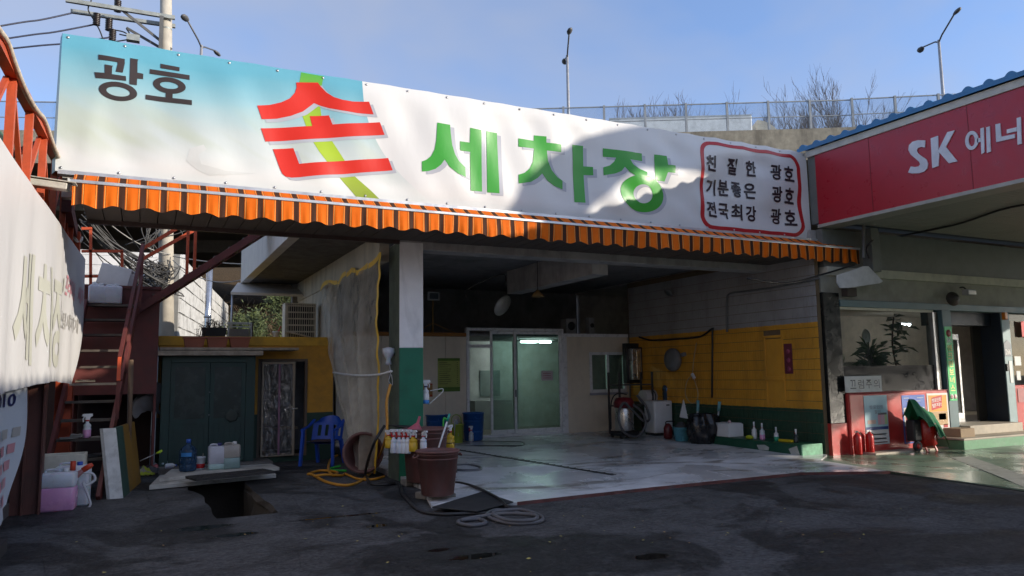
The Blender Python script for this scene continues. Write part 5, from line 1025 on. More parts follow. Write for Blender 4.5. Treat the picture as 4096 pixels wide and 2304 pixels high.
# door frame
for a, c_ in (((dX0, YC-.04, dZ0), (dX0+.07, YC+.09, dZ1)), ((dX1-.07, YC-.04, dZ0), (dX1, YC+.09, dZ1)), ((dX0+.07, YC-.04, dZ1-.07), (dX1-.07, YC+.09, dZ1)), ((dX0+.07, YC-.04, dZ0), (dX1-.07, YC+.09, dZ0+.06))): b = B(); b.box(a, c_); b.build('door_frame', wframe, CB, bevel=.006)
gls = glass('green_glass', (.66, .78, .74), .9, .12)
xg0, xg1, xg2, xg3 = 7.416, 8.002, 8.119, 9.326
for (a, c_, yy) in ((xg0, xg2, YC+.03), (xg1+.02, dX1-.075, YC-.01)):
    b = B(); q = .055
    for r in (((a, yy, dZ0+.065), (a+q, yy+.035, dZ1-.075)), ((c_-q, yy, dZ0+.065), (c_, yy+.035, dZ1-.075)), ((a+q, yy, dZ0+.065), (c_-q, yy+.035, dZ0+.16)), ((a+q, yy, dZ1-.14), (c_-q, yy+.035, dZ1-.075))): b.box(*r)
    dd = b.build('sliding_door', wframe, CB)
    b = B(); b.box((a+q, yy+.012, dZ0+.16), (c_-q, yy+.02, dZ1-.14)); b.build('pane', gls, dd)
    b = B(); b.box((a+q*.25, yy-.02, 1.05), (a+q*.7, yy-.001, 1.22)); b.build('handle', black_pl if yy < YC else wframe, dd)
b = B(); b.box((dX0+.07, YC+.02, 2.22), (xg0-.01, YC+.05, 2.30)); b.build('transom_bar', wframe, CB)
# window
for a, c_ in (((wx0, YC-.02, wz0), (wx0+.07, YC+.06, wz1)), ((wx1-.07, YC-.02, wz0), (wx1, YC+.06, wz1)), ((wx0+.07, YC-.02, wz0), (wx1-.07, YC+.06, wz0+.08)), ((wx0+.07, YC-.02, wz1-.07), (wx1-.07, YC+.06, wz1)), (((wx0+wx1)/2-.03, YC-.02, wz0+.08), ((wx0+wx1)/2+.03, YC+.06, wz1-.07))): b = B(); b.box(a, c_); b.build('window_frame', wframe, CB)
for a, c_ in ((wx0+.07, (wx0+wx1)/2-.03), ((wx0+wx1)/2+.03, wx1-.07)): b = B(); b.box((a, YC+.01, wz0+.08), (c_, YC+.018, wz1-.07)); b.build('window_pane', gls, CB)
b = B(); b.box((wx0-.02, YC-.05, wz0-.06), (wx1+.02, YC-.021, wz0-.002)); b.build('window_sill', M('lilac_sill', (.42, .42, .50), .5), CB)
# notices
px0, px1, pz0, pz1 = 6.072, 6.619, 1.217, 1.979
t = thing('price_poster', 'yellow-green price list poster on the cream cabin wall', 'poster', (px0, YC, pz0))
b = B(); b.box((px0, YC-.006, pz0), (px1, YC-.002, pz1)); b.build('sheet', M('lime_paper', (.36, .40, .10), .6, dirt=.1), t)
for a, c_ in ((pz0, pz0+.10), (pz1-.06, pz1)): b = B(); b.box((px0+.002, YC-.009, a), (px1-.002, YC-.0065, c_)); b.build('green_band', M('green_paper', (.10, .20, .02), .6), t)
for i in range(11):
    z = pz1-.11-i*.048; b = B(); b.box((px0+.04, YC-.009, z), (px0+.04+random.uniform(.18, .30), YC-.0065, z+.012)); b.build('text_line', M('olive_ink', (.12, .14, .04), .7), t); b = B(); b.box((px1-.08, YC-.009, z), (px1-.05, YC-.0065, z+.014)); b.build('text_line', MATS['olive_ink'], t)
q0 = (5.871,16.2,1.407); q1 = (5.946,16.2,1.11); t = thing('orange_notice', 'small orange notice on the cabin wall behind the spray bottle', 'notice', q0); b = B(); b.box((q0[0]-.16, YC-.006, q1[2]), (q1[0], YC-.002, q0[2])); b.build('sheet', M('orange_paper', (.42, .22, .08), .7), t); b = B(); b.box((q0[0]-.158, YC-.009, q0[2]-.02), (q1[0]-.002, YC-.0065, q0[2]-.002)); b.build('red_band', red_pl, t); b = B(); b.box((q0[0]-.158, YC-.009, q1[2]+.002), (q1[0]-.002, YC-.0065, q1[2]+.05)); b.build('red_band', M('orange_red_paper', (.45, .07, .02), .7), t)
q0 = (8.756,16.15,1.66); q1 = (9.072,16.15,1.424); t = thing('door_notice', 'small pinkish paper notice taped to the right glass door', 'notice', q0); b = B(); b.box((q0[0], YC-.006, q1[2]), (q1[0], YC-.002, q0[2])); b.build('sheet', M('pinkish_paper', (.58, .50, .52), .7, dirt=0), t)
for i in range(3): b = B(); b.box((q0[0]+.05, YC-.009, q0[2]-.07-.055*i), (q1[0]-.05, YC-.0065, q0[2]-.055-.055*i)); b.build('text_line', M('red_ink', (.35, .10, .12), .7), t)
# lit tubes inside the cabin
tubem = emit('fluorescent_tube_light', (.85, 1, .97), 30)
for x0_, l_ in ((8.929, 'left lit fluorescent tube inside the cabin'), (9.474, 'right lit fluorescent tube inside the cabin')):
    zz = 2.431; t = thing('fluorescent_lamp', l_, 'lamp', (x0_, 17.6, zz), 'cabin fluorescent tubes'); b = B(); b.tube([(x0_, 17.6, zz), (x0_+(.48 if 'left' in l_ else .34), 17.6, zz)], .022, 8); b.build('tube', tubem, t); b = B(); b.box((x0_-.03, 17.57, zz+.03), (x0_+.52, 17.63, zz+.07)); b.build('batten', white_pl, t)
# dim furniture behind the glass
t = tag(B().box((7.9, 18.3, .14), (9.0, 18.85, .9)).build('cabin_counter', M('grey_counter', (.30, .33, .32), .6), loc=(8, 18.3, .14)), 'pale counter against the back wall inside the cabin', 'counter')
t = tag(B().box((8.3, 18.86, 1.0), (8.9, 18.89, 1.7)).build('cabin_board', M('greenish_board', (.20, .26, .24), .5), loc=(8.3, 18.86, 1)), 'dull green board on the cabin back wall', 'board')
t = tag(B().box((8.52, 17.2, .14), (8.62, 17.3, 2.48)).build('cabin_post', M('pale_post', (.45, .47, .46), .6), loc=(8.5, 17.2, .14)), 'pale post standing inside the cabin behind the glass', 'post')
# ---------------------------------------------------------------- on the cabin roof
rz_ = czL+.02
lp0 = Vector((6.034,16.35,2.67)); t = thing('work_light', 'tripod work light standing on the cabin roof', 'work light', (lp0.x, 16.35, 2.56)); top = 3.419
B().tube([(lp0.x, 16.4, 2.57), (lp0.x, 16.4, top-.1)], .02, 8).build('pole', M('brass_pole', (.28, .16, .05), .5), t)
for a in ((.45, 0), (-.35, -.05), (.08, .4)): B().bar((lp0.x, 16.4, 2.80), (lp0.x+a[0]*1.25, 16.4+a[1], 2.565), .02, .02).build('leg', MATS['brass_pole'], t)
b = B(); b.box((lp0.x-.14, 16.33, top-.10), (lp0.x+.14, 16.40, top+.10)); b.build('lamp_head', MATS['grey_cloth'], t, bevel=.01); b = B(); b.box((lp0.x-.11, 16.322, top-.07), (lp0.x+.11, 16.329, top+.07)); b.build('lens', M('lamp_lens', (.10, .12, .13), .15), t)
for (px_, py_, yy, w_, h_, d_, l_) in ((0, 0, 16.5, .30, .42, .3, 'grey fan heater box on the cabin roof'), (1, 0, 16.5, .16, .46, .2, 'narrow pale speaker box on the cabin roof')):
    p = [(9.817,16.5,2.538), (10.437,16.5,2.533)][px_]; t = thing('roof_box', l_, 'box', (p[0], yy, cz1+.08)); b = B(); b.box((p[0]-w_/2, yy, 2.56), (p[0]+w_/2, yy+d_, 2.56+h_)); b.build('case', M('dim_grey_plastic', (.30, .30, .30), .6), t, bevel=.015); b = B(); b.lathe([(w_*.36, 0), (w_*.36, .015), (w_*.2, .02), (0, .02)], (p[0], yy-.001, 2.56+h_*.55), 16, (0, -1, 0)); b.build('speaker_cone', black_pl, t)
p = (7.169,15.0,3.108); t = tag(B().lathe([(.0, .07), (.06, .06), (.12, .05), (.25, .0), (.255, -.012), (.0, -.005)], (0, 0, 0), 20, (.4, -.75, -.5)).build('lamp_shade', M('aluminium_shade', (.50, .49, .46), .4, .3), loc=p, local=True), 'round pale lamp shade hanging in the dark bay', 'lamp')
p = (7.251,13.5,3.225); t = thing('pendant_lamp', 'small pendant lamp on a drop rod under the bay ceiling', 'lamp', p); B().tube([(p[0], p[1], p[2]+.05), (p[0], p[1], 3.9)], .008).build('rod', cable, t); b = B(); b.lathe([(.03, .08), (.05, .04), (.14, -.06), (.13, -.065), (.0, -.02)], p, 14); b.build('shade', MATS['brass_pole'], t)
p = (11.3,14.284,3.461); t = tag(B().lathe([(.02, .1), (.05, .06), (.12, 0), (0, .02)], (0, 0, 0), 14, (.7, 0, .7)).build('wall_lamp', M('dim_shade', (.25, .25, .25), .5), loc=(11.2, p[1], p[2]), local=True), 'small round lamp on the upper grey tiles of the bay wall', 'lamp')

# ================================================================ THINGS ALONG THE RIGHT WALL
fz = lambda y: padz(y)
# wet vacuum
p = Vector((9.832,14.139,0.11)); vx, vy = p.x+.1, p.y+.3
t = thing('wet_vacuum', 'steel drum wet vacuum with dark red lid and looped hose', 'vacuum cleaner', (vx, vy, fz(vy)))
ste = M('brushed_steel', (.55, .52, .48), .3, .85, dirt=.2)
B().lathe([(.20, .16), (.21, .18), (.21, .66), (.20, .68)], (0, 0, 0), 24).build('drum', ste, t, local=True)
B().lathe([(.215, .68), (.235, .70), (.235, .80), (.18, .90), (.0, .92)], (0, 0, 0), 24).build('motor_head', M('dark_red_plastic', (.16, .012, .018), .4), t, local=True)
b = B(); b.box((-.25, -.22, .06), (.25, .22, .15)); b.build('trolley', black_pl, t, local=True, bevel=.02)
for x, y in ((-.2, -.2), (.2, -.2), (-.2, .2), (.2, .2)): B().lathe([(.05, -.02), (.055, 0), (.05, .02)], (x, y, .055), 12, (1, 0, 0)).build('castor', black_pl, t, local=True)
B().tube(bez([(-.3, .1, .2), (-.34, .0, .8), (-.25, -.1, 1.0), (.0, -.12, .98)], 6), .015, 6).build('push_handle', black_pl, t, local=True)
vh = M('ribbed_grey_hose', (.10, .10, .105), .5)
B().tube(bez([(.1, -.22, .75), (.32, -.28, .55), (.36, -.3, .28), (.1, -.34, .05), (-.25, -.34, .16), (-.36, -.3, .5), (-.2, -.28, .8), (.05, -.27, .62), (.35, -.25, .38), (.55, -.2, .42), (.5, -.15, .7), (.3, -.1, .95)], 7), .028, 8).build('suction_hose', vh, t, local=True)
# electrical cabinets on the cabin corner
p = (11.246,15.6,1.825)
t = thing('meter_box', 'shiny steel meter box fixed by the cabin corner', 'electrical box', (p[0], 15.6, p[2]-.4)); b = B(); b.box((p[0]-.22, 15.6, p[2]-.42), (p[0]+.06, 15.8, p[2]+.36)); b.build('case', ste, t, bevel=.01); b = B(); b.box((p[0]-.08, 15.59, p[2]-.38), (p[0]+.03, 15.599, p[2]+.30)); b.build('window', M('mirror_plastic', (.62, .60, .5), .12, .9), t); b = B(); b.box((p[0]-.3, 15.75, p[2]-.5), (p[0]+.1, 15.9, p[2]+.5)); b.build('backboard', black_pl, t)
t = thing('brown_cabinet', 'flat brown switch cabinet beside the shiny meter box', 'electrical box', (p[0]+.3, 15.5, p[2]-.4)); b = B(); b.box((p[0]+.08, 15.62, p[2]-.40), (p[0]+.50, 15.85, p[2]+.40)); b.build('case', M('brown_metal', (.07, .042, .03), .5), t, bevel=.01); b = B(); b.box((p[0]+.12, 15.60, p[2]-.03), (p[0]+.18, 15.619, p[2]+.01)); b.build('latch', white_pl, t)
b = B()
t = thing('steel_shelf', 'dark steel shelf rack crammed into the corner of the bay', 'shelf', (10.6, 15.3, .12))
for z in (.78, 1.28): bb_ = B(); bb_.box((10.2, 15.0, z), (11.2, 15.5, z+.03)); bb_.build('shelf_board', MATS['dark_steel'], t)
for x in (10.2, 11.16):
    for y in (15.0, 15.46): bb_ = B(); bb_.box((x, y, .1), (x+.04, y+.04, 1.6)); bb_.build('post', MATS['dark_steel'], t)
p = (11.263,15.2,1.136); t = thing('roll_drum', 'pale cylindrical drum lying on the dark shelf', 'drum', (p[0], 15.2, p[2]-.17)); b = B(); b.lathe([(.16, -.27), (.175, -.26), (.175, .26), (.16, .27)], (p[0], 15.2, .99), 20, (1, .1, 0)); b.build('drum_shell', M('pale_drum', (.48, .44, .42), .4), t); b = B(); b.lathe([(.178, -.02), (.178, .01)], (p[0], 15.2, .99), 20, (1, .1, 0)); b.build('strap', black_pl, t)
p = (11.435,14.75,0.901); water_bottle((p[0], 14.75, p[2]), 'dim blue water bottle on a blue crate in the corner', 1.0)
t = thing('blue_crate', 'blue crate under the corner water bottle', 'crate', (p[0], 14.75, fz(14.7))); b = B(); b.box((p[0]-.35, 14.6, fz(14.7)), (p[0]+.2, 14.95, p[2])); b.build('crate_body', M('deep_blue', (.012, .03, .10), .5), t, bevel=.02); b = B(); b.box((p[0]-.37, 14.58, p[2]-.05), (p[0]+.22, 14.60, p[2]-.01)); b.build('crate_rim', M('light_blue', (.05, .22, .45), .5), t)
p = Vector((11.049,14.435,0.11)); t = thing('white_bin', 'tall white plastic bin with a grip slot', 'bin', (p.x, p.y+.2, fz(p.y))); b = B(); b.rbox((p.x-.27, p.y, fz(p.y)+.06), (p.x+.27, p.y+.42, .92), .05); b.build('bin_body', white_pl, t); b = B(); b.box((p.x+.08, p.y-.006, .80), (p.x+.17, p.y+.02, .83)); b.build('grip_slot', black_pl, t); b = B(); b.box((p.x-.25, p.y+.02, fz(p.y)), (p.x+.25, p.y+.4, fz(p.y)+.07)); b.build('bin_base', black_pl, t)
b = B(); b.add([(p.x+.0, p.y-.012, .3), (p.x+.272, p.y-.012, .16), (p.x+.272, p.y-.012, .96), (p.x, p.y-.012, .96)], []); 
pp = (11.338,13.9,0.365); tag(B().prism([(pp[0]-.17, 14.0, .55), (pp[0]+.06, 13.9, .5), (pp[0]-.0, 14.05, .95)], (.02, .05, 0)).build('white_board_piece', white_pl, loc=pp), 'triangular white board propped behind the teal basket', 'board')
p = (10.522,13.066,0.1); tl_ = M('teal_basket_plastic', (.10, .33, .40), .45); t = bucket('teal_basket', (p[0]+.05, p[1]+.15, fz(13.3)), 'light teal slatted laundry basket by the black bag', 'basket', .14, .18, .30, tl_, rim=.012)
for i in range(5): z = .05+.045*i; r_ = .14+.04*z/.3; B().lathe([(r_+.002, z), (r_+.008, z+.01), (r_+.004, z+.022)], (0, 0, 0), 26).build('slat', tl_, t, local=True)
b = B(); b.lathe([(.0, .27), (.15, .27), (.13, .33), (.06, .40), (0, .41)], (0, 0, 0), 12); b.build('dark_cloth', MATS['rag_dark'], t, local=True)
p = (10.624,13.587,0.1); t = thing('red_tank', 'small dark red tank with a black handle beside the teal basket', 'tank', (p[0]+.03, p[1]+.2, fz(13.6))); B().lathe([(.08, 0), (.10, .03), (.10, .24), (.06, .32), (.03, .34)], (0, 0, 0), 16).build('tank_body', M('dark_red_tank', (.12, .012, .014), .35), t, local=True); B().tube(bez([(-.05, 0, .30), (-.04, 0, .38), (.2, 0, .38)], 4), .012, 6).build('handle', black_pl, t, local=True)
# black bin bag
p = Vector((10.598,12.347,0.1)); t = tag(B().grid(40, 26, lambda u, v: (lambda a, r, n_: (r*cos(a)*1.15, r*sin(a), .62*v))(u*2*pi, (.30*(1-.18*(2*v-1)**2)+.03*sin(u*2*pi*9+v*3)*(.4+v)+.035*noise.noise(Vector((cos(u*6.28)*2.2, sin(u*6.28)*2.2, v*4))))*(1 if v < .93 else .93), 0)).build('bin_bag', M('black_bag', (.012, .012, .014), .28, bump=.6, bscale=14, dirt=0), loc=(p.x+.12, p.y+.32, fz(p.y)), local=True), 'big shiny black bin bag standing open against the wall', 'bin bag')
tag(B().lathe([(0, .5), (.2, .5), (.24, .55), (0, .56)], (0, 0, 0), 14).build('bag_contents', black_pl, loc=(p.x+.12, p.y+.32, fz(p.y)), local=True), 'dark rubbish filling the black bin bag', 'rubbish')
for (a, c_, l_) in (((10.878,13.1,0.172), (11.131,13.3,0.929), 'left brush pole with teal tip leaning on the dark green wall base'), ((11.2,12.828,0.259), (11.3,12.797,0.92), 'right brush pole with teal tip behind the black bag')):
    t = thing('brush_pole', l_, 'brush', a, 'teal tipped brush poles'); a = Vector(a); c_ = Vector(c_); B().tube([a, c_], .022, 8).build('pole', M('grey_white_pole', (.45, .47, .47), .5), t); B().tube([a.lerp(c_, .72), c_+(c_-a)*.02], .034, 8).build('tip', M('teal_grip', (.18, .42, .46), .5), t)
# kerb top: foam box and bottles
zt_ = .247
p = (11.146,12.164,0.247); t = thing('foam_carton', 'white foam carton standing on the green kerb', 'box', (p[0]+.1, p[1]+.1, zt_)); b = B(); b.box((10.82, 12.02, zt_), (11.22, 12.55, zt_+.26)); b.build('carton_body', foam, t, bevel=.012); b = B(); b.box((10.84, 12.04, zt_+.262), (11.20, 12.53, zt_+.275)); b.build('carton_lid', foam, t, bevel=.004)
tag(B().tube(bez([(10.95, 12.1, zt_+.276), (10.95, 12.12, zt_+.32), (10.97, 12.18, zt_+.29)], 4), .02, 8).build('pink_rag', M('pink_white_cloth', (.55, .40, .42), .8), loc=(10.95, 12.1, zt_+.27)), 'pinkish cloth scrap on the foam carton', 'cloth')
kbt = [(11.488, 'white spray bottle standing first right of the foam carton', white_pl, None, .36, .052), (11.274, 'spray bottle of pink liquid on the green kerb', milky, pinkl, .34, .052), (10.912, 'green labelled spray bottle on the green kerb', white_pl, M('emerald_label', (.02, .32, .16), .4), .28, .046), (10.422, 'clear spray bottle nearest the end of the green kerb', M('dark_bottle', (.02, .03, .03), .3), None, .27, .045)]
for i, (yy, l_, m_, lq, h_, r_) in enumerate(kbt): spray((11.0, yy, zt_), l_, m_, lq, h_, r_, .8, lv=.5, collar=MATS['navy_cap'] if i == 2 else None, group='spray bottles on the kerb')
yy = 10.625; t = thing('yellow_brush', 'yellow scrub brush lying on the green kerb', 'brush', (10.95, yy, zt_)); B().bar((10.95, yy-.17, zt_+.03), (10.95, yy+.17, zt_+.025), .05, .05).build('brush_back', M('bright_yellow', (.70, .50, .02), .45), t, bevel=.01)
yy = 11.503; tag(B().lathe([(.0, 0), (.06, .01), (.07, .04), (.04, .07), (0, .075)], (0, 0, 0), 12, squash=(1, 1.3)).build('lime_sponge', M('lime_sponge', (.40, .46, .02), .9), loc=(10.88, yy, zt_), local=True), 'lime green sponge beside the foam carton', 'sponge')
# wall: hose reel, cables, charm
p = (11.3,14.292,1.874); t = thing('hose_reel', 'round grey hose reel on the amber tiled wall', 'hose reel', (11.3, p[1], p[2])); b = B(); b.lathe([(.06, .0), (.25, .02), (.27, .05), (.27, .12), (.25, .15), (.12, .17), (0, .17)], (11.34, p[1], p[2]), 22, (-1, 0, 0)); b.build('reel_case', M('grey_reel', (.17, .17, .17), .6), t); B().bar((11.3, p[1]-.28, p[2]+.1), (11.3, p[1]-.4, p[2]+.12), .08, .08).build('outlet', MATS['grey_reel'], t)
wc = M('yellowish_cord', (.42, .30, .14), .6)
hose('extension_cord', [(11.28,13.447,2.241), (11.25,13.532,1.857), (11.25,13.607,1.544), (11.22,13.762,1.364), (11.22,13.836,1.093), (11.22,13.694,0.898), (11.22,13.488,0.903), (11.22,13.395,1.1), (11.24,13.51,1.365), (11.25,13.596,1.499)], .012, wc, 'yellowish cord hanging in a long loop on the amber wall', 6)
tag(B().bar((11.2,13.546,1.544), (11.2,13.471,1.436), .05, .05).build('cord_switch', white_pl, loc=(11.2,13.546,1.544)), 'white inline switch on the hanging cord', 'switch')
hose('wall_cable', [(11.33,15.696,2.48), (11.3,15.129,2.373), (11.3,14.203,2.358), (11.3,13.354,2.371), (11.3,12.946,2.518), (11.3,12.925,2.455), (11.32,12.985,1.888), (11.32,13.056,1.016)], .022, cable, 'thick black cable sagging along the top of the amber tiles')
hose('wall_cable', [(11.3,12.46,2.429), (11.3,12.452,2.729), (11.3,12.415,3.096), (11.3,12.318,3.25), (11.3,11.796,3.247), (11.3,11.025,3.245), (11.3,9.938,3.29)], .022, M('grey_conduit', (.13, .13, .13), .5), 'grey conduit bending down the upper grey tiles')
q = [(10.898,2.107),(10.707,2.099),(10.719,1.523),(10.91,1.525)]; t = thing('wall_charm', 'long maroon printed plaque hung on the amber tiles', 'plaque', (11.33, q[0][0], q[2][1])); yb0 = min(v[0] for v in q); yb1 = max(v[0] for v in q); b = B(); b.box((11.318, yb0, q[2][1]), (11.328, yb1, q[0][1])); b.build('board', M('maroon_card', (.14, .02, .035), .5), t, bevel=.003)
for i in range(3): b = B(); b.lathe([(.05, 0), (.05, .002), (.0, .003)], (11.317, (yb0+yb1)/2, q[2][1]+.09+.17*i), 14, (-1, 0, 0)); b.build('round_print', M('rose_print', (.28, .05, .09), .6), t)

# ================================================================ FILLING STATION OFFICE
YO = 10.0
OF = thing('station_office', 'filling station office with red base wall, black pier and teal door frame', 'building', (14.5, YO, 0))
redw = M('red_wall_paint', (.46, .035, .030), .35, var=.08, dirt=.2, dscale=3); granite = M('black_granite', (.014, .015, .014), .22, var=.3, scale=4, bump=.02, dirt=.3, dcol=(.05, .05, .045), spec=.35)
teal = M('teal_grey_paint', (.085, .15, .165), .5, var=.08, dirt=.2); navy = M('navy_reveal', (.012, .020, .035), .5); beige = M('station_beige', (.32, .30, .25), .75, dirt=.35); beige_l = M('station_pale_beige', (.52, .49, .40), .7, dirt=.2)
greyg = M('grey_green_fascia', (.15, .16, .15), .6, dirt=.2)
stone = M('beige_step_stone', (.44, .39, .31), .6, var=.15, dirt=.3)
gstep = M('green_step_paint', (.10, .27, .14), .5, var=.2, dirt=.3, dscale=5)
b = B(); b.box((11.45, YO, .60), (11.88, YO+.2, 3.04)); b.build('pier', granite, OF, bevel=.006)
b = B(); b.box((11.435, YO-.02, 0), (11.90, YO+.2, .598)); b.build('pier_base', redw, OF)
b = B(); b.box((11.88, YO-.02, 2.78), (24, YO+.2, 2.915)); b.build('header_beam', teal, OF, bevel=.006)
b = B(); b.box((11.45, YO+.04, 3.045), (24, YO+.2, 3.37)); b.box((11.9, YO+.04, 2.916), (24, YO+.2, 3.044)); b.build('upper_wall', beige, OF)
b = B(); b.box((11.6, YO-.02, 3.371), (24, YO+.2, 3.54)); b.build('pale_band', beige_l, OF, bevel=.01)
b = B(); b.box((11.6, YO+.06, 3.541), (24, YO+.2, 4.28)); b.build('upper_fascia', greyg, OF)
b = B(); b.box((11.45, YO+.21, 3.9), (24, 19.2, 4.27)); b.build('flat_roof', grey_conc, OF)
b = B(); b.box((11.6, 19.0, 0), (24, 19.2, 3.89)); b.build('rear_wall', grey_conc, OF)
b = B(); b.box((23.8, YO+.21, 0), (24, 18.99, 3.89)); b.build('end_wall', grey_conc, OF)
# window
wxa, wxb, wza, wzb = 11.88, 14.62, 1.15, 2.78
alu = M('brushed_aluminium', (.42, .42, .42), .35, .7)
og = glass('office_glass', (.85, .88, .85), .7, .04)
b = B(); b.box((wxa+.02, YO+.05, 1.66), (wxb, YO+.058, wzb-.05)); b.build('window_pane', og, OF)
b = B(); b.box((wxa+.02, YO+.04, wza), (wxb, YO+.06, 1.655)); b.build('black_film_panel', M('black_film', (.012, .012, .016), .2, bump=.02, spec=.2), OF)
b = B(); b.box((wxa, YO+.01, wzb-.05), (wxb, YO+.08, wzb-.001)); b.build('window_head', M('pale_head', (.52, .48, .36), .5), OF)
b = B(); b.box((wxb-.06, YO-.01, wza), (wxb+.0, YO+.09, wzb-.051)); b.build('mullion', alu, OF); b = B(); b.box((wxb+.002, YO-.005, wza), (wxb+.10, YO+.09, wzb-.051)); b.build('mullion', M('dark_bronze', (.04, .035, .03), .4), OF)
b = B(); b.box((wxa-.0, YO-.07, 0), (14.76, YO+.2, 1.14)); o = b.build('red_wall', redw, OF, bevel=.03)
b = B(); b.box((wxa, YO-.075, 1.141), (14.76, YO+.1, 1.152)); b.build('wall_cap', M('wall_cap', (.40, .05, .045), .5), OF)
# teal columns and recessed door
b = B(); b.box((14.765, YO-.08, 0), (15.05, YO+.2, 2.779)); b.build('column', teal, OF, bevel=.006)
b = B(); b.box((16.86, YO-.02, .22), (17.14, YO+.5, 2.779)); b.build('column', M('pale_teal_paint', (.26, .36, .38), .5, dirt=.15), OF, bevel=.006)
b = B(); b.box((16.845, YO-.0, .22), (16.858, YO+.5, 2.778)); b.build('door_reveal', navy, OF)
yd = YO+.5
b = B(); b.box((15.05, YO+.205, 2.5), (16.84, yd+.1, 2.78)); b.build('door_head', navy, OF)
b = B(); b.box((15.06, YO+.2, .42), (15.10, yd, 2.5)); b.build('door_jamb', alu, OF); b = B(); b.box((16.55, yd-.05, .42), (16.84, yd, 2.5)); b.build('door_jamb', M('dark_bronze', (.04, .035, .03), .4), OF)
dd = thing('glass_entrance_door', 'glass office door with steel frame and yellow-marked pull handles', 'door', (15.6, yd, .42))
x0d, x1d = 15.12, 16.05
for a, c_ in (((x0d, yd-.05, .42), (x1d, yd, .62)), ((x0d, yd-.05, 2.2), (x1d, yd, 2.32)), ((x0d, yd-.05, .62), (x0d+.06, yd, 2.2)), ((x1d-.06, yd-.05, .62), (x1d, yd, 2.2))): b = B(); b.box(a, c_); b.build('door_frame', alu, dd)
b = B(); b.box((x0d+.06, yd-.03, .62), (x1d-.06, yd-.02, 2.2)); b.build('pane', og, dd)
for x in (x0d+.28, x0d+.38): B().tube([(x, yd-.1, 1.45), (x, yd-.1, 1.78)], .02, 8).build('pull_handle', alu, dd); B().tube([(x+.002, yd-.1, 1.52), (x+.002, yd-.1, 1.70)], .023, 8).build('yellow_grip', M('acid_yellow', (.60, .68, .02), .4), dd)
b = B(); b.box((x0d+.12, yd-.04, 2.02), (x0d+.30, yd-.032, 2.18)); b.build('red_sticker', red_pl, dd)
b = B(); b.box((x0d+.09, yd-.035, 1.15), (x0d+.55, yd-.031, 1.9)); b.build('maroon_film', M('maroon_film', (.12, .03, .045), .3), dd)
# right window of the office
b = B(); b.box((17.15, YO+.05, 1.2), (24, YO+.06, 2.75)); b.build('window_pane', og, OF); b = B(); b.box((17.14, YO-.02, .22), (24, YO+.2, 1.19)); b.build('red_wall', redw, OF)
q = (17.388,10.0,0.833); 
for z0, z1, x0_, x1_, m_ in ((.82, 1.12, 17.2, 17.9, M('faded_red_panel', (.40, .12, .12), .5)), (1.62, 1.82, 17.2, 17.42, white_pl), (1.30, 1.5, 17.22, 17.36, white_pl), (2.25, 2.6, 17.55, 18.1, M('poster_red', (.55, .05, .05), .6))): b = B(); b.box((x0_, YO-.03, z0), (x1_, YO-.024, z1)); b.build('stuck_notice', m_, OF)
# steps and platform
b = B(); b.box((14.22, 9.32, 0), (24, YO+.6, .20)); b.build('platform', gstep, OF, bevel=.012)
b = B(); b.box((14.20, 9.30, .201), (24, YO+.6, .235)); b.build('platform_top', stone, OF, bevel=.006)
b = B(); b.box((15.07, 9.72, .236), (16.84, YO+.6, .42)); b.build('door_step', stone, OF, bevel=.008)
b = B(); b.box((12.12, 9.62, 0), (14.2, 9.92, .055)); b.build('wall_plinth', stone, OF, bevel=.008)
# room behind the glass
rm = M('office_inner_wall', (.40, .33, .26), .8); 
b = B(); b.box((11.5, 13.4, 0), (24, 13.5, 3.0)); b.build('inner_back_wall', rm, OF)
b = B(); b.box((11.5, YO+.21, 2.95), (24, 13.4, 3.0)); b.build('inner_ceiling', M('office_ceiling', (.45, .42, .38), .8), OF)
b = B(); b.box((11.5, YO+.21, .36), (24, 13.4, .4)); b.build('inner_floor', M('office_floor', (.20, .17, .14), .4), OF)
b = B(); b.box((11.5, YO+.21, 0), (11.56, 13.4, 3.0)); b.build('inner_side_wall', rm, OF)
ot = emit('office_tube_light', (.85, .90, 1), 22)
for (xx, yy, ln, l_) in ((16.208, 12, .42, 'short lit tube seen through the office window'), (17.416, 11.5, .42, 'left lit tube above the office door'), (18.042, 11.5, .45, 'right lit tube above the office door')):
    zz = {12: 2.633, 11.5: 2.756}[yy]
    t = thing('office_light', l_, 'lamp', (xx, yy, zz), 'office ceiling tubes'); b = B(); b.tube([(xx, yy, zz), (xx+ln, yy, zz)], .02, 8); b.build('tube', ot, t); b = B(); b.box((xx-.02, yy-.04, zz+.03), (xx+ln+.02, yy+.04, zz+.06)); b.build('batten', white_pl, t)
leafg = M('houseplant_leaf', (.035, .075, .025), .4, var=.4, dirt=0)
def leaf(b, p, d, w_, l_, droop):
    d = Vector(d).normalized(); s_ = d.cross(Vector((0, 0, 1))); s_ = s_.normalized() if s_.length > .01 else Vector((1, 0, 0)); p = Vector(p)
    m1 = p+d*l_*.5+Vector((0, 0, .02)); e = p+d*l_-Vector((0, 0, droop)); b.add([p, m1+s_*w_/2, e, m1-s_*w_/2], [(0, 1, 2), (0, 2, 3)])
p = (13.579,10.7,1.821); t = thing('spiky_houseplant', 'spiky potted palm behind the office window', 'plant', (p[0], 10.7, .4)); b = B()
for i in range(110): a = random.uniform(0, 6.28); e = random.uniform(-.2, 1.3); leaf(b, (p[0], 10.75, 1.55+random.uniform(-.1, .45)), (cos(a)*cos(e), sin(a)*cos(e)*.6, sin(e)), .035, random.uniform(.3, .55), random.uniform(0, .2))
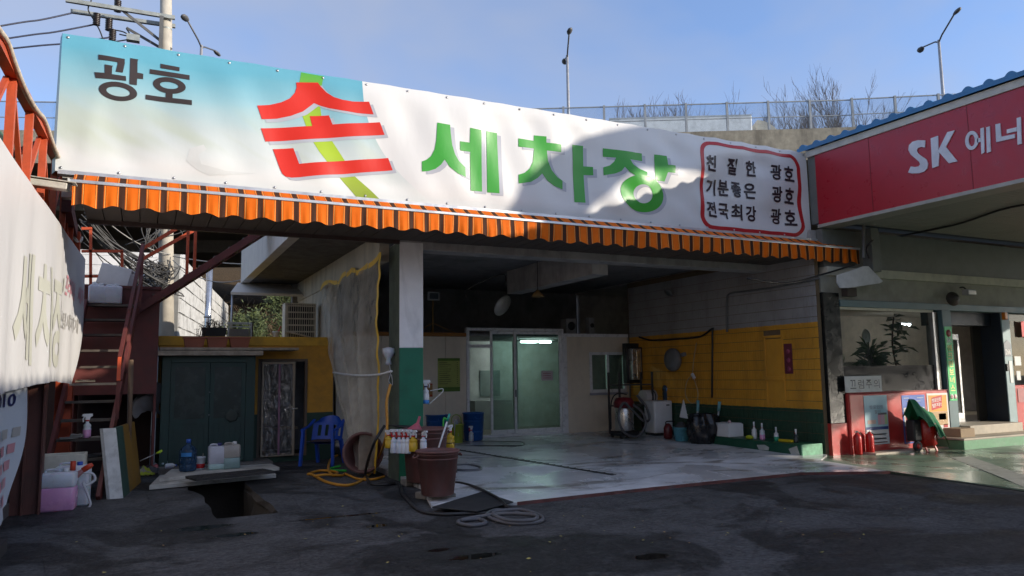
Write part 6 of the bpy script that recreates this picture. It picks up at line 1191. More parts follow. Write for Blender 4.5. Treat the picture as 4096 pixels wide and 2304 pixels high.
b.build('crown', leafg, t); B().tube([(p[0], 10.75, .4), (p[0], 10.75, 1.6)], .04, 8).build('stem', dead, t); B().lathe([(.12, 0), (.16, .3), (.15, .3), (0, .28)], (p[0], 10.75, .4), 16).build('pot', terra, t)
p = (14.285,10.9,2.248); t = thing('tall_houseplant', 'tall broad-leaved plant rising behind the office window', 'plant', (p[0]+.25, 10.9, .4)); b = B()
for i in range(70): zz = random.uniform(1.2, 2.75); a = random.uniform(0, 6.28); leaf(b, (p[0]+.3+random.uniform(-.25, .3), 10.9+random.uniform(-.15, .15), zz), (cos(a), sin(a)*.6, random.uniform(-.4, .5)), random.uniform(.10, .18), random.uniform(.18, .3), .05)
b.build('crown', leafg, t); B().tube(bez([(p[0]+.25, 10.9, .4), (p[0]+.3, 10.9, 1.4), (p[0]+.2, 10.9, 2.1), (p[0]+.3, 10.9, 2.7)], 5), .018, 6).build('stem', dead, t); B().lathe([(.14, 0), (.17, .35), (.16, .35), (0, .33)], (p[0]+.25, 10.9, .4), 16).build('pot', white_pl, t)
p = (14.045,11.2,2.278); t = tag(B().lathe([(.17, 0), (.17, .02), (.155, .03), (.14, .02), (.03, .015), (0, .03)], (0, 0, 0), 20, (.2, -1, 0)).build('wall_clock', M('clock_white', (.62, .62, .6), .4), loc=p, local=True), 'round white clock glimpsed through the office window', 'clock')
t = tag(B().box((12.9, 11.6, .4), (14.4, 12.2, 1.75)).build('office_counter', M('office_counter', (.28, .24, .20), .5), loc=(13.6, 11.9, .4)), 'brown counter inside the station office', 'counter')
t = tag(B().box((13.0, 11.7, 1.755), (13.4, 12.1, 2.1)).build('office_monitor_box', M('pale_equipment', (.5, .48, .45), .5), loc=(13.2, 11.9, 1.76), bevel=.02), 'pale equipment box on the office counter', 'box')
t = tag(B().lathe([(.10, 0), (.14, .08), (.10, .2), (.0, .24)], (0, 0, 0), 14).build('desk_lamp_globe', M('cream_globe', (.60, .52, .35), .4), loc=(14.0, 11.9, 1.76), local=True), 'small cream globe on the office counter', 'ornament')
# paper warning sign
q = [(11.784,1.449),(12.786,1.434),(12.765,1.148),(11.77,1.171)]
t = thing('paper_warning_sign', 'handwritten white paper slippery-floor warning under the office window', 'sign', (q[0][0], 9.9, q[2][1])); x0_, x1_, z0, z1 = q[0][0], q[1][0], (q[2][1]+q[3][1])/2, (q[0][1]+q[1][1])/2+.02
b = B(); b.box((x0_, 9.912, z0), (x1_, 9.92, z1)); b.build('sheet', M('paper_white', (.66, .63, .58), .7, dirt=.1), t)
hs = (x1_-x0_)
for i, c_ in enumerate('끄럼주의'):
    xa = x0_+hs*(.13+.215*i); b = B(); text_on(b, c_, lambda u, v: (xa+hs*.16*u, 9.909, z0+(z1-z0)*(.22+.55*v)), .006); b.build('lettering', v_ink, t)
# posters on the red wall
yp = YO-.078
def poster(name, lab, rect, base, bits):
    t = thing(name, lab, 'poster', (rect[0], yp, rect[2])); b = B(); b.box((rect[0], yp, rect[2]), (rect[1], yp+.005, rect[3])); b.build('sheet', base, t)
    W0, H0 = rect[1]-rect[0], rect[3]-rect[2]
    for nm, (u0, u1, v0, v1), m_ in bits:
        b = B(); b.box((rect[0]+W0*u0, yp-.004, rect[2]+H0*v0), (rect[0]+W0*u1, yp-.0005, rect[2]+H0*v1)); b.build(nm, m_, t)
    return t, W0, H0
def pm(n, c): return M('poster_'+n, c, .4, var=.03, dirt=0)
t, W0, H0 = poster('sky_blue_poster', 'pale blue promotional poster on the red wall beside the extinguishers', (12.27, 12.91, .17, 1.09), pm('pale_blue', (.42, .60, .66)), [('blue_band', (.02, .98, .30, .36), pm('navy', (.03, .06, .22))), ('white_band', (.02, .98, .01, .295), pm('white', (.72, .70, .68))), ('stripe', (.12, .86, .19, .22), pm('grey_blue', (.28, .32, .42))), ('stripe', (.12, .86, .10, .13), MATS['poster_grey_blue']), ('red_stripe', (.04, .9, .03, .05), MATS['poster_red']), ('pink_bottle', (.55, .70, .40, .60), pm('pink', (.70, .35, .42))), ('pink_bottle', (.72, .84, .40, .60), pm('pink2', (.72, .45, .50))), ('green_bottle', (.85, .96, .40, .60), pm('lime', (.50, .60, .30))), ('salmon_shape', (.10, .45, .42, .50), pm('salmon', (.66, .45, .38))), ('bottle_tops', (.57, .94, .60, .64), pm('dark', (.12, .10, .10)))])
for i, (s_, v0) in enumerate((('핫포인트', .72), ('할인', .62))): b = B(); text_on(b, s_, lambda u, v: (12.27+.64*((.2 if i == 0 else .42)+(.62 if i == 0 else .26)*u), yp-.006, .17+.92*(v0+.08*v)), .02); b.build('lettering', pm('slate', (.22, .28, .34)), t)
t, W0, H0 = poster('blue_price_poster', 'blue and white poster with large red 150 behind the covered compressor', (13.34, 14.02, .14, 1.07), pm('blue', (.03, .10, .42)), [('white_panel', (.05, .95, .36, .74), MATS['poster_white']), ('crimson_panel', (.05, .95, .03, .355), pm('crimson', (.25, .02, .05))), ('pale_text', (.08, .3, .93, .95), MATS['poster_grey_blue']), ('pale_text', (.66, .94, .93, .95), MATS['poster_grey_blue']), ('pale_text', (.2, .8, .86, .88), MATS['poster_grey_blue'])])
b = B(); text_on(b, '150', lambda u, v: (13.34+.68*(.10+.75*u), yp-.007, .14+.93*(.40+.22*v)), .03); b.build('lettering', pm('deep_red', (.40, .02, .03)), t)
t, W0, H0 = poster('orange_poster', 'orange and white framed poster at the right end of the red wall', (14.09, 14.735, .27, 1.09), MATS['poster_white'], [('orange_field', (.07, .93, .55, .95), pm('orange', (.80, .33, .03))), ('photo_field', (.07, .93, .22, .545), pm('photo', (.45, .28, .12))), ('dark_item', (.5, .85, .35, .5), pm('umber', (.10, .08, .07))), ('red_item', (.7, .9, .16, .24), MATS['poster_red']), ('blue_line', (.3, .9, .07, .10), MATS['poster_navy'])])
b = B(); b.prism([(14.2, yp-.006, .75), (14.52, yp-.006, .80), (14.55, yp-.006, 1.05), (14.22, yp-.006, 1.0)], (0, 0, 0)); b.build('red_burst', MATS['poster_red'], t)
for s_, v0 in (('핫포인트', .90), ('받자!', .80)): b = B(); text_on(b, s_, lambda u, v: (14.23+.28*u, yp-.008, v0+.08*v+.03*u), .02); b.build('lettering', MATS['poster_white'], t)
# green upright sign on the teal column
gx0, gx1, gz0, gz1 = 14.79, 15.02, 0.923, 2.439
t = thing('green_column_sign', 'narrow bright green upright sign with yellow Korean letters on the teal column', 'sign', (gx0, 9.91, gz0)); b = B(); b.box((gx0, 9.908, gz0), (gx1, 9.918, gz1)); b.build('board', M('bright_green_board', (.03, .52, .14), .4, dirt=.05), t)
Hs = gz1-gz0; zc = gz1-.03
b = B(); b.lathe([(.075, 0), (.075, .003), (0, .004)], ((gx0+gx1)/2, 9.907, gz1-.14), 18, (0, -1, 0)); b.build('red_emblem', M('dull_red_emblem', (.30, .05, .05), .5), t)
b = B(); text_on(b, 'SK', lambda u, v: (gx0+.04+.15*u, 9.905, gz1-.33+.10*v), .02); b.build('lettering', M('silver_letter', (.55, .58, .55), .4), t)
for i, c_ in enumerate('엔크린보너스'):
    za = gz1-.34-(i+1)*.163; b = B(); text_on(b, c_, lambda u, v: (gx0+.045+.14*u, 9.905, za+.125*v), .03); b.build('lettering', M('sign_yellow', (.78, .70, .25), .5, dirt=0), t)
for i, c_ in enumerate('카드'):
    xc = gx0+.06+.11*i; b = B(); b.lathe([(.052, 0), (.052, .003), (0, .004)], (xc, 9.907, gz0+.085), 16, (0, -1, 0)); b.build('white_disc', MATS['poster_white'], t); b = B(); text_on(b, c_, lambda u, v: (xc-.032+.064*u, 9.901, gz0+.055+.06*v), .02); b.build('lettering', MATS['poster_red'], t)
# address plate
ax_ = 16.98; t = thing('address_plate', 'small grey house-number plate reading 266 on the right column', 'plate', (ax_, 9.97, 1.95)); b = B(); b.prism([(ax_-.12, 9.972, 1.82), (ax_+.12, 9.972, 1.82), (ax_+.12, 9.972, 2.10), (ax_, 9.972, 2.18), (ax_-.12, 9.972, 2.10)], (0, .006, 0)); b.build('plate', M('plate_grey', (.20, .22, .25), .5), t); b = B(); text_on(b, '266', lambda u, v: (ax_-.09+.18*u, 9.969, 1.86+.12*v), .02); b.build('lettering', MATS['poster_white'], t)
b = B(); b.box((ax_+.0, 9.968, 1.25), (ax_+.10, 9.976, 1.72)); tag(b.build('upright_notice', MATS['poster_white'], loc=(ax_, 9.97, 1.25)), 'narrow white notice below the house-number plate', 'notice')
b = B(); b.box((16.83, 9.93, 1.5), (16.90, 9.975, 1.66)); tag(b.build('keypad', black_pl, loc=(16.85, 9.95, 1.5), bevel=.008), 'black entry keypad on the right door column', 'keypad')
b = B(); b.box((16.87, 9.90, 2.62), (16.97, 9.978, 2.78)); tag(b.build('alarm_light', M('amber_lens', (.75, .22, .03), .3), loc=(16.9, 9.95, 2.62), bevel=.012), 'small orange alarm light at the top of the door column', 'alarm light')
# fire extinguishers
for (px_, l_) in ((0, 'left of the two red fire extinguishers at the red wall'), (1, 'right of the two red fire extinguishers, beside the pale blue poster')):
    p = [(11.916,9.946,0.03), (12.242,10.064,0.03)][px_]; t = thing('fire_extinguisher', l_, 'fire extinguisher', (p[0], p[1]-.02-.12*0, .03), 'fire extinguishers at the red wall'); t.location.y = 9.83
    B().lathe([(.065, 0), (.075, .015), (.075, .30), (.06, .35), (.03, .375), (.025, .40)], (0, 0, 0), 18).build('cylinder', M('extinguisher_red', (.42, .012, .010), .3, dirt=.1), t, local=True)
    b = B(); b.bar((-.06, 0, .43), (.05, 0, .405), .02, .012); b.bar((-.06, 0, .405), (.05, 0, .40), .02, .012); b.lathe([(.022, .39), (.022, .43)], (0, 0, 0), 10); b.build('valve_lever', galv if px_ else black_pl, t, local=True)
    B().tube(bez([(.03, 0, .40), (.09, 0, .36), (.085, 0, .2)], 5), .009, 6).build('hose', black_pl, t, local=True)
# air compressor under a green cloth
p = Vector((13.436,9.596,0.06)); p.y = 9.62
t = thing('air_compressor', 'red wheeled air compressor tank under a green cloth', 'compressor', (p.x, p.y, .03))
comp = M('compressor_red', (.45, .02, .012), .3, dirt=.15)
B().lathe([(.0, 0), (.14, .015), (.19, .06), (.19, .44), (.14, .50), (0, .52)], (p.x+.12, p.y, .10), 22).build('tank', comp, t)
for x in (-.02, .26): B().bar((p.x+x, p.y-.1, .02), (p.x+x, p.y-.05, .14), .03, .03).build('foot', comp, t)
B().lathe([(.09, -.025), (.10, -.02), (.10, .02), (.09, .025)], (p.x-.22, p.y-.05, .13), 18, (.1, 1, 0)).build('wheel', black_pl, t); B().lathe([(.05, -.03), (.05, .03)], (p.x-.22, p.y-.05, .13), 12, (.1, 1, 0)).build('hub', comp, t)
b = B(); b.box((p.x-.32, p.y-.08, .22), (p.x-.10, p.y+.1, .62)); b.build('motor', black_pl, t, bevel=.03)
b = B(); b.box((p.x+.22, p.y-.20, .30), (p.x+.30, p.y-.17, .48)); b.build('white_tag', white_pl, t)
def cloth(u, v):
    # a sheet thrown over the handle, its ridge falling from upper left to lower right
    rx = p.x-.34+.76*u; ridge = 1.02-.30*u-.25*max(0, u-.55)+.03*sin(u*9); s_ = (v-.5)*2
    y = p.y-.03+.27*s_*(.35+.65*min(1, u*1.6+.3)); drop = (abs(s_)**1.3)*(.36+.14*u+.06*sin(u*17+s_*3)); fold = .022*sin(u*26+s_*4)*abs(s_)
    return (rx+.05*s_*u+fold, y+.015*sin(u*21), ridge-drop+.012*noise.noise(Vector((u*8, v*8, 1))))
b = B(); b.grid(40, 28, cloth); b.build('green_cloth', M('green_cloth', (.012, .16, .065), .75, var=.15, bump=.3, bscale=25), t)
# cardboard box
p = (14.062,9.44,0.03); t = thing('cardboard_box', 'taped cardboard box at the foot of the teal column', 'box', (14.5, 9.45, .03)); cbm = M('cardboard', (.30, .22, .14), .8, dirt=.2); b = B(); b.box((14.42, 9.50, .026), (14.86, 9.86, .40)); b.build('carton', cbm, t, bevel=.008)
for z in (.12, .20): b = B(); b.box((14.5, 9.496, z), (14.8, 9.499, z+.018)); b.build('tape', M('pale_tape', (.5, .45, .38), .3), t)
# floodlight and speaker over the door
p = (15.51,9.9,3.155); t = thing('floodlight', 'small grey floodlight over the office window', 'floodlight', p); b = B(); b.box((p[0]-.14, 9.72, p[2]-.06), (p[0]+.14, 9.86, p[2]+.06)); b.build('head', MATS['dim_grey_plastic'], t, bevel=.012); b = B(); b.box((p[0]-.12, 9.715, p[2]-.05), (p[0]+.12, 9.719, p[2]+.03)); b.build('lens', MATS['pale_tape'], t); B().tube(bez([(p[0], 9.85, p[2]+.06), (p[0], 9.9, p[2]+.12), (p[0], 9.98, p[2]+.12)], 4), .015).build('bracket', black_pl, t)
p = (15.099,9.9,3.016); tag(B().lathe([(.05, .14), (.06, .1), (.08, .05), (.15, 0), (.14, -.01), (.0, .03)], (0, 0, 0), 14, (-.4, -.9, .1)).build('horn_speaker', M('dark_horn', (.05, .045, .04), .5), loc=(p[0], 9.88, p[2]), local=True), 'dark horn speaker on the ledge above the office window', 'speaker')
p = (12.06,9.9,3.051); tag(B().box((p[0]-.13, 9.85, p[2]-.08), (p[0]+.13, 9.98, p[2]+.08)).build('junction_box', M('brown_box', (.05, .035, .028), .7), loc=p), 'small brown box on top of the black pier', 'box')
# white side panel under the awning end
wp_ = [(11.488,3.324),(12.213,3.529),(12.347,3.536),(12.727,3.263),(12.625,3.219),(11.78,3.1),(11.54,3.091),(11.475,3.18)]
tag(B().prism([(x, 9.68, z) for x, z in wp_], (0, .02, 0)).build('end_panel', M('white_panel', (.60, .58, .58), .6, dirt=.2), loc=(wp_[0][0], 9.68, wp_[0][1])), 'white angled closing panel under the right end of the awning', 'panel')
b = B(); b.box((12.50, 9.70, 3.45), (12.74, 9.92, 4.30)); tag(b.build('drain_box', M('grey_green_box', (.12, .13, .12), .5), loc=(12.6, 9.8, 3.45), bevel=.01), 'grey rainwater box beside the right end of the awning', 'drain box')
hose('sagging_cable', [(9.498,9.9,3.207), (10.444,9.9,3.161), (11.367,9.9,3.363), (11.908,9.9,3.502), (12.242,9.9,3.588)], .018, cable, 'black cable sagging under the awning near the black pier')

# ================================================================ CANOPY WITH RED SIGN
XS = 11.575
CN = thing('station_canopy', 'filling station canopy with red lettered fascia and blue corrugated roof edge', 'canopy', (17, 0, 0))
sgn = M('red_sign_vinyl', (.40, .010, .022), .32, var=.05, dirt=.08)
b = B(); b.box((XS, -14, 4.36), (XS+.03, 10.10, 5.72)); b.build('sign_face', sgn, CN)
b = B(); b.box((XS-.03, -14, 5.722), (XS+.05, 10.3, 5.85)); b.build('top_trim', M('cream_trim', (.55, .52, .45), .5, dirt=.3), CN, bevel=.006)
b = B(); b.box((XS-.02, -14, 4.295), (XS+.38, 10.12, 4.358)); b.build('bottom_trim', M('beige_trim', (.36, .34, .30), .4, dirt=.2), CN, bevel=.006)
b = B(); b.box((XS+.031, -14, 4.40), (22.6, 10.3, 5.75)); b.build('canopy_core', greyg, CN)
blue_r = M('blue_roof_sheet', (.035, .17, .36), .4, var=.1, dirt=.3)
def cor(y): return 5.86+.075*max(0, sin((y+.05)*2*pi/.33))**.6 if True else 0
ny = 1460
b = B(); b.grid(ny, 1, lambda u, v: (XS-.09+v*11.15, -14+24.45*u, .07+5.86+.055*(max(0, sin((-14+24.45*u)*2*pi/.33))**.7))); b.grid(ny, 1, lambda u, v: (XS-.09, -14+24.45*u, 5.853+v*(.077+.055*(max(0, sin((-14+24.45*u)*2*pi/.33))**.7)))); b.build('corrugated_roof', blue_r, CN)
soff = M('slatted_soffit', (.30, .29, .26), .5, var=.08, dirt=.2)
for i in range(60): y = 9.7-i*.105; b = B(); b.box((XS+.385, y-.097, 4.33), (22.58, y, 4.345)); b.build('soffit_slat', soff, CN)
b = B(); b.box((XS+.385, -14, 4.32), (22.58, 9.7-60*.105, 4.345)); b.build('soffit_panel', soff, CN)
b = B(); b.box((XS+.385, -14, 4.352), (22.58, 9.9, 4.358)); b.build('soffit_backing', MATS['drain_dark'], CN)
for y in (-6, -13): b = B(); b.box((17, y, 0), (17.5, y+.5, 4.32)); b.build('column', white_wall, CN)
for y in (8.9, 7.1, 5.3, 3.5): B().box((XS-.004, y-.006, 4.37), (XS-.0005, y+.006, 5.715)).build('panel_joint', M('joint_dark_red', (.22, .006, .012), .5), CN)
silver = M('silver_sign_letter', (.62, .62, .66), .4, dirt=.05)
def sletter(polys):
    b = B()
    for p in polys:
        if isinstance(p, tuple): b.prism([(XS-.002, y, z) for y, z in p[0]], (-.02, 0, 0), [[(XS-.002, y, z) for y, z in p[1]]])
        else: b.prism([(XS-.002, y, z) for y, z in p], (-.02, 0, 0))
    b.build('lettering', silver, CN)
sletter([[(7.816,5.356),(7.831,5.24),(7.899,5.268),(7.955,5.265),(7.978,5.228),(7.962,5.178),(7.898,5.107),(7.821,5.033),(7.8,4.949),(7.82,4.875),(7.879,4.837),(7.976,4.835),(8.102,4.864),(8.165,4.896),(8.106,4.988),(8.037,4.957),(7.967,4.952),(7.937,4.977),(7.947,5.022),(8.011,5.098),(8.09,5.187),(8.128,5.278),(8.11,5.355),(8.044,5.398),(7.944,5.396)]])
sletter([[(7.717,5.361),(7.589,5.368),(7.601,5.131),(7.429,5.38),(7.305,5.373),(7.475,5.147),(7.305,4.862),(7.446,4.869),(7.591,5.089),(7.623,4.868),(7.731,4.86)]])
def ell(l, r, t, bt, n=28): return [((l[0]+r[0])/2+(r[0]-l[0])/2*cos(2*pi*i/n), (t[1]+bt[1])/2+(t[1]-bt[1])/2*sin(2*pi*i/n)) for i in range(n)]
sletter([(ell(*[(7.154,5.145),(6.947,5.122),(7.038,5.282),(7.064,4.981)]), ell(*[(7.1,5.134),(7.0,5.13),(7.043,5.225),(7.059,5.037)])), [(6.963,5.134),(6.905,5.132),(6.91,5.069),(6.968,5.073)], [(6.902,5.278),(6.849,5.279),(6.873,4.89),(6.92,4.873)], [(6.814,5.268),(6.759,5.271),(6.777,4.876),(6.836,4.868)]])
sletter([[(6.672,5.273),(6.603,5.268),(6.605,5.058),(6.407,5.042),(6.412,4.982),(6.684,4.996)], [(6.515,5.144),(6.372,5.136),(6.377,5.076),(6.52,5.083)], [(6.36,5.271),(6.303,5.272),(6.325,4.868),(6.382,4.868)]])
hose('soffit_cable', [(12.386,9.68,3.688), (12.328,9.68,3.876), (12.406,9.6,4.014), (13.909,10.57,4.3), (13.827,8.908,4.3), (13.223,7.291,4.3), (14.6, 6.2, 4.30)], .02, cable, 'black cable slung under the canopy soffit')
hose('soffit_drip', [(12.302,9.69,4.377), (12.282,9.69,4.067), (12.234,9.69,3.681)], .03, MATS['grey_conduit'], 'thin grey pipe beside the awning end')
# added unseen arch beyond the canopy, shaped to cast the banner's curved shadow
t = thing('shadow_arch', 'added unseen arch on a pole, shaped to shadow the banner', 'sign', (24.3, 0, 0))
arch = [(4.9, 3.3), (5.02, 4.1), (5.3, 4.65), (5.83, 5.09), (6.5, 5.5), (7.31, 5.76), (8.5, 6.1), (12.5, 6.3), (12.5, 4.7), (10.5, 4.95), (8.8, 5.08), (7.54, 5.05), (7.13, 4.88), (6.35, 4.2), (6.1, 3.3)]
b = B(); b.prism([(x+12.27, 0, z+4.30) for x, z in arch], (0, .15, 0)); b.build('arch_panel', redw, t)
b = B(); b.tube([(24.4, .07, 0), (24.4, .07, 9.3)], .2, 12); b.build('pole', galv, t)

# ================================================================ BACKGROUND: elevated highway
H = [Vector(p) for p in ((-60, 59, 0), (-30, 49.5, 0), (-4.5, 39.7, 0), (16.2, 31.6, 0), (29.1, 24.6, 0), (50, 11.5, 0), (90, -16, 0))]
def along(s_):
    for i in range(len(H)-1):
        d = (H[i+1]-H[i]); 
        if s_ <= d.length or i == len(H)-2: return H[i]+d.normalized()*s_, d.normalized()
        s_ -= d.length
tot = sum((H[i+1]-H[i]).length for i in range(len(H)-1))
BT, BBm, DK = 14.5, 13.1, 11.55
HW = thing('elevated_highway', 'stained concrete elevated highway behind the car wash', 'bridge', (16, 32, DK))
hc = M('stained_concrete', (.33, .29, .22), .9, var=.2, dirt=.85, dscale=.9, dcol=(.07, .055, .04), streak=True, bump=.4); dc = M('deck_underside', (.22, .205, .18), .9, var=.15, dirt=.3, dscale=.2)
NS = 70
def strip(z0, z1, o0, o1, m_, name):
    b = B(); vs = []
    for i in range(NS+1):
        p, d = along(tot*i/NS); n_ = Vector((-d.y, d.x, 0)); n_ = n_ if n_.y > 0 else -n_
        vs += [p+n_*o0+Vector((0, 0, z0)), p+n_*o1+Vector((0, 0, z0)), p+n_*o1+Vector((0, 0, z1)), p+n_*o0+Vector((0, 0, z1))]
    fs = []
    for i in range(NS):
        for k in range(4): fs.append((4*i+k, 4*i+(k+1) % 4, 4*i+4+(k+1) % 4, 4*i+4+k))
    b.add(vs, fs); return b.build(name, m_, HW)
strip(DK, BBm, 0, .3, hc, 'parapet')
strip(DK, DK+.5, .31, 34, dc, 'deck')
strip(DK+.51, DK+.56, .31, 34, M('highway_asphalt', (.06, .06, .06), .9), 'carriageway')
strip(DK-.9, DK-.01, 6, 8, dc, 'girder'); strip(DK-.9, DK-.01, 20, 22, dc, 'girder')
for s_ in (30, 75, 118, 160):
    p, d = along(s_); n_ = Vector((-d.y, d.x, 0)); n_ = n_ if n_.y > 0 else -n_; q = p+n_*30
    b = B(); b.tube([(q.x, q.y, 0), (q.x, q.y, DK)], 1.1, 14); b.build('pier', hc, HW)
# noise barrier: posts, rails and clear panels
NB = thing('noise_barrier', 'clear-panelled noise barrier with grey posts along the elevated highway', 'barrier', (16, 32, BBm))
bp_m = M('barrier_post_grey', (.36, .37, .37), .5, .3); clear = glass('barrier_pane', (.86, .90, .94), .8, .10, .03)
n_post = int(tot/1.98); pts_ = [along(i*1.98) for i in range(n_post)]
pm_ = None; sp_ = 1.98
for i, (p, d) in enumerate(pts_):
    if p.x < -14 or p.x > 46: continue
    if pm_ is None:
        o = B().box((-.05, -.06, BBm), (.05, .06, BT+.06)).build('post', bp_m, NB, local=True); pm_ = o.data
        r1 = B().box((.05, -.025, BT-.03), (sp_-.05, .025, BT+.02)).build('rail', bp_m, NB, local=True); r2 = B().box((.05, -.02, BBm+.62), (sp_-.05, .02, BBm+.655)).build('rail', bp_m, NB, local=True)
        g1 = B().box((.05, -.006, BBm+.0), (sp_-.05, .006, BBm+.615)).build('panel', clear, NB, local=True); g2 = B().box((.05, -.006, BBm+.66), (sp_-.05, .006, BT-.035)).build('panel', clear, NB, local=True)
        os_ = [o, r1, r2, g1, g2]; first = os_
    else:
        os_ = []
        for q in first: c = link(bpy.data.objects.new(q.name.split('.')[0], q.data)); c.parent = NB; os_.append(c)
    for c in os_: c.location = Vector((p.x, p.y, 0))+Vector((0, .1, 0))-rootloc(NB); c.rotation_euler = (0, 0, atan2(d.y, d.x))
# street lamps on the median
for i, (a, c_, l_) in enumerate((((1.512,45.251,22.3), (3.616,49.58,22.3), 'double-armed street lamp above the left half of the banner'), ((22.666,37.479,22.3), (24.655,41.528,22.3), 'double-armed street lamp seen nearly end-on above the banner centre'), ((42.068,25.858,22.3), (45.04,30.278,22.3), 'double-armed street lamp at right above the red sign'))):
    a = Vector(a); c_ = Vector(c_); m_ = (a+c_)/2; t = thing('street_lamp', l_, 'street lamp', (m_.x, m_.y, DK+.5), 'double-armed highway lamps')
    B().tube([(m_.x, m_.y, DK+.5), (m_.x, m_.y, 21.75)], [.13, .08], 10).build('pole', M('lamp_pole_steel', (.42, .42, .43), .45, .4), t)
    for e in (a, c_):
        d = (e-m_).normalized(); B().tube([(m_.x, m_.y, 21.6), tuple(m_+d*.5-Vector((0, 0, .45))), tuple(e-d*.4)], .05, 8).build('arm', M('lamp_arm_dark', (.10, .10, .105), .5), t)
        b = B(); b.lathe([(.02, -.45), (.14, -.3), (.20, 0), (.16, .25), (.04, .38)], e, 12, d, squash=(1, .6)); b.build('lamp_head', MATS['lamp_arm_dark'], t)
# lorry on the highway
ta = Vector((20.557,30.153,13.6)); tb_ = Vector((28.232,26.322,13.6)); d = (tb_-ta); d.z = 0; 
seg_d = (H[4]-H[3]).normalized(); nn_ = Vector((-seg_d.y, seg_d.x, 0)); nn_ = nn_ if nn_.y > 0 else -nn_
LR = thing('box_lorry', 'white box lorry with cream wind deflector passing behind the noise barrier', 'lorry', (0, 0, 0))
s0 = Vector((21.003,30.708,14.35))+nn_*2.2; LR.location = (s0.x, s0.y, DK+.56); LR.rotation_euler = (0, 0, atan2(seg_d.y, seg_d.x))
lw_ = M('lorry_white', (.85, .83, .78), .5, var=.05, dirt=.3)
B().box((0, 0, .95), (7.6, 2.3, 3.02)).build('cargo_box', lw_, LR, local=True, bevel=.05)
b = B(); b.box((.02, -.012, 2.98), (7.58, .0, 3.06)); b.build('cargo_edge', M('lorry_edge', (.5, .5, .48), .5), LR, local=True)
b = B(); b.prism([(7.85, .2, .6), (9.6, .2, .6), (9.6, .2, 1.3), (9.25, .2, 2.0), (7.85, .2, 2.05)], (0, 1.9, 0)); b.build('cab', M('lorry_cream', (.55, .48, .36), .45), LR, local=True, bevel=.06)
b = B(); b.prism([(7.9, .3, 2.055), (9.15, .3, 2.055), (8.85, .3, 2.45), (8.4, .3, 2.75), (7.95, .3, 2.85)], (0, 1.7, 0)); b.build('wind_deflector', MATS['lorry_cream'], LR, local=True, bevel=.05)
b = B(); b.prism([(9.3, .19, 1.35), (9.58, .19, 1.35), (9.27, .19, 1.95), (8.5, .19, 1.95), (8.5, .19, 1.35)], (0, -.01, 0)); b.build('side_window', black_pl, LR, local=True)
for x in (1.4, 2.5, 8.6):
    for y in (.15, 2.1): b = B(); b.lathe([(.3, -.14), (.46, -.12), (.46, .12), (.3, .14)], (x, y, .46), 18, (0, 1, 0)); b.build('wheel', black_pl, LR, local=True)
b = B(); b.box((.2, .5, .55), (8.6, 1.8, .94)); b.build('chassis', MATS['dark_steel'], LR, local=True)

# ---------------------------------------------------------------- hillside behind
def hz(x, y):
    t = max(0, min(1, (y-24)/26)); far = max(0, min(1, (y-62)/30))
    return -.3+6.2*t*t*(3-2*t)*max(.35, min(1, (x+12)/12))+far*11+.5*noise.noise(Vector((x*.15, y*.15, 0)))+.15*noise.noise(Vector((x*.8, y*.8, 3)))
b = B(); b.grid(110, 90, lambda u, v: (-50+150*u, 23.5+110*v, hz(-50+150*u, 23.5+110*v)))
hm = N('hillside_litter'); hm.bsdf(hm.mix(hm.noise(2.2, 7, rough=.75), (.03, .024, .015), (.13, .085, .045)), .95, 0, hm.bump(hm.noise(9, 6, rough=.8), 1, .1), .1)
structure(b.build('hillside', hm.m))
# dry brush: bent twigs and dead leaves
b = B(); rnd = random.Random(11)
for i in range(1500):
    x = rnd.uniform(2, 14); y = rnd.uniform(24.5, 46); z = hz(x, y); a = rnd.uniform(0, 6.28); h_ = rnd.uniform(.4, 1.6); p0 = Vector((x, y, z-.05)); p1 = p0+Vector((cos(a)*h_*.5, sin(a)*h_*.4, h_*.7)); p2 = p1+Vector((cos(a)*h_*.6, sin(a)*h_*.3, -h_*.15))
    b.tube([p0, p1, p2], [.016, .011, .005], 3, cap=False)
    for j in range(3): q0 = p1.lerp(p2, rnd.random()); s_ = rnd.uniform(.03, .08); b.add([q0+Vector((rnd.uniform(-s_, s_), rnd.uniform(-s_, s_), rnd.uniform(-s_, s_))) for _ in range(3)], [(0, 1, 2)])
stuff(b.build('dry_undergrowth', M('dry_twig', (.15, .10, .06), .9, var=.5, dirt=0)))
# evergreen shrubs
def shrub(c, rx, rz, n, seed, lab, m_):
    rnd = random.Random(seed); t = thing('hillside_shrub', lab, 'shrub', c, 'shrubs on the slope'); b = B(); cl = []
    for i in range(26): a = rnd.uniform(0, 6.28); e = rnd.uniform(-.3, 1.4); r_ = rnd.uniform(.45, 1); cl.append(Vector((cos(a)*cos(e)*rx*r_, sin(a)*cos(e)*rx*r_*.8, rz*.55+sin(e)*rz*r_*.8)))
    for i in range(n):
        q = rnd.choice(cl); p = Vector(c)+q+Vector((rnd.gauss(0, rx*.16), rnd.gauss(0, rx*.14), rnd.gauss(0, rz*.12))); s_ = rnd.uniform(.04, .09)
        dv = Vector((rnd.gauss(0, 1), rnd.gauss(0, 1), rnd.gauss(0, .7)+.3)).normalized(); sv = dv.orthogonal().normalized()
        b.add([p, p+dv*s_+sv*s_*.45, p+dv*s_*2, p+dv*s_-sv*s_*.45], [(0, 1, 2, 3)])
    b.build('crown', m_, t); b = B(); b.tube([c, tuple(Vector(c)+Vector((0, 0, rz*.9)))], [.08, .03], 6); b.build('trunk', dead, t)
fol = M('pine_foliage', (.065, .085, .028), .6, var=.5, scale=2, dirt=0); fol2 = M('olive_foliage', (.065, .05, .026), .9, var=.5, scale=2, dirt=0)
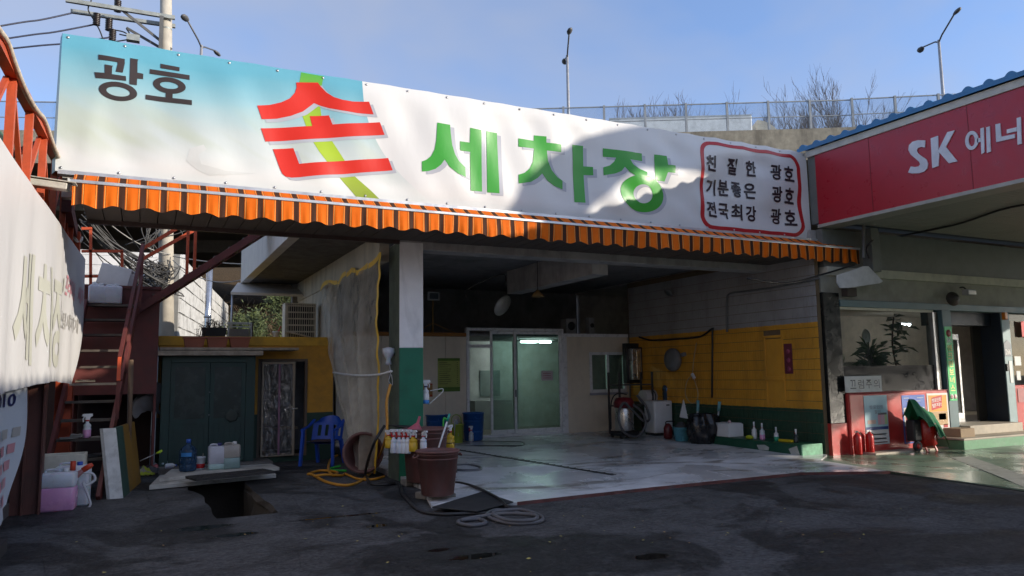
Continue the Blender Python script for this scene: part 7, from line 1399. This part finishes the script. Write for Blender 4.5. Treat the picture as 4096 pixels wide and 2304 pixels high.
for i, (c, rx, rz, l_, m_) in enumerate((((5.3, 33, 4.961-2.6), 1.35, 2.9, 'bright sunlit evergreen shrub left of the porch roof', fol), ((3.2, 27, 3.614-1.5), .7, 1.2, 'low dark evergreen shrub at the end of the block wall', fol), ((6.6, 34, 4.68-2.0), 2.0, 2.6, 'sparse brown shrub behind the porch post', fol2), ((8.4, 35.5, 4.437-1.8), 1.8, 2.2, 'sparse brown shrub behind the air-conditioner', fol2))):
    shrub(c, rx, rz, 5200 if i < 2 else 1500, 40+i, l_, m_)
# bare winter trees beyond the highway
bark = M('bare_bark', (.10, .075, .065), .9, var=.2, dirt=0)
def bare_tree(base, h_, spread, seed, lab):
    rnd = random.Random(seed); t = thing('bare_tree', lab, 'tree', base, 'leafless trees beyond the highway'); tr_ = B(); cr = B()
    def grow(p, d, L, r, lev):
        n_ = 4; pts = [p]; q = p; dd_ = d
        for i in range(n_): dd_ = (dd_+Vector((rnd.gauss(0, .11), rnd.gauss(0, .11), rnd.gauss(.05, .06)))).normalized(); q = q+dd_*L/n_; pts.append(q)
        (tr_ if lev == 0 else cr).tube(pts, [r*(1-.6*i/n_) for i in range(n_+1)], 5 if lev < 2 else 3, cap=False)
        if lev >= 4 or (lev == 3 and rnd.random() < .25): return
        for k_ in range((11, 7, 6, 4)[lev]):
            f = rnd.uniform(.3, 1) if lev else rnd.uniform(.5, 1); i0 = min(n_-1, int(f*n_)); s0 = pts[i0].lerp(pts[i0+1], f*n_-i0); a = rnd.uniform(0, 6.28); sp = rnd.uniform(.3, .75)*spread*(.7 if lev == 0 else 1)
            nd = (dd_+Vector((cos(a)*sp, sin(a)*sp, rnd.uniform(.05, .5)))).normalized(); grow(s0, nd, L*rnd.uniform(.38, .62), max(.020, r*.36), lev+1)
    grow(Vector(base), Vector((0, 0, 1)), h_*.56, h_*.011, 0); top_ = max(v[2] for v in cr.v); f_ = h_/(top_-base[2])
    for q in (tr_, cr): q.v = [(base[0]+(v[0]-base[0])*f_, base[1]+(v[1]-base[1])*f_, base[2]+(v[2]-base[2])*f_) for v in q.v]
    tr_.build('trunk', bark, t); cr.build('crown', bark, t)
yr = 62
trees = [((49.887,62.0,27.079), 238, 'small'), ((53.717,64.0,28.197), 236, 'small'), ((59.634,64.0,28.984), 232, 'medium'), ((60.513,60.0,27.886), 200, 'dense'), ((71.013,62.0,29.891), 190, 'tall'), ((77.517,64.0,31.365), 172, 'tall'), ((78.988,62.0,30.953), 170, 'tall'), ((90.413,62.0,32.474), 228, 'small')]
tl_l = ['leftmost small bare tree poking over the noise barrier', 'small bare tree next right of the leftmost one', 'wispy bare tree left of the dense one', 'dense bushy bare tree above the lorry cab', 'slim bare tree right of the dense one', 'left of the two tallest bare trees', 'right of the two tallest bare trees', 'small bare tree near the right lamp post']
for i, ((p, ty, kd), l_) in enumerate(zip(trees, tl_l)):
    gz_ = hz(p[0], p[1]); dep = (Vector(p)-Vector((0, 0, 1.6))).dot(Vector((.44, .891, .1136))); topz = p[2]+(330-ty+34)/1887*dep; bare_tree((p[0], p[1], gz_), (topz-gz_)*.97, .9 if kd != 'dense' else 1.2, 90+i, l_)

# ================================================================ BEHIND THE STAIRS: walls, pole, cables
# white boarded wall across the back
wb = M('white_boarding', (.62, .62, .62), .7, var=.08, dirt=.3, streak=True)
t = thing('white_board_wall', 'white horizontally boarded wall behind the stair landing', 'wall', (-2, 24, 0)); zt2 = 5.253
i = 0; z = 1.2
while z < zt2-.05: b = B(); b.box((-6, 24+random.uniform(0, .012), z), (1.05, 24.1, min(z+.27, zt2))); b.build('board', wb, t); z += .28
b = B(); b.box((-6, 24.05, -.4), (1.05, 24.2, zt2-.02)); b.build('wall_core', grey_conc, t)
# block wall running away to the right of the pole
wa, wb_ = Vector((0.865,22.334,5.0)), Vector((3.567,37.464,5.0)); dr = (wb_-wa); dr.z = 0; Lw = dr.length; dr.normalize(); nrm = Vector((dr.y, -dr.x, 0)); nrm = -nrm if nrm.x > 0 else nrm
nr_ = Vector((dr.y, -dr.x, 0)); nr_ = nr_ if nr_.x > 0 else -nr_
t = thing('block_wall', 'tall whitewashed block wall receding beside the utility pole', 'wall', (wa.x, wa.y, 0))
blm = M('whitewashed_block', (.50, .50, .49), .85, var=.12, dirt=.45, dscale=3, bump=.8, bscale=9)
def wq(s_, z, o_): p = wa+dr*s_+nr_*o_; return (p.x, p.y, z)
b = B(); b.add([wq(0, -.3, -.02), wq(Lw, -.3, -.02), wq(Lw, 5, -.02), wq(0, 5, -.02), wq(0, -.3, -.3), wq(Lw, -.3, -.3), wq(Lw, 5, -.3), wq(0, 5, -.3)], [(0,1,2,3),(7,6,5,4),(0,4,5,1),(1,5,6,2),(2,6,7,3),(3,7,4,0)]); b.build('wall_core', M('wall_joint', (.25, .25, .24), .9), t)
bw, bh_ = 1.1, .40
for r in range(8):
    s_ = -.55*(r % 2)
    while s_ < Lw:
        a, c_ = max(0, s_), min(Lw, s_+bw); z0 = 1.8+r*bh_; z1 = min(5, z0+bh_-.02)
        if c_-a > .1:
            o_ = random.uniform(.0, .03); b = B(); b.add([wq(a+.01, z0, -.025), wq(c_-.01, z0, -.025), wq(c_-.01, z1, -.025), wq(a+.01, z1, -.025), wq(a+.02, z0+.01, o_), wq(c_-.02, z0+.01, o_), wq(c_-.02, z1-.01, o_), wq(a+.02, z1-.01, o_)], [(4,5,6,7),(0,4,5,1),(1,5,6,2),(2,6,7,3),(3,7,4,0)]); b.build('block', blm, t)
        s_ += bw
# vertical flue pipe
p = (1.526,21.5,3.622); t = thing('steel_flue', 'shiny steel flue pipe rising in front of the block wall', 'flue pipe', (p[0], 21.5, 2)); B().tube([(p[0], 21.5, 1.5), (p[0]+.03, 21.5, 4.654)], .085, 14).build('pipe', M('bright_steel', (.65, .65, .66), .25, .9), t); B().lathe([(.095, 0), (.095, .05)], (p[0]+.01, 21.5, 3.2), 14).build('joint_band', galv, t)
# utility pole
t = thing('utility_pole', 'round concrete utility pole carrying steel cross-arms and insulators', 'utility pole', (.62, 22, 0)); pb_, ptp = Vector((.66, 22, 0)), Vector((.20, 22, 13.2))
B().tube([pb_, ptp], [.21, .145], 16).build('pole_shaft', M('pole_concrete', (.46, .42, .35), .85, var=.12, dirt=.4, streak=True), t)
gs = M('grey_galvanised', (.34, .36, .34), .55, .4, dirt=.3)
for a, c_ in (((-2.131,21.8,11.476), (0.477,21.8,11.521)), ((-2.043,22.25,11.396), (0.506,22.25,11.482))): B().bar(a, c_, .09, .10).build('cross_arm', gs, t)
for a, c_ in (((-0.891,21.85,11.544), (0.43,21.9,10.634)), ((-0.71,22.2,11.171), (0.112,22.1,10.737))): B().bar(a, c_, .03, .07).build('brace', M('dark_brace', (.10, .10, .10), .6), t)
for (px_, py_) in ((0, 0), (1, 0), (2, 0), (3, 0)):
    p = Vector([(-1.411,21.9,11.145), (-1.128,22.1,11.135), (-0.945,22.2,11.751), (-1.026,22.0,10.819)][px_]); b = B(); pr_ = []
    for k_ in range(7): pr_ += [(.05, k_*.05), (.095, k_*.05+.012), (.05, k_*.05+.03)]
    b.lathe(pr_, p-Vector((0, 0, .17)), 12); b.build('insulator', M('dark_porcelain', (.03, .022, .022), .3), t)
b = B(); q = Vector((-0.529,22.0,10.802)); b.box(q-Vector((.16, .1, .07)), q+Vector((.16, .1, .1))); b.build('terminal_box', gs, t)
for z in (11.2, 10.2, 4.6): f = z/13.2; q = pb_.lerp(ptp, f); B().lathe([(.19-.05*f, 0), (.2-.05*f, .01), (.2-.05*f, .05), (.19-.05*f, .06)], q, 16).build('clamp_band', gs, t)
b = B(); q = Vector((0.147,21.8,10.995)); b.box(q-Vector((.05, .05, .45)), q+Vector((.05, .05, .5))); b.build('side_bracket', MATS['dark_brace'], t)
for i, (a, c_, l_) in enumerate(((((-1.999,22.0,11.235)), ((-3.3,21.5,10.433)), 'uppermost power line running left from the cross-arm'), (((-1.485,22.0,11.019)), ((-3.2,21.5,10.11)), 'middle power line running left behind the truss'), (((-0.959,22.0,10.787)), ((-3.186,21.5,9.833)), 'lowest power line running left behind the banner'))):
    a = Vector(a); c_ = Vector(c_); hose('power_line', [tuple(a), tuple(a.lerp(c_, .5)-Vector((0, 0, .03))), tuple(c_), tuple(c_+(c_-a)*2.2)], .022, M('navy_cable', (.015, .02, .05), .5), l_)
for i, ptsl in enumerate(([(-1.405,21.9,11.013), (-1.614,21.9,11.358), (-1.546,21.8,11.603)], [(-1.534,21.9,11.208), (-1.334,21.9,10.861), (-1.208,21.9,10.519)], [(-1.019,22.0,10.63), (-0.86,22.0,10.683), (-0.557,22.0,10.797)], [(-1.014,22.0,10.967), (-0.775,22.0,10.958), (-0.579,22.0,10.861)], [(-0.706,22.1,11.106), (-0.609,22.0,10.878), (-0.867,22.0,10.872)])):
    hose('jumper_wire', ptsl, .018, cable, ['jumper wire looping above the upper cross-arm at left', 'jumper wire dropping from the leftmost insulator behind the banner', 'jumper wire entering the grey terminal box from the left', 'jumper wire arching over to the terminal box', 'short jumper wire under the lower cross-arm'][i])
# tangled telecom cables round the pole: nobody could count these
b = B(); rnd = random.Random(3); pc = Vector((0.572,21.7,4.248))
for i in range(46):
    a0 = Vector((-1.311,20.0,5.425))+Vector((rnd.gauss(0, .06), rnd.gauss(0, .1), rnd.gauss(0, .10))); q = pc+Vector((rnd.uniform(-.9, .1), rnd.uniform(-.3, .3), rnd.uniform(-.35, .5)))
    if i < 20: b.tube(sag(a0, q, rnd.uniform(.05, .25), 8), rnd.uniform(.010, .028), 4)
    else:
        pts = [q]; 
        for k_ in range(5): pts.append(pc+Vector((rnd.gauss(-.45, .35), rnd.gauss(0, .2), rnd.gauss(0, .28))))
        b.tube(bez(pts, 5), rnd.uniform(.008, .018), 4)
for i in range(16): q0 = Vector((0.523,21.8,5.764))+Vector((rnd.uniform(-.5, .2), 0, rnd.uniform(-.2, .3))); b.tube(bez([q0, q0+Vector((rnd.gauss(-.15, .2), 0, -.35)), q0+Vector((rnd.gauss(-.35, .3), 0, -.8))], 5), .012, 4)
stuff(b.build('tangled_cables', M('mixed_cable', (.07, .068, .066), .6, var=.6, scale=3, dirt=0)))
for i, (a, c_, s_, l_) in enumerate(((((-1.37,20.0,5.85)), ((0.582,21.8,4.904)), .25, 'pale cable slung from the red post to the pole'), (((-0.743,20.0,5.713)), ((0.129,21.5,4.623)), .1, 'single cable dropping steeply left of the pole'), (((0.651,21.8,4.854)), ((2.509,20.0,4.486)), .05, 'upper pale cable from the pole to the balcony'), (((0.655,21.8,4.746)), ((2.324,20.0,4.118)), .3, 'drooping pale cable from the pole to the balcony'), (((-1.325,20.0,4.807)), ((0.344,21.5,3.848)), .1, 'low dark cable crossing behind the guard rail'))):
    tag(B().tube(sag(a, c_, s_), .014, 5).build('service_cable', M('pale_cable', (.30, .29, .27), .6) if 'pale' in l_ else cable, loc=a), l_, 'cable')

# ---------------------------------------------------------------- fallen leaves on the asphalt
lf = [M('leaf_yellow', (.42, .36, .10), .7, dirt=0), M('leaf_tan', (.32, .20, .08), .7, dirt=0)]
b = B()
rnd = random.Random(5)
for i in range(60):
    p = Vector(rnd.choice([(4.275,6.78,0.0), (6.118,6.439,0.0), (2.942,6.348,0.0), (1.306,8.065,-0.0), (6.043,5.314,0.0)]))+Vector((rnd.gauss(0, 1.2), rnd.gauss(0, .9), .006)); s_ = rnd.uniform(.010, .024); a = rnd.uniform(0, 6.28); b.mi = rnd.choice((0, 0, 1))
    b.add([p+Vector((cos(a+k_*pi/2)*s_*(1 if k_ % 2 else .55), sin(a+k_*pi/2)*s_*(1 if k_ % 2 else .55), rnd.uniform(0, .012))) for k_ in range(4)], [(0, 1, 2, 3)])
stuff(b.build('fallen_leaves', lf))

# ---------------------------------------------------------------- unseen buildings added behind the viewpoint to dim sky reflections
bcols = [(.30, .25, .20), (.38, .36, .33), (.22, .14, .10), (.34, .32, .27), (.28, .28, .29), (.36, .30, .22), (.25, .26, .18)]
bl = ['added unseen low brown building across the street', 'added unseen pale grey building across the street', 'added unseen red-brown brick building across the street', 'added unseen beige building across the street', 'added unseen slate grey building across the street', 'added unseen tan building across the street', 'added unseen olive building across the street, rightmost']
for i in range(7):
    x0_ = -62+i*24; hgt = (6.5, 8, 7, 11, 14, 14, 13)[i]; t = thing('added_building', bl[i], 'building', (x0_+11, -44, 0), 'added buildings across the street')
    m_ = M('added_facade_'+'abcdefg'[i], bcols[i], .85, dirt=.4, streak=True); B().box((x0_, -54, 0), (x0_+22, -43, hgt)).build('wall', m_, t); B().box((x0_-.2, -54.2, hgt), (x0_+22.2, -42.8, hgt+.35)).build('roof', grey_conc, t)
    first = None
    for fl in range(2):
        for c in range(6):
            if first is None: first = B().box((-.9, -.06, 0), (.9, .03, 1.5)).build('window', black_pl, t, local=True); o = first
            else: o = link(bpy.data.objects.new('window', first.data)); o.parent = t
            o.location = (-9+c*3.6, 1.02, 1.2+fl*2.9)

# pale building added left of the yard, unseen, to bounce warm light
t = thing('bounce_building', 'added unseen pale building left of the red truss, for bounced light', 'building', (-9, 0, 0))
B().box((-14, -14, 0), (-7.5, 11, 7.2)).build('wall', M('pale_bounce_render', (.70, .62, .52), .85, dirt=.2, streak=True), t); B().box((-14.2, -14.2, 7.2), (-7.3, 11.2, 7.5)).build('roof', grey_conc, t)
for i in range(6): B().box((-7.5, -12+4*i, 1.5), (-7.44, -10.4+4*i, 3.0)).build('window', black_pl, t)
for i in range(6): B().box((-7.5, -12+4*i, 4.6), (-7.44, -10.4+4*i, 6.0)).build('window', black_pl, t)
# pale street slab added behind the viewpoint, unseen, to bounce warm sunlight
structure(B().box((-70, -42, -.05), (90, -15, .02)).build('street', M('pale_bounce_concrete', (.36, .33, .29), .85, dirt=.3)))
